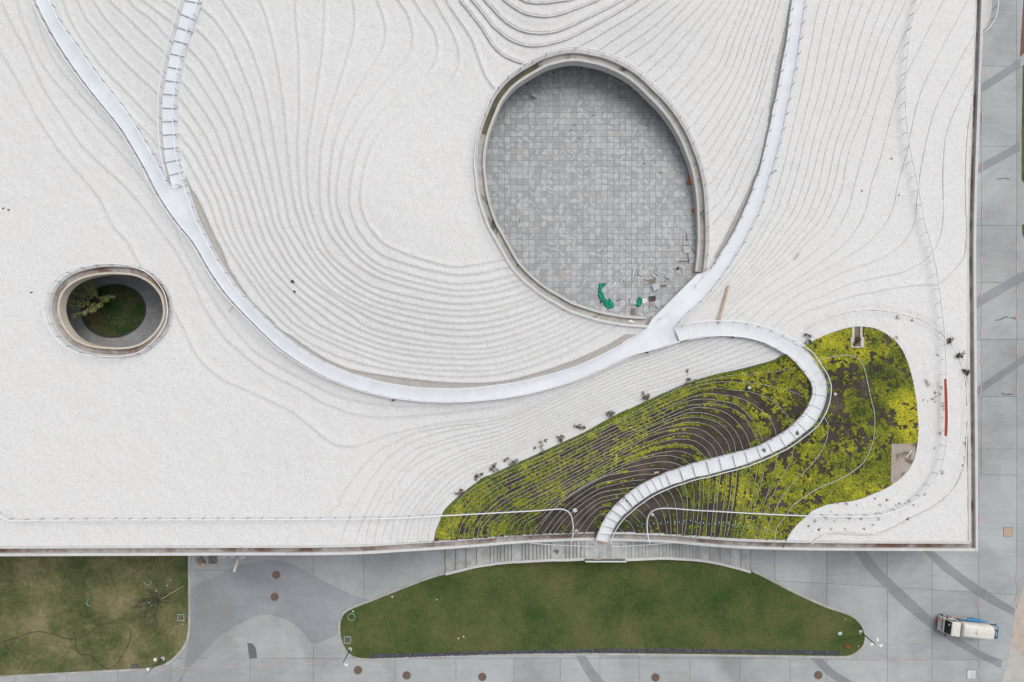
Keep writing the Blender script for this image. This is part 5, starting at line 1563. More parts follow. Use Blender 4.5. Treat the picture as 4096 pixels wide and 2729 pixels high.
# bright grass seam just inside the upper boundary
gp = GREENP[::2]
dg = np.full(len(sx_), 1e9)
for a in range(0, len(sx_), 4000):
    dg[a:a + 4000] = np.sqrt(((sx_[a:a + 4000, None] - gp[:, 0]) ** 2 + (sy_[a:a + 4000, None] - gp[:, 1]) ** 2).min(1))
seam = (dg < 14 + 5 * vnoise(sx_, sy_, 60.0, 51)) & (sy_ < 2100) & (sx_ < 3100)
k |= seam & (rng.random(len(sx_)) < 0.8)
moss = ~k & (score > 0.30) & (rng.random(len(sx_)) < np.clip((score - 0.26) * 3.2, 0, .75))
k |= moss
sx_, sy_, yel, score, seam, moss = sx_[k], sy_[k], yel[k], score[k], seam[k], moss[k]
tone = yel + 0.35 * vnoise(sx_, sy_, 30.0, 31) + 0.22 * vnoise(sx_, sy_, 9.0, 32) + rng.normal(0, 0.06, len(sx_))
# heights from the surface grid
u = (sx_ - gx[0]) / G; v = (sy_ - gy[0]) / G
ii, jj = u.astype(int), v.astype(int)
zz = GZW[jj, ii] * .25 + GZW[jj + 1, ii] * .25 + GZW[jj, ii + 1] * .25 + GZW[jj + 1, ii + 1] * .25
zbv = zb(sx_, sy_)
kk = (H - zbv) / FPX
wx, wy = (sx_ - CX) * kk, -(sy_ - CY) * kk
m_ = len(wx)
size = rng.uniform(0.05, 0.135, m_) * np.where(seam | moss, 0.7, 1.0) * np.where(tone > 0.8, 1.25, 1.0)
hgt = size * rng.uniform(0.6, 1.6, m_)
ang = rng.uniform(0, 2 * np.pi, m_)
V = np.empty((m_, 6, 3), np.float32)
V[:, 0] = np.stack([wx + rng.normal(0, .02, m_), wy + rng.normal(0, .02, m_), zz + hgt], 1)
for q in range(5):
    a = ang + q * 2 * np.pi / 5
    r_ = size * rng.uniform(0.6, 1.25, m_)
    V[:, q + 1] = np.stack([wx + np.cos(a) * r_, wy + np.sin(a) * r_, zz + hgt * rng.uniform(-0.1, 0.45, m_)], 1)
F = np.array([(0, 1, 2), (0, 2, 3), (0, 3, 4), (0, 4, 5), (0, 5, 1)])
fa = (np.arange(m_)[:, None, None] * 6 + F[None]).reshape(-1, 3).astype(np.int32)
stops = np.array([0.0, 0.25, 0.45, 0.65, 0.9])
cols = np.array([(0.040, 0.052, 0.020), (0.085, 0.108, 0.024), (0.180, 0.215, 0.026), (0.295, 0.312, 0.030), (0.47, 0.435, 0.038)])
colr = np.stack([np.interp(tone, stops, cols[:, c]) for c in range(3)], 1)
colr[seam] = np.array([0.165, 0.235, 0.024]) * rng.uniform(0.7, 1.25, (seam.sum(), 1))
colr[moss] = np.array([0.075, 0.078, 0.030]) * rng.uniform(0.6, 1.3, (moss.sum(), 1)) + np.array([0.02, 0.008, 0.004]) * rng.random((moss.sum(), 1))
colr *= rng.uniform(0.7, 1.25, (m_, 1))
me = bpy.data.meshes.new('sedum')
me.vertices.add(m_ * 6); me.vertices.foreach_set('co', V.ravel())
me.loops.add(fa.size); me.loops.foreach_set('vertex_index', fa.ravel())
me.polygons.add(len(fa)); me.polygons.foreach_set('loop_start', np.arange(0, fa.size, 3, dtype=np.int32)); me.polygons.foreach_set('loop_total', np.full(len(fa), 3, np.int32))
at = me.color_attributes.new('tint', 'FLOAT_COLOR', 'POINT')
at.data.foreach_set('color', np.c_[np.repeat(colr, 6, 0), np.ones(m_ * 6)].astype(np.float32).ravel())
me.update(calc_edges=True)
def tint_mat(name, rough=0.8, trans=0.0):
    m, t, b = new_mat(name)
    a = nd(t, 'ShaderNodeAttribute'); a.attribute_name = 'tint'
    f = ramp(t, noise(t, pos(t), 9.0, 3, 0.7), [(0.3, (0.8, 0.8, 0.8)), (0.7, (1.15, 1.15, 1.1))])
    t.links.new(mixc(t, 1.0, a.outputs['Color'], f, 'MULTIPLY'), b.inputs['Base Color'])
    b.inputs['Roughness'].default_value = rough
    b.inputs['Specular IOR Level'].default_value = 0.2
    MATS[name] = m
    return m
M_tint = tint_mat('leaf_tint')
me.materials.append(M_tint)
sed = bpy.data.objects.new('sedum', me); COL.objects.link(sed)
tag(sed, 'yellow green sedum ground cover patched over the terraced bed', 'ground cover', None, 'stuff')

def leaf_blob(mb, c, r, n, cols_, flat=0.6, ls=(0.05, 0.11)):
    for _ in range(n):
        d = Vector(rng.normal(0, 1, 3)); d.normalize()
        p = Vector(c) + Vector((d.x * r, d.y * r, abs(d.z) * r * flat)) * rng.uniform(0.25, 1.0)
        s = rng.uniform(*ls)
        a = Vector(rng.normal(0, 1, 3)).normalized() * s; b = Vector(rng.normal(0, 1, 3)).normalized() * s * 0.6
        col = np.array(cols_[rng.integers(len(cols_))]) * rng.uniform(0.7, 1.25)
        mb.add([p - a, p + b, p + a, p - b], [(0, 1, 2, 3)], tuple(col))
OLIVE = [(0.17, 0.17, 0.10), (0.22, 0.20, 0.13), (0.13, 0.14, 0.075), (0.19, 0.145, 0.10)]
BROWN = [(0.17, 0.12, 0.085), (0.21, 0.155, 0.11), (0.13, 0.115, 0.07)]
GREENS = [(0.05, 0.075, 0.03), (0.08, 0.10, 0.04), (0.04, 0.06, 0.025)]
def shrub(px, py, w, h, cols_, label, n=120, name='shrub', group=None, dens_=1.0):
    base = on_roof(px, py)
    w, h, n = w * 1.25, h * 1.25, int(n * 1.8)
    root = empty(name, tuple(base))
    tag(root, label, 'shrub' if name == 'shrub' else name, group)
    sm = MB()
    lm = MB()
    nb = 7
    for i in range(nb):
        dx, dy = rng.uniform(-.5, .5) * w, rng.uniform(-.5, .5) * h
        tip = base + Vector((dx, dy, rng.uniform(.18, .45)))
        sm.tube([base + Vector((dx * .1, dy * .1, -.05)), base.lerp(tip, .5) + Vector((0, 0, .06)), tip], [0.018, 0.013, 0.006], 4)
        leaf_blob(lm, tip - Vector((0, 0, .08)), rng.uniform(.16, .34), int(n / nb), cols_, .6, (.05, .13))
    sm.build('stem', MATS['bark'], root)
    lm.build('foliage', M_tint, root, False, False)
for px, py, w, h, cc, lb in (
    (2748, 1512, 1.9, 1.6, OLIVE, 'largest olive shrub on the white gravel just above the planting bed'),
    (2575, 1585, 1.3, .8, OLIVE, 'olive brown shrub on white gravel, second from the right above the bed edge'),
    (2440, 1656, .7, .4, BROWN, 'very small brown shrub on white gravel beside the middle of the bed edge'),
    (2318, 1713, 1.2, .6, OLIVE, 'ragged olive shrub with trailing brown twigs right above the planting edge'),
    (2230, 1747, 1.2, 1.0, BROWN, 'brown rounded shrub with a trailing tip at the planting edge'),
    (2160, 1785, 1.2, 1.2, OLIVE, 'grey green shrub pair touching the bed edge with a tall tip'),
    (2050, 1842, 1.6, 1.1, OLIVE, 'wide grey green shrub overlapping the edge of the planting bed'),
    (1982, 1870, 1.1, .8, OLIVE, 'dense olive shrub left of the wide one at the planting edge'),
    (1921, 1906, 1.0, .8, BROWN, 'brown spiky shrub near the lower left curve of the planting'),
    (1840, 1968, .8, .7, BROWN, 'lowest brown tuft shrub beside the left curve of the planting')):
    shrub(px, py, w, h, cc, lb)
shrub(3226, 1356, .8, 1.0, GREENS, 'dark green seedling shrub on gravel beside the upper bend of the loop stair')
shrub(3836, 1421, .7, .5, GREENS, 'green weed bush on the right grey terrace edge, upper one')
shrub(3856, 1490, .8, .5, GREENS, 'green weed bush on the right grey terrace edge, lower one')
shrub(3792, 1368, .6, .7, OLIVE, 'grey weed bush at the foot of the right railing')
for px, py, lb in ((3190, 1731, 'small green plant growing on the loop stair tread near the bend'), (3056, 1800, 'small grey plant growing on a loop stair tread below the bend')):
    b0 = Vector(on_roof(px, py)); b0.z = float(zb(px, py)[0]) + 0.44
    p0 = W(px, py, b0.z)
    mb = MB(); leaf_blob(mb, p0, .32, 60, GREENS, .5)
    tag(mb.build('stair_plant', M_tint, None, False, False), lb, 'plant')
# weeds sprouting in the corner gravel
wme = []
for q in range(4):
    mb = MB(); leaf_blob(mb, (0, 0, 0.02), .16 + .05 * q, 16 + 5 * q, [GREENS, BROWN, OLIVE, GREENS][q], .4, (.03, .08)); wme.append(mb.mesh('weed', M_tint, recalc=False))
wpts = C3((735,300),(820,310),(770,345),(880,345),(610,345),(430,390),(740,405),(970,320),(1000,345),(905,335),(460,455),(320,455),(300,525),(350,515),(430,510),(530,510),(480,335),(540,335),(760,440),(720,480),(660,510),(960,440),(1150,350),(1200,120),(1340,70),(280,490),(400,430),(560,430),(640,440),(1080,270)) \
    + B3((1085,1060),(1100,1085),(1195,1100),(1150,1140),(1185,1150),(1130,1180),(1070,1190),(1100,1200),(1205,1225),(1210,1255),(1155,1165),(1150,1200),(1180,1420),(1350,1490),(985,585),(990,640),(890,620),(885,762),(1170,880),(1225,1430),(1145,1520))
for i, (px, py) in enumerate(wpts):
    o = inst('weed', wme[i % 4], None, on_roof(px, py, 0.01), rng.uniform(0, 6.28), (rng.uniform(.5, 1.3),) * 3)
    tag(o, 'small weed tuft sprouting in the white gravel of the right side', 'weed', 'weeds in the right gravel')
# blue sprinkler heads in the lower right planting
SPK = MB().tube([(0, 0, 0), (0, 0, .22)], .02, 5); SPK.lathe((0, 0, .2), [(.03, 0), (.075, .03), (.075, .09), (.02, .12)], 8)
simple('blue_plastic', (0.22, 0.50, 0.66), 0.4, 0.1, 4.0)
spm = SPK.mesh('sprinkler', MATS['blue_plastic'])
for x, y in ((377,885),(425,865),(540,866),(610,860),(675,848),(745,852),(795,848),(845,838),(905,832),(960,845),(995,860),(1037,858),(1095,866),(1147,865),(1195,855),(1240,852),(1285,862),(1330,878),(1365,896),(1437,892),(1493,882),(1525,903),(1577,908),(1655,932),(1722,942)):
    p = Z_en((x, y))[0]
    tag(inst('sprinkler', spm, None, on_roof(p[0], p[1])), 'small blue sprinkler head in the row across the lower right planting', 'sprinkler', 'blue sprinkler heads')
for p in C3((20, 525), (88, 540)):
    tag(inst('sprinkler', spm, None, on_roof(p[0], p[1])), 'small blue sprinkler head in the row across the lower right planting', 'sprinkler', 'blue sprinkler heads')
# ------------------------------------------------------------------ trees
def bare_tree(loc, h):
    root = empty('bare_tree', tuple(loc))
    tag(root, 'leafless young tree with propping stakes on the lower left lawn', 'tree')
    tr, br = MB(), MB()
    tr.tube([loc + Vector((0, 0, -.1)), loc + Vector((.03, .02, h * .22)), loc + Vector((-.02, -.05, h * .45))], [.12, .10, .075], 8)
    def grow(p, d, l, r, lev):
        q = [p]; n = 4
        for i in range(n):
            d = (d + Vector(rng.normal(0, .13, 3)) + Vector((0, 0, .06))).normalized()
            q.append(q[-1] + d * l / n)
        br.tube(q, list(np.linspace(r, r * .45, n + 1)), 4 if lev else 5)
        if lev < 3:
            for s in range(4 if lev < 2 else 3):
                i = 1 + int(rng.integers(0, n))
                e = (d + Vector(rng.normal(0, .5, 3))).normalized(); e.z = abs(e.z) * .8 + .15
                grow(q[i], e.normalized(), l * rng.uniform(.5, .75), max(r * .5, .018), lev + 1)
    top = loc + Vector((-.02, -.05, h * .45))
    for a in range(6):
        t = a * 1.05 + rng.uniform(0, .5)
        grow(top - Vector((0, 0, h * .2 * rng.random())), Vector((math.cos(t) * .75, math.sin(t) * .75, .8)).normalized(), h * .36, .075, 0)
    tr.build('trunk', MATS['bark'], root, True); br.build('branches', MATS['bark'], root)
    return root
tb = W(668, 2378, 0.05)
bare_tree(tb, 6.2)
for i, ((px, py), lb) in enumerate((((732, 2346), 'long pale timber stake leaning on the bare tree from the upper right'), ((628, 2337), 'thin stake leaning on the bare tree from the upper left'), ((707, 2407), 'thin stake leaning on the bare tree from the right'))):
    a = W(px, py, 0.05)
    mb = MB().tube([a, a.lerp(tb + Vector((0, 0, 1.9)), 1.0)], [.055 if i == 0 else .035] * 2, 6)
    tag(mb.build('tree_stake', MATS['wood'] if i == 0 else MATS['wood_grey'], None, True), lb, 'stake')
# leafy young tree in the oval
ot = W(425, 1208, 0.35)
root = empty('leafy_tree', tuple(ot))
tag(root, 'pale green feathery young tree standing in the oval lightwell', 'tree')
tr, lf, lb_ = MB(), MB(), MB()
tr.tube([ot + Vector((0, 0, -.2)), ot + Vector((0, 0, 2.2))], [.11, .085], 7)
FRESH = [(0.34, 0.38, 0.16), (0.27, 0.31, 0.12), (0.42, 0.44, 0.21), (0.18, 0.22, 0.08)]
for a in range(13):
    t = a * 2.4
    up = rng.uniform(.6, 1.0)
    d = Vector((math.cos(t) * (1.15 - up * .6), math.sin(t) * (1.15 - up * .6), up)).normalized()
    q = [ot + Vector((0, 0, 1.2 + .8 * rng.random()))]
    for i in range(6):
        d = (d + Vector(rng.normal(0, .1, 3))).normalized()
        q.append(q[-1] + d * rng.uniform(.5, .75))
        if i > 0: leaf_blob(lf, q[-1], .32, 60, FRESH, 1.0, (.06, .15))
    lb_.tube(q, list(np.linspace(.05, .012, 7)), 4)
tr.build('trunk', MATS['bark'], root, True); lb_.build('branches', MATS['bark'], root); lf.build('foliage', M_tint, root, False, False)
tag(MB().lathe(ot - Vector((0, 0, .02)), [(.62, 0), (.55, .07), (.2, .1)], 14).build('bark_mulch', MATS['pit_soil']), 'brown mulch disc round the tree in the oval lightwell', 'mulch')

# ------------------------------------------------------------------ water truck
simple('truck_white', (0.66, 0.645, 0.59), 0.4, 0.05, 1.2, dirt=(0.52, 0.49, 0.43), dscale=1.0, dth=(0.52, 0.8))
simple('tank_white', (0.64, 0.62, 0.56), 0.45, 0.05, 1.5, dirt=(0.50, 0.40, 0.27), dscale=1.2, dth=(0.55, 0.85))
simple('truck_blue', (0.06, 0.26, 0.52), 0.45, 0.12, 2.0)
simple('dark_blue', (0.02, 0.06, 0.12), 0.5, 0.15, 2.0)
simple('orange_lamp', (0.7, 0.25, 0.03), 0.3, 0.05, 2.0)
simple('windscreen', (0.02, 0.022, 0.025), 0.08, 0.1, 2.0)
tz = W(3917, 2531.5, 2.75)
hd = math.pi - R(6.6)
fwd = Vector((math.cos(hd), math.sin(hd), 0))
to = Vector((tz.x, tz.y, 0)) + fwd * 0.9
truck = empty('water_truck', tuple(to), hd)
tag(truck, 'white water tanker truck with blue side box parked on the concrete at lower right', 'truck')
def section(x, w, h, zc, n=20, p=3.2):
    return [(x, math.copysign(abs(math.cos(2 * math.pi * k / n)) ** (2 / p), math.cos(2 * math.pi * k / n)) * w / 2, zc + math.copysign(abs(math.sin(2 * math.pi * k / n)) ** (2 / p), math.sin(2 * math.pi * k / n)) * h / 2) for k in range(n)]
def loft(secs):
    mb = MB(); n = len(secs[0])
    vs_ = [p for s in secs for p in s]
    fs = [(i * n + k, i * n + (k + 1) % n, (i + 1) * n + (k + 1) % n, (i + 1) * n + k) for i in range(len(secs) - 1) for k in range(n)]
    fs += [tuple(range(n)), tuple(reversed(range((len(secs) - 1) * n, len(secs) * n)))]
    return mb.add(vs_, fs)
tank = loft([section(-3.05, 1.55, 1.1, 2.05), section(-2.95, 1.85, 1.32, 2.05), section(-2.8, 1.95, 1.4, 2.05), section(0.95, 1.95, 1.4, 2.05), section(1.08, 1.85, 1.32, 2.05), section(1.15, 1.6, 1.1, 2.05)]).build('tank', MATS['tank_white'], truck, True)
MB().lathe((-0.75, 0, 2.74), [(.30, 0), (.30, .10), (.22, .13), (.05, .14)], 18).build('hatch', MATS['truck_white'], tank)
for yy in (-.42, .42):
    MB().box((-.95, yy * 1.25, 2.735), (3.9, .045, .03)).build('roof_rail', MATS['white_pvc'], tank)
MB().box((-1.6, -.72, 2.60), (.28, .2, .012), 0, (-.55, 0)).build('blue_plate', MATS['truck_blue'], tank)
for x in (.35, .0, -.55, -1.15):
    MB().box((x, -.78, 2.555), (.05, .26, .012), .1, (-.62, 0)).build('rust_streak', MATS['rust'], tank)
prof = [(1.42, .62), (1.42, 2.42), (1.5, 2.52), (2.55, 2.52), (2.62, 2.46), (3.02, 1.62), (3.10, 1.45), (3.13, .95), (3.12, .45), (2.75, .45), (2.7, .8), (1.9, .8), (1.85, .62)]
mb = MB(); n = len(prof); hw = .95
tri = tessellate_polygon([[Vector((x, z, 0)) for x, z in prof]])
mb.add([(x, -hw, z) for x, z in prof] + [(x, hw, z) for x, z in prof], [tuple(t) for t in tri] + [tuple(i + n for i in reversed(t)) for t in tri] + [(i, (i + 1) % n, (i + 1) % n + n, i + n) for i in range(n)])
cab = mb.build('cab', MATS['truck_white'], truck)
bv = cab.modifiers.new('bevel', 'BEVEL'); bv.width = .05; bv.segments = 2
dirw = Vector((.40, 0, -.84)).normalized(); nw = Vector((.84, 0, .40)).normalized()
c0 = Vector((2.66, 0, 2.43)) + nw * .012
mb = MB(); mb.add([c0 + Vector((0, -.84, 0)), c0 + Vector((0, .84, 0)), c0 + dirw * .9 + Vector((0, .88, 0)), c0 + dirw * .9 + Vector((0, -.88, 0))], [(0, 1, 2, 3)]); mb.build('windscreen', MATS['windscreen'], cab)
mb = MB().box(Vector(c0) + dirw * .35 + Vector((0, -.35, 0)) + nw * .01, (.16, .24, .01), 0, (0, math.atan2(.84, .40))); mb.build('sticker', MATS['blue_plastic'], cab)
mb = MB().box(Vector(c0) + dirw * .25 + Vector((0, -.5, 0)) + nw * .01, (.14, .12, .01), 0, (0, math.atan2(.84, .40))); mb.build('sticker', MATS['white_pvc'], cab)
for s in (-1, 1):
    mb = MB(); mb.add([(1.75, s * .962, 2.3), (2.5, s * .962, 2.3), (2.8, s * .962, 1.72), (1.75, s * .962, 1.72)], [(0, 1, 2, 3)]); mb.build('side_window', MATS['windscreen'], cab)
    MB().tube([(2.75, s * .95, 2.05), (2.95, s * 1.12, 2.0)], .02, 5).box((2.98, s * 1.16, 1.85), (.06, .16, .34)).build('mirror', MATS['black_plastic'], cab)
    MB().box((3.13, s * .7, .85), (.04, .3, .16)).build('headlight', MATS['white_pvc'], cab)
for i in range(9):
    MB().box((2.02, -.72 + i * .18, 2.528), (.9, .05, .016)).build('roof_rib', MATS['truck_white'], cab)
MB().box((3.14, 0, .55), (.16, 1.95, .26)).build('bumper', MATS['truck_white'], truck)
MB().box((3.2, -.55, .70), (.05, .5, .1)).build('orange_light', MATS['orange_lamp'], truck)
MB().box((3.12, 0, 1.22), (.05, 1.5, .14)).build('grille', MATS['black_plastic'], truck)
MB().box((-.2, 0, .72), (6.6, .8, .28)).build('chassis', MATS['dark_blue'], truck)
MB().box((-.95, -1.06, 1.30), (3.9, .12, .14)).box((-.95, -1.06, 1.05), (3.9, .05, .32)).build('side_beam', MATS['truck_blue'], truck)
MB().box((-1.3, -1.0, .9), (1.9, .35, .5)).build('side_box', MATS['truck_blue'], truck)
MB().box((-.95, 1.06, 1.30), (3.9, .12, .14)).build('side_beam', MATS['truck_blue'], truck)
MB().box((.6, -1.12, .75), (2.4, .06, .10)).box((.6, -1.12, .95), (2.4, .06, .08)).build('side_guard', MATS['pink_board'], truck)
def wheel(x, y):
    w = MB().tube([(x, y - .13, .46), (x, y + .13, .46)], .46, 20).build('wheel', MATS['rubber'], truck)
    MB().tube([(x, y - .14, .46), (x, y + .14, .46)], .24, 12).build('rim', MATS['wire_steel'], w)
for x in (2.45, -1.75):
    for y in (-.92, .92): wheel(x, y)
for x in (2.45, -1.75):
    for s in (-1, 1):
        MB().box((x, s * .96, .99), (1.15, .32, .05)).build('mudguard', MATS['wood_grey'], truck)
lad = MB()
for y in (-.35, .55):
    lad.bar((-3.75, y, .6), (-3.75, y, 2.3), .07)
    lad.bar((-3.75, y, 2.3), (-3.0, y, 2.4), .07)
for q in range(6): lad.bar((-3.75, -.35, .7 + q * .3), (-3.75, .55, .7 + q * .3), .06)
lad.build('ladder', MATS['dark_blue'], truck)
MB().box((-3.6, .05, .95), (.8, 1.6, .06)).bar((-4.0, -.75, .95), (-4.0, -.75, 1.9), .07).bar((-4.0, .85, .95), (-4.0, .85, 1.9), .07).bar((-4.0, -.75, 1.9), (-4.0, .85, 1.9), .08).bar((-4.0, -.75, 1.9), (-3.0, -.75, 1.9), .06).bar((-4.0, .85, 1.9), (-3.0, .85, 1.9), .06).build('rear_platform', MATS['truck_blue'], truck)
MB().tube([(-3.4, -.8, 1.2), (-3.5, -1.0, 1.9), (-3.4, -1.3, 2.3)], .06, 6).build('spray_arm', MATS['black_plastic'], truck)
cn = W(3752, 2480, 0.0)
cone = empty('traffic_cone', tuple(cn)); tag(cone, 'red and white traffic cone in front of the truck', 'cone')
MB().lathe(cn + Vector((0, 0, .0)), [(.30, 0), (.30, .04), (.24, .06)], 14).build('cone_base', MATS['red_fabric'], cone)
MB().lathe(cn + Vector((0, 0, .06)), [(.19, 0), (.13, .30)], 14).build('cone_body', MATS['red_fabric'], cone)
MB().lathe(cn + Vector((0, 0, .36)), [(.13, 0), (.09, .22)], 14).build('reflective_band', MATS['white_pvc'], cone)
MB().lathe(cn + Vector((0, 0, .58)), [(.09, 0), (.05, .22)], 14).build('cone_tip', MATS['red_fabric'], cone)

# ------------------------------------------------------------------ lamp posts
simple('lamp_green', (0.05, 0.085, 0.07), 0.5, 0.1, 2.0)
def lamp(px, py, h, label, heads):
    b = W(px, py, 0.03)
    root = empty('lamp_post', tuple(b)); tag(root, label, 'lamp post')
    MB().box(b + Vector((0, 0, .04)), (.45, .45, .08)).build('base_plate', MATS['coping'], root)
    MB().tube([b, b + Vector((0, 0, h))], [.085, .055], 10).build('pole', MATS['lamp_green'], root, True)
    for dx, dy in heads:
        e = b + Vector((dx, dy, h - .05))
        a = MB().bar(b + Vector((0, 0, h - .1)), e, .045); a = a.build('arm', MATS['white_pvc'], root)
        MB().box(e + Vector((0, 0, .02)), (.42, .26, .10), math.atan2(dy, dx) + .5).build('lamp_head', MATS['white_pvc'], a)
lamp(3442, 2528, 4.1, 'dark green lamp post with three white floodlights by the right lawn tip', [(-.6, .12), (.15, .75), (.62, -.02)])
lamp(1401, 2597, 4.0, 'dark lamp post with one white head at the left tip of the long lawn', [(.42, -.28)])
lamp(652, 2634, 4.2, 'slim grey lamp post at the lower corner of the left lawn', [(.16, .5)])

# ------------------------------------------------------------------ street furniture and marks
pit_pts = [((1105, 2300), 'round soil tree pit in the dark paving, upper of the pair'), ((1099, 2388), 'round soil tree pit in the dark paving, lower of the pair'), ((1432, 2681), 'round soil tree pit just below the left tip of the long lawn'),
           ((1627, 2702), 'round soil tree pit at the bottom, second from the left along the lawn'), ((1929, 2708), 'round soil tree pit at the bottom, third along the lawn'), ((2622, 2710), 'round soil tree pit at the bottom below the middle right of the lawn'), ((3273, 2701), 'round soil tree pit at the bottom near the right lawn tip')]
for (px, py), lb in pit_pts:
    p = W(px, py, 0.0)
    r_ = 15.5 * H / FPX
    root = empty('tree_pit', tuple(p)); tag(root, lb, 'tree pit', 'round tree pits in the paving')
    MB().lathe(p + Vector((0, 0, -.02)), [(r_, 0), (r_ * .98, .035), (r_ * .6, .05), (.02, .06)], 22).build('soil', MATS['pit_soil'], root)
    a = np.linspace(0, 2 * np.pi, 25)[:-1]
    MB().ribbon(np.stack([p.x + np.cos(a) * (r_ + .03), p.y + np.sin(a) * (r_ + .03), np.full(24, .025)], 1), .05, .04, True).build('steel_ring', MATS['post_steel'], root)
mt_, tt_, bt_ = new_mat('striped_tape')
ch = nd(tt_, 'ShaderNodeTexWave', wave_type='BANDS', bands_direction='X'); ch.inputs['Scale'].default_value = 2.6
tc = nd(tt_, 'ShaderNodeTexCoord'); tt_.links.new(tc.outputs['Object'], ch.inputs['Vector'])
tt_.links.new(ramp(tt_, ch.outputs['Fac'], [(0.48, (0.55, 0.05, 0.06)), (0.52, (0.72, 0.70, 0.68))]), bt_.inputs['Base Color'])
TAPE = MB().box((0, 0, .02), (1.15, .10, .03)).mesh('striped_tape', mt_)
tv = [(3929, y) for y in (287, 467, 665, 858)] + [(3924, y) for y in (1041, 1180, 1334, 1438, 1558)] + [(4068, y) for y in (984, 1064, 1171, 1400, 1558, 1265)] + [(3918, 1953), (3918, 2078), (4065, 2310), (4065, 2400), (3912, 2421), (3931, 165)]
for px, py in tv:
    tag(inst('striped_tape', TAPE, None, W(px, py, .012), math.pi / 2 + rng.normal(0, .03)), 'short red and white striped strip along a joint of the right hand street', 'tape strip', 'striped strips on the right street')
th = C0((1110, 1478), (1272, 1472), (1425, 1465), (1593, 1457)) + C1((20, 1450), (212, 1442), (362, 1437), (535, 1431), (670, 1427)) + C3((690, 1407), (800, 1411), (908, 1415), (1005, 1419), (1090, 1420))
for px, py in th:
    tag(inst('striped_tape', TAPE, None, W(px, py, .012), .02 + rng.normal(0, .04), (.85, .9, 1)), 'short red and white striped strip on the paving below the lawns', 'tape strip', 'striped strips on the lower street')
def cover(px, py, n, w, label, mat, rz=0):
    p = W(px, py, 0.0)
    root = empty('drain_cover', tuple(p)); tag(root, label, 'drain cover')
    for i in range(n):
        MB().box(p + Vector(((i - (n - 1) / 2) * w / n, 0, .014)), (w / n - .03, w, .02)).build('cover_plate', MATS[mat], root)
    MB().box(p + Vector((0, 0, .006)), (w + .1, w + .1, .012)).build('frame', MATS['joint_dark'], root)
cover(4031, 2128, 4, 1.15, 'tan and rust square drain cover in the right street', 'wood', 0)
cover(3886, 2698, 2, 1.2, 'pale square drain cover at the bottom right of the paving', 'coping', .1)
for (px, py), lb in (((537, 2666), 'dark slotted drain grate in the lower edge of the left lawn'),):
    p = W(px, py, .06); root = empty('drain_grate', tuple(p)); tag(root, lb, 'drain grate')
    for i in range(6): MB().box(p + Vector(((i - 2.5) * .14, 0, .02)), (.07, .5, .04)).build('grate_bar', MATS['post_steel'], root)
    MB().box(p + Vector((0, 0, 0)), (.95, .6, .02)).build('grate_frame', MATS['black_plastic'], root)
def ring_mark(px, py, r, a0, a1, label):
    p = W(px, py, .07)
    a = np.linspace(a0, a1, 26)
    MB_ = MB().ribbon(np.stack([p.x + np.cos(a) * r, p.y + np.sin(a) * r, np.full(26, .10)], 1), .05, .08)
    tag(MB_.build('planting_ring', MATS['mint_paint']), label, 'ring marker')
ring_mark(590, 2325, .5, math.pi * 1.0, math.pi * 2.0, 'mint green half ring on the left lawn, upper one above the bare tree')
ring_mark(361, 2410, .5, math.pi * .5, math.pi * 1.6, 'mint green half ring on the middle of the left lawn')
ring_mark(609, 2408, .48, math.pi * 1.3, math.pi * 2.2, 'mint green part ring under the bare tree on the left lawn')
ring_mark(1406, 2468, .48, 0, math.pi * 1.95, 'mint green ring at the left tip of the long lawn')
for (px, py), lb, w in (((724, 2470), 'mint green square frame on the left lawn beside the kerb', .42), ((1390, 2560), 'mint green square frame with soil at the left tip of the long lawn', .45)):
    p = W(px, py, .07); root = empty('square_frame', tuple(p)); tag(root, lb, 'square frame')
    for a in range(4):
        t = a * math.pi / 2
        MB().box(p + Vector((math.cos(t) * w, math.sin(t) * w, .02)), (.07, w * 2 + .06, .05), t).build('frame_bar', MATS['mint_paint'], root)
    MB().box(p + Vector((0, 0, -.005)), (w * 1.9, w * 1.9, .02)).build('soil_patch', MATS['pit_soil'], root)
# hose on the left lawn
hp = smooth(C0((0,1290),(100,1265),(200,1230),(270,1218),(360,1235),(440,1262),(520,1272),(600,1235),(680,1185),(780,1150),(870,1122)), 10.0)
hp2 = smooth(C0((520,1272),(525,1330),(550,1372),(610,1378),(655,1410),(690,1450),(735,1472),(790,1455),(840,1390),(880,1320),(903,1250),(895,1205),(875,1185)), 10.0)
hm = MB(); hm.tube(lift(hp, .09), .035, 6); hm.tube(lift(hp2, .09), .035, 6)
tag(hm.build('garden_hose', MATS['black_plastic'], None, True), 'black hose snaking across the left lawn', 'hose')
# hydrant, plate, stones on the lawns
hq = W(3385, 2581, .05)
hy = empty('fire_hydrant', tuple(hq)); tag(hy, 'faded red hydrant on the right end of the long lawn', 'hydrant')
MB().lathe(hq, [(.14, 0), (.14, .06), (.10, .08), (.10, .62), (.14, .66), (.12, .74), (.03, .8)], 12).build('barrel', MATS['red_fabric'], hy, True)
MB().bar(hq + Vector((-.22, 0, .45)), hq + Vector((.22, 0, .45)), .1).build('outlet', MATS['pink_board'], hy)
pq = W(3360, 2534, .06)
MBp = MB().prism([(pq.x + x, pq.y + y) for x, y in ((-.26, -.16), (-.2, -.2), (.22, -.2), (.27, -.14), (.25, .18), (.2, .21), (-.2, .2), (-.25, .16))], .05, .10)
simple('plate_blue', (0.42, 0.58, 0.62), 0.5, 0.05, 2.0)
tag(MBp.build('access_plate', MATS['plate_blue']), 'pale blue access plate lying in the right end of the long lawn', 'plate')
tag(MB().box(W(621, 2639, .1), (.42, .42, .12)).box(W(621, 2639, .1) + Vector((0, 0, .08)), (.34, .34, .05)).build('white_block', MATS['cloth_white']), 'white square block near the lower corner of the left lawn', 'block')
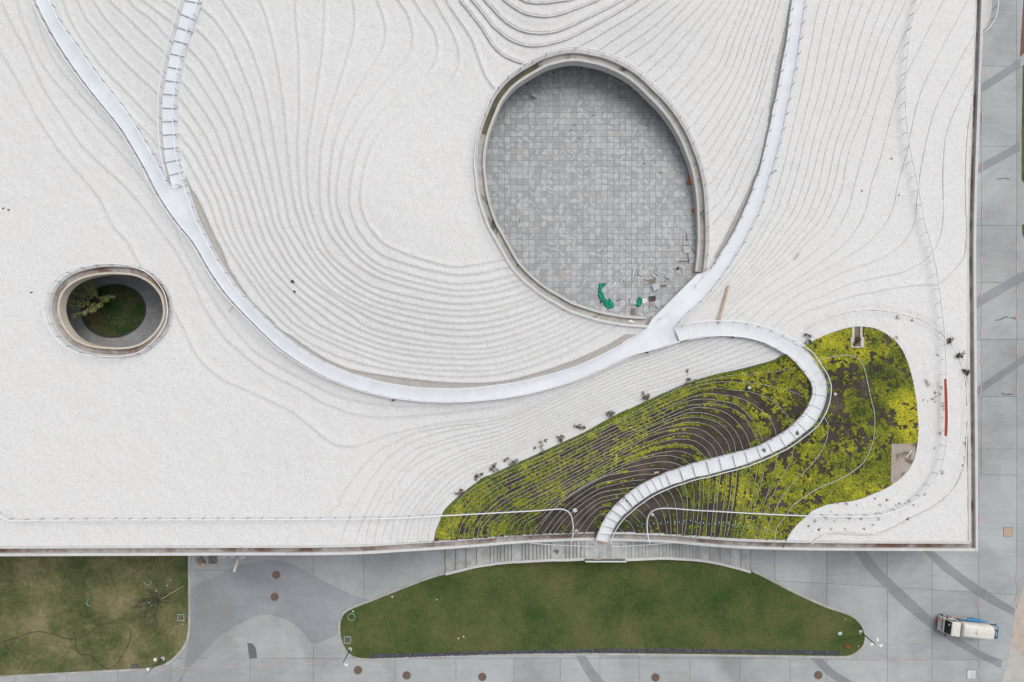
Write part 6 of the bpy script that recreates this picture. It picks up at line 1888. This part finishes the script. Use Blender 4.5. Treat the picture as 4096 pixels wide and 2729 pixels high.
stone = MB().lathe((0, 0, 0), [(.07, 0), (.10, .03), (.08, .08), (.02, .10)], 7).mesh('white_stone', MATS['white_pvc'])
for px, py in C0((1172, 860), (1155, 900), (1078, 936), (1032, 1020), (1262, 1168)) + C1((1247, 998), (1432, 1252), (1395, 1265), (940, 978), (670, 1078)) + C3((497, 148), (535, 1132), (623, 1318), (835, 1293)):
    roofy = py < 2100
    tag(inst('white_stone', stone, None, on_roof(px, py, .05) if roofy else W(px, py, .05), rng.uniform(0, 6), (rng.uniform(.7, 1.3),) * 3), 'small white stone or scrap lying on the grass', 'scrap', 'white scraps on the grass')

# ------------------------------------------------------------------ materials left by the wall at lower left
wl_ = c_(500, 2200, 1.7238)
def plank(a, b, w, h, mat, name, label, cat, z=None, roof_=False):
    if roof_:
        A, Bq = on_roof(*a, .08 + h), on_roof(*b, .08 + h)
    else:
        A, Bq = W(*a, z), W(*b, z)
    o = MB().bar(A, Bq, w, h)
    # end grain chamfer: thin second lamella gives the board its real edge
    o.bar(A.lerp(Bq, .01) + Vector((0, 0, h * .5)), A.lerp(Bq, .99) + Vector((0, 0, h * .5)), w * .92, h * .2)
    tag(o.build(name, MATS[mat]), label, cat)
cart = W(*wl_((538, 78))[0], 0)
cr = empty('hand_cart', tuple(cart)); tag(cr, 'brown wheelbarrow like cart with tan end by the lower left wall', 'cart')
MB().box(cart + Vector((-.2, .25, .5)), (.75, .9, .3), .5).build('tray', MATS['wood_grey'], cr)
MB().box(cart + Vector((.15, -.35, .45)), (.7, .35, .2), .5).build('end_board', MATS['wood'], cr)
for dx in (-.3, .3): MB().tube([cart + Vector((dx, -.1, .2)), cart + Vector((dx + .06, -.1, .2))], .2, 12).build('wheel', MATS['rubber'], cr)
for i, (x, w, lb) in enumerate(((608, .95, 'dark grey pallet against the lower left wall'), (675, 1.1, 'grey bundle of sacks by the lower left wall, second from left'), (742, 1.0, 'grey bundle of sacks by the lower left wall, third from left'), (815, .9, 'grey bundle of sacks by the lower left wall, rightmost'))):
    p = W(*wl_((x, 62 if i == 0 else 46))[0], 0)
    root = empty('pallet' if i == 0 else 'sack_pile', tuple(p)); tag(root, lb, 'pallet' if i == 0 else 'sacks')
    if i == 0:
        for q in range(6): MB().box(p + Vector(((q - 2.5) * .2, .1, .12)), (.15, 1.5, .05)).build('slat', MATS['wood_grey'], root)
        for q in range(3): MB().box(p + Vector((0, -.5 + q * .55, .05)), (1.15, .1, .09)).build('bearer', MATS['wood_grey'], root)
    else:
        for q in range(3):
            c = p + Vector(((q - 1) * w * .38, rng.uniform(-.05, .15), 0))
            mb = MB(); mb.v = []; mb.lathe(c, [(.30, 0), (.38, .12), (.33, .28), (.12, .36)], 9); mb.build('sack', MATS['slab_grey'], root, True)
# white mesh bag trailing on the paving
bagp = lift(smooth(wl_((778, 45), (772, 85), (760, 120), (752, 150)), 4.0), .05)
hb = MB().tube(bagp, list(np.linspace(.06, .22, len(bagp))), 7)
tag(hb.build('mesh_bag', MATS['cloth_white'], None, True), 'white net bag trailing on the paving below the roof edge', 'bag')

# ------------------------------------------------------------------ courtyard building debris
FZ = FLOOR + 0.004
def slab(px, py, w, d, rz, label, z=0.0, mat='slab_grey', t=.12):
    p = W(px, py, FLOOR)
    j = lambda: rng.uniform(-.02, .02)
    M = Matrix.Rotation(rz, 3, 'Z')
    pts = [p + M @ Vector((a * w / 2 + j(), b * d / 2 + j(), 0)) for a, b in ((-1, -1), (0, -1.0), (1, -1), (1, 1), (-.96, 1), (-1, .93))]
    tag(MB().prism([(q.x, q.y) for q in pts], FZ + z, FZ + z + t).build('loose_slab', MATS[mat]), label, 'slab')
D_ = lambda x, y: Z_deb((x, y))[0]
SL_ = [((565, 36), .62, .72, -.45, 'light slab lying alone left of the row of slabs', 0, 'slab_grey'), ((728, 70), .75, .45, -.55, 'lowest of three grey slabs in a slanting row', 0, 'slab_grey'), ((755, 44), .75, .45, -.55, 'middle of three grey slabs in a slanting row', 0, 'slab_grey'), ((786, 16), .75, .45, -.55, 'topmost of three grey slabs in a slanting row', 0, 'slab_grey'),
 ((903, 72), .78, .78, -.45, 'square grey slab set diagonally right of the slanting row', 0, 'slab_grey'), ((702, 138), .72, .5, .05, 'dark board square above the slab stack', 0, 'wood_grey'), ((745, 205), .85, .78, -.3, 'bottom slab of the stack below the dark square', 0, 'slab_grey'), ((738, 210), .78, .75, .5, 'upper slab of the stack below the dark square', .07, 'slab_grey'),
 ((463, 383), .8, .85, .05, 'grey slab stack left of the small green net, lower slab', 0, 'slab_grey'), ((455, 378), .6, .7, -.15, 'grey slab stack left of the small green net, upper slab', .07, 'slab_grey'), ((700, 350), .8, .62, .2, 'black square board right of the white cloth', 0, 'black_plastic'), ((755, 412), .8, .8, -.6, 'lower slab of the stack beside the small ladder', 0, 'slab_grey'), ((768, 405), .72, .7, .2, 'upper slab of the stack beside the small ladder', .07, 'slab_grey'), ((468, 508), .55, .8, -.08, 'dark grey slab close to the lower courtyard rim', 0, 'wood_grey')]
for (xy, w, d, rz, lb, z, mt) in SL_:
    slab(*D_(*xy), w, d, rz, lb, z, mt)
slab(*Z_jn((112, 562))[0], .8, .42, 0, 'pale slab at the right side of the courtyard, upper one', 0)
slab(*Z_jn((115, 628))[0], .78, .85, .1, 'marbled slab at the right side of the courtyard, lower one', 0)
PK = [((595, 172), (735, 162), .09, 'wood', 'tan plank beside the dark square board'), ((800, 190), (880, 192), .22, 'wood_grey', 'short brown board right of the slab stack'), ((595, 112), (655, 130), .06, 'wood_grey', 'thin brown batten left of the dark square'), ((52, 162), (120, 152), .12, 'wood', 'tan board at the top of the long green net'), ((350, 118), (360, 150), .1, 'wood', 'little tan offcut on the middle tiles'), ((365, 175), (398, 180), .12, 'wood', 'second little tan offcut on the middle tiles'), ((265, 382), (323, 355), .05, 'black_plastic', 'thin black rod right of the long green net'), ((848, 152), (880, 100), .05, 'wood_grey', 'brown stick under the diagonal slab'), ((65, 408), (75, 375), .16, 'black_plastic', 'black board on the long green net')]
for a, b, w, mt, lb in PK:
    plank(D_(*a), D_(*b), w, .05, mt, 'plank', lb, 'plank', FZ + .06)
PJ = [((115, 470), (124, 545), .12, 'wood_grey', 'brown post piece above the right hand slabs'), ((130, 655), (140, 765), .12, 'wood_grey', 'brown post piece below the right hand slabs'), ((40, 745), (150, 745), .1, 'wood_grey', 'brown plank crossing below the right hand slabs'), ((170, 605), (205, 670), .07, 'rust', 'rusty slanting bar near the right courtyard rim'), ((84, 478), (86, 540), .05, 'wood', 'thin pale batten beside the right hand slabs'), ((66, 800), (80, 880), .06, 'wood', 'tan stick below the bucket'), ((25, 870), (30, 858), .1, 'wood', 'small tan block near the bucket')]
for a, b, w, mt, lb in PJ:
    plank(Z_jn(a)[0], Z_jn(b)[0], w, .05, mt, 'plank', lb, 'plank', FZ + .06)
for a, b, lb in (((480, -10), (455, 120), 'long white pipe on the courtyard tiles'), ((162, 265), (255, 152), 'short white pipe near the long green net')):
    tag(MB().tube([W(*D_(*a), FZ + .06), W(*D_(*b), FZ + .06)], .05, 8).build('white_pipe', MATS['white_pvc'], None, True), lb, 'pipe')
tag(MB().tube([W(*A2((62, 1455))[0], FZ + .06), W(*A2((56, 1535))[0], FZ + .06)], .05, 8).build('pale_batten', MATS['cream_stone'], None, True), 'pale yellow batten on the left courtyard tiles', 'batten')
lp = D_(697, 432); lc = W(*lp, FZ)
ld = empty('small_ladder', tuple(lc)); tag(ld, 'small pale wooden ladder by the slab stack', 'ladder')
for s in (-1, 1): MB().bar(lc + Vector((-.32, s * .28 + .02, .12)), lc + Vector((.32, s * .22 + .1, .12)), .06).build('ladder_rail', MATS['cream_stone'], ld)
for q in range(4): MB().bar(lc + Vector((-.28 + q * .18, -.3, .12)), lc + Vector((-.26 + q * .18, .32, .12)), .05).build('rung', MATS['cream_stone'], ld)
def heap(name, poly, z0, hm, mat, label, cat):
    P = np.array(poly)
    x = np.arange(P[:, 0].min() - 1, P[:, 0].max() + 1, 1.6); y = np.arange(P[:, 1].min() - 1, P[:, 1].max() + 1, 1.6)
    X, Y = np.meshgrid(x, y)
    ins = inside(X, Y, P)
    hgt_ = np.where(ins, hm * (.35 + .9 * (vnoise(X * 3, Y * 3, 9.0, 41) + .5) * (.5 + vnoise(X * 3, Y * 3, 23.0, 42))), 0)
    id_ = -np.ones(X.shape, int); vs_ = []
    for j in range(X.shape[0]):
        for i in range(X.shape[1]):
            if ins[max(0, j - 1):j + 2, max(0, i - 1):i + 2].any():
                id_[j, i] = len(vs_); vs_.append(tuple(W(X[j, i], Y[j, i], z0) + Vector((0, 0, max(hgt_[j, i], -.01)))))
    fs = [(id_[j, i], id_[j, i + 1], id_[j + 1, i + 1], id_[j + 1, i]) for j in range(X.shape[0] - 1) for i in range(X.shape[1] - 1) if min(id_[j, i], id_[j, i + 1], id_[j + 1, i + 1], id_[j + 1, i]) >= 0 and ins[j:j + 2, i:i + 2].any()]
    mb = MB().add(vs_, fs)
    tag(mb.build(name, MATS[mat], None, True), label, cat)
heap('safety_net', Z_deb((50,175),(145,160),(120,190),(85,215),(80,260),(100,290),(110,330),(130,360),(165,385),(175,340),(195,370),(225,410),(230,450),(200,475),(150,470),(110,430),(95,390),(60,360),(40,310),(45,240)), FZ, .32, 'net_green', 'long crumpled green safety net on the courtyard tiles', 'net')
heap('safety_net', Z_deb((515,360),(540,335),(575,340),(570,390),(560,430),(530,455),(500,440),(510,400)), FZ, .3, 'net_green', 'small crumpled green safety net beside the white cloth', 'net')
heap('cloth_heap', Z_deb((575,355),(630,350),(642,390),(600,418),(570,400)), FZ, .25, 'cloth_white', 'crumpled white cloth beside the small green net', 'cloth')
bk = W(*Z_jn((25, 818))[0], FZ)
bo = empty('bucket', tuple(bk)); tag(bo, 'black bucket on the courtyard tiles near the walkway landing', 'bucket')
MB().lathe(bk, [(.13, 0), (.17, .32), (.15, .32), (.11, .05)], 14).build('pail', MATS['black_plastic'], bo)
MB().tube([bk + Vector((math.cos(t) * .17, 0, .32 + .06 * math.sin(t))) for t in np.linspace(0, math.pi, 9)], .01, 4).build('handle', MATS['wire_steel'], bo)
# rusty board leaning at the right wall, brick, discs, drains, cord
rb0 = [W(*Z_tr(q)[0], FZ) for q in ((618, 1480), (672, 1492), (668, 1400), (645, 1360))]
mb = MB(); mb.add([rb0[0] + Vector((0, 0, .02)), rb0[1] + Vector((0, 0, .5)), rb0[2] + Vector((0, 0, .6)), rb0[3] + Vector((0, 0, .25))] + [q + Vector((0, 0, -.02)) for q in rb0], [(0, 1, 2, 3), (7, 6, 5, 4), (0, 4, 5, 1), (1, 5, 6, 2), (2, 6, 7, 3), (3, 7, 4, 0)])
tag(mb.build('rusty_board', MATS['rust']), 'rust brown board leaning on the right courtyard wall', 'board')
heap('rust_sheet', Z_jn((165,225),(190,215),(203,230),(200,252),(175,256),(168,240)), FZ, .12, 'rust', 'small rusty scrap at the right side of the courtyard', 'scrap')
dr = MB().lathe((0, 0, 0), [(.10, 0), (.10, .015), (.03, .018)], 12).mesh('floor_drain', MATS['black_plastic'])
for px, py in A2((478,470),(288,501),(667,511),(102,582),(560,797),(960,797),(431,862),(405,899),(927,866),(912,1128),(1023,1190),(860,636),(462,955)):
    tag(inst('floor_drain', dr, None, W(px, py, FLOOR + .002)), 'small round black drain in the courtyard tiles', 'floor drain', 'courtyard floor drains')
cp_ = lift(smooth(A2((320,965),(285,985),(280,1000),(330,990),(400,1030),(470,1080),(530,1150),(540,1180),(500,1210),(460,1180)), 4.0), FZ + .02)
tag(MB().tube(cp_, .025, 5).build('cord', MATS['cream_stone'], None, True), 'loose tan cord curling over the courtyard tiles', 'cord')
cbx = W(*A2((152, 665))[0], FZ)
fan = empty('grey_machine', tuple(cbx)); tag(fan, 'grey metal box machine on the upper left courtyard tiles', 'machine')
MB().box(cbx + Vector((0, 0, .3)), (.62, .42, .55), -.35).build('housing', MATS['slab_grey'], fan)
MB().bar(cbx + Vector((-.3, 0, .5)), cbx + Vector((-.55, -.15, .2)), .05).build('handle', MATS['wire_steel'], fan)
wd = W(*A2((768, 635))[0], FZ)
mh = empty('access_hatch', tuple(wd)); tag(mh, 'square hatch outline in the upper right courtyard tiles', 'hatch')
for a in range(4):
    t = a * math.pi / 2
    MB().box(wd + Vector((math.cos(t) * .68, math.sin(t) * .68, .004)), (.05, 1.4, .012), t).build('frame_bar', MATS['joint_dark'], mh)
# white foil scrap in the gutter
heap('foil_scrap', Z_deb((410,620),(440,612),(480,640),(488,655),(450,650),(412,640)), float(zb(2520, 1285)[0]) - .22, .18, 'white_pvc', 'crumpled white foil in the lower rim gutter', 'scrap')
# crosses on the oval floor
cx_ = c_(160, 1030, 2.134)
crm = MB().box((0, 0, .03), (.34, .05, .05)).box((0, 0, .031), (.05, .34, .05)).mesh('paving_cross', MATS['cream_stone'])
for p in cx_((765,193),(812,190),(860,192),(907,192),(767,241),(812,241),(860,243),(908,241),(957,241)):
    tag(inst('paving_cross', crm, None, W(*p, .01), rng.uniform(-.2, .2)), 'small pale cross shaped spacer on the oval floor', 'spacer', 'cross spacers in the oval')

# ------------------------------------------------------------------ loose things on the roof
plank(Z_jn((540, 990))[0], Z_jn((438, 1368))[0], .27, .05, 'wood', 'long_plank', 'long tan plank laid from gravel onto the loop stair', 'plank', float(zb(2890, 1230)[0]) + .35)
plank(Z_jn((1250, 668))[0], Z_jn((1198, 733))[0], .06, .04, 'wood_grey', 'stick', 'thin dark stick on the right gravel', 'stick', None, True)
plank(Z_jn((1658, 742))[0], Z_jn((1545, 812))[0], .07, .05, 'white_pvc', 'white_batten', 'white batten on the right gravel', 'batten', None, True)
plank(B0((1580, 580))[0], B0((1612, 545))[0], .06, .05, 'wood', 'stick', 'short orange brown stick by the left curve of the walkway', 'stick', None, True)
plank(B1((190, 1280))[0], B1((235, 1258))[0], .08, .06, 'white_pvc', 'white_batten', 'short white batten on the lower left gravel', 'batten', None, True)
plank(C2((978, 122))[0], C2((1012, 118))[0], .25, .06, 'wood', 'wood_offcut', 'pale wood offcut in the planting above the loop stair', 'offcut', None, True)
plank(Z_ge((1568, 958))[0], Z_ge((1622, 882))[0], .09, .08, 'white_pvc', 'white_pipe', 'white pipe lying on the concrete pad', 'pipe', None, True)
bs = Z_a((1295, 690))[0]; bs2 = Z_a((1325, 850))[0]
for (px, py), s, lb in ((bs, 1.0, 'larger black shoe like scrap on the bowl gravel'), (bs2, .7, 'smaller black scrap on the bowl gravel below the larger one')):
    p = on_roof(px, py, .02)
    mb = MB().lathe(p, [(.16 * s, 0), (.2 * s, .06), (.12 * s, .12), (.02, .13)], 7); mb.bar(p, p + Vector((.3 * s, -.12 * s, .05)), .14 * s, .1)
    tag(mb.build('black_scrap', MATS['black_plastic']), lb, 'scrap')
for i, ((px, py), lb) in enumerate(((B0((210, 449))[0], 'dark scrap on the far left gravel'), (A0((15, 1437))[0], 'dark stick scrap at the left margin of the gravel'), (A0((52, 1448))[0], 'small dark scrap near the left margin'), (A3((846, 1094))[0], 'tiny dark pebble on the right gravel'), (A3((642, 1317))[0], 'dark dot on the right gravel near the walkway'), (A3((897, 1347))[0], 'dark flake on the right gravel'))):
    p = on_roof(px, py, .02)
    tag(MB().bar(p, p + Vector((.28 if i < 3 else .14, .06, .02)), .1, .08).bar(p + Vector((.05, .02, 0)), p + Vector((.12, -.08, .03)), .07, .05).build('dark_scrap', MATS['black_plastic']), lb, 'scrap')
# small floodlights hung on the walkway
for (px, py), lb in ((Z_bw((945, 1513))[0], 'dark floodlight under the lower curve of the walkway'), (B2((927, 862))[0], 'dark floodlight under the walkway near the junction'), (B2((1517, 757))[0], 'dark floodlight under the inner side of the loop stair'), (Z_tr((1502, 1352))[0], 'dark floodlight beside the right walkway')):
    p = on_roof(px, py, .25)
    root = empty('floodlight', tuple(p)); tag(root, lb, 'floodlight')
    MB().box(p + Vector((0, 0, .1)), (.26, .2, .2), .1).build('lamp_body', MATS['black_plastic'], root)
    MB().bar(p + Vector((0, 0, -.2)), p + Vector((0, 0, .05)), .05).build('bracket', MATS['post_steel'], root)
# red banner tied to the right railing
bn = smooth(B3((1229,1045),(1231,1150),(1234,1300),(1231,1438)), 10.0)
zt = zb(bn[:, 0], bn[:, 1])
top = deck_world(bn, zt + 1.02); bot = deck_world(bn, zt + 1.02); bot[:, 2] -= .45; bot[:, 0] += .02
top[:, 0] += .03
bot[:, 0] -= .02
mb = MB(); mb.strip(top, bot); mb.strip(side(top, .03, 0), side(bot, .03, 0))
tag(mb.build('red_banner', MATS['banner_red']), 'long red banner tied along the right roof railing', 'banner')
# concrete pad and timber outlet in the planting
pad = [on_roof(*q) for q in Z_ge((1425,820),(1668,818),(1660,930),(1600,1085),(1510,1165),(1440,1228),(1416,1200))]
zp = max(q.z for q in pad) + .05
simple('pad_concrete', (0.36, 0.31, 0.265), 0.9, 0.12, 1.0, dirt=(0.15, 0.105, 0.075), dscale=0.55, dth=(0.50, 0.60), bmp=0.2)
tag(MB().prism([(q.x, q.y) for q in pad], zp - .5, zp).build('concrete_pad', MATS['pad_concrete']), 'pinkish concrete pad with dirt at the right edge of the planting', 'pad')
op = on_roof(3426, 1350)
wo_ = empty('timber_outlet', tuple(op)); tag(wo_, 'timber lined outlet with stone frame and a bush at the top of the planting', 'outlet')
ow = c_(3300, 1280, 4.073)
def oq(x, y): return on_roof(*ow((x, y))[0], .0)
zt = max(oq(450, 130).z, oq(520, 440).z) + .12
for (x0, y0, x1, y1) in ((436, 120, 468, 290), (566, 118, 596, 285), (412, 280, 470, 450), (568, 280, 618, 450), (470, 432, 568, 452)):
    a, b = oq(x0, y0), oq(x1, y1)
    MB().prism([(a.x, a.y), (b.x, a.y), (b.x, b.y), (a.x, b.y)], zt - .5, zt + (.01 if y0 < 200 else .0)).build('stone_frame', MATS['cream_stone'], wo_)
a, b = oq(470, 118), oq(566, 432)
nsl = 8
for i in range(nsl):
    x0 = a.x + (b.x - a.x) * i / nsl; x1 = a.x + (b.x - a.x) * (i + 1) / nsl - .02
    MB().prism([(x0, a.y), (x1, a.y), (x1, b.y), (x0, b.y)], zt - .5, zt - .12).build('timber_slat', MATS['wood_grey'], wo_)
mb = MB(); cbs = oq(518, 350); cbs.z = zt
for q in range(5): leaf_blob(mb, cbs + Vector((rng.uniform(-.45, .45), rng.uniform(-.35, .35), .0)), .35, 70, GREENS + OLIVE, .7)
tag(mb.build('outlet_bush', M_tint, None, False, False), 'dark grey green bush filling the lower end of the timber outlet', 'shrub')
# odd items in the planting
for (px, py), sz, mt, nm, lb in ((Z_ge((820, 905))[0], (.36, .3, .08), 'rust', 'red_slab', 'small red slab in the right planting'), (Z_ge((985, 1092))[0], (.5, .22, .12), 'black_plastic', 'dark_block', 'dark block by the curved edging in the right planting'), (Z_fl((1385, 985))[0], (.5, .5, .22), 'coping', 'pale_block', 'pale stone block in the soil left of the entrance'), (Z_fl((1398, 1190))[0], (.42, .36, .1), 'slab_grey', 'grey_tile', 'grey tile lying in the soil left of the entrance')):
    p = on_roof(px, py, .06)
    tag(MB().box(p, sz, .4).box(p + Vector((.02, .01, sz[2] * .5)), (sz[0] * .8, sz[1] * .8, .03), .4).build(nm, MATS[mt]), lb, 'block')
for (px, py), lb in ((Z_ge((843, 318))[0], 'white round lamp in the planting right of the loop stair bend'), (Z_gr((1242, 757))[0], 'pale round lamp in the upper planting'), (Z_en((520, 772))[0], 'pale round lamp by the corner of the right entrance rail')):
    p = on_roof(px, py, .0)
    root = empty('garden_lamp', tuple(p)); tag(root, lb, 'garden lamp')
    MB().tube([p, p + Vector((0, 0, .35))], .06, 8).build('stem', MATS['post_steel'], root)
    MB().lathe(p + Vector((0, 0, .35)), [(.12, 0), (.2, .05), (.2, .12), (.06, .16)], 12).build('lamp_cap', MATS['coping'], root, True)
# boards on the loop stair mouth
zq = 3.2
plank(Z_fl((1618, 1290))[0], Z_fl((1698, 1312))[0], .34, .05, 'pink_board', 'pink_board', 'pink board at the foot of the loop stair', 'board', zq + .06)
plank(Z_fl((1718, 1178))[0], Z_fl((1765, 1190))[0], .16, .05, 'wood', 'wood_offcut', 'tan offcut across the lower loop stair', 'offcut', 3.55)
plank(C2((555, 715))[0], C2((620, 722))[0], .14, .04, 'wood', 'tan_batten', 'tan batten on the front of the entrance landing', 'batten', LZ + .06)
# brown leaf litter on the left stair
mb = MB()
for q in range(6):
    p = W(*Z_fl((1200 + 12 * rng.normal(), 1405 + 14 * rng.normal()))[0], 2.42)
    leaf_blob(mb, p, .25, 14, BROWN, .2, (.04, .09))
tag(mb.build('leaf_litter', M_tint, None, False, False), 'brown leaf litter on the left entrance stair landing', 'litter', None, None)
# vase like white pot at the stair head
pp_ = W(*Z_fl((1470, 1357))[0], 2.75)
tag(MB().lathe(pp_, [(.14, 0), (.22, .18), (.2, .3), (.16, .3), (.16, .1)], 14).build('pale_pot', MATS['cream_stone'], None, True), 'pale round pot at the head of the left stair flight', 'pot')
# curved balcony at the top right
bc = smooth(c_(3850, 0, 3.447)((498, -140), (497, 0), (492, 90), (470, 210), (420, 320), (350, 400), (275, 462)), 4.0)
bz = 4.6
bw = deck_world(bc, np.full(len(bc), bz + 1.05)); bw[:, 2] = bz
bal = empty('curved_balcony', tuple(bw[len(bw) // 2])); tag(bal, 'curved pale balcony with white handrail at the top right facade', 'balcony')
poly = [(q[0], q[1]) for q in offset_path(bw, .12)] + [(XR - .1, bw[-1][1]), (XR - .1, bw[0][1])]
MB().prism(poly, bz - .3, bz).build('slab', MATS['coping'], bal)
railing(bal, bw, 1.6, 1.05)
# branches lying on the right street
for i, pts in enumerate(([(1565,640),(1600,635),(1645,615),(1655,622)], [(1672,620),(1700,628),(1710,630)], [(1610,1140),(1630,1150),(1695,1150)])):
    p = lift(smooth(B3(*pts), 4.0), .04)
    tag(MB().tube(p, .035, 5).tube([p[len(p) // 2], p[len(p) // 2] + np.array([.3, .25, .02])], .02, 4).build('fallen_branch', MATS['bark'], None, True), ['longer fallen branch on the right street, left piece', 'short fallen branch at the right margin of the street', 'lower fallen branch on the right street'][i], 'branch')
p = lift(smooth(A3((1580, 1235), (1640, 1228), (1665, 1236)), 4.0), .04)
tag(MB().tube(p, .03, 5).build('fallen_branch', MATS['bark'], None, True), 'topmost fallen branch on the right street', 'branch')
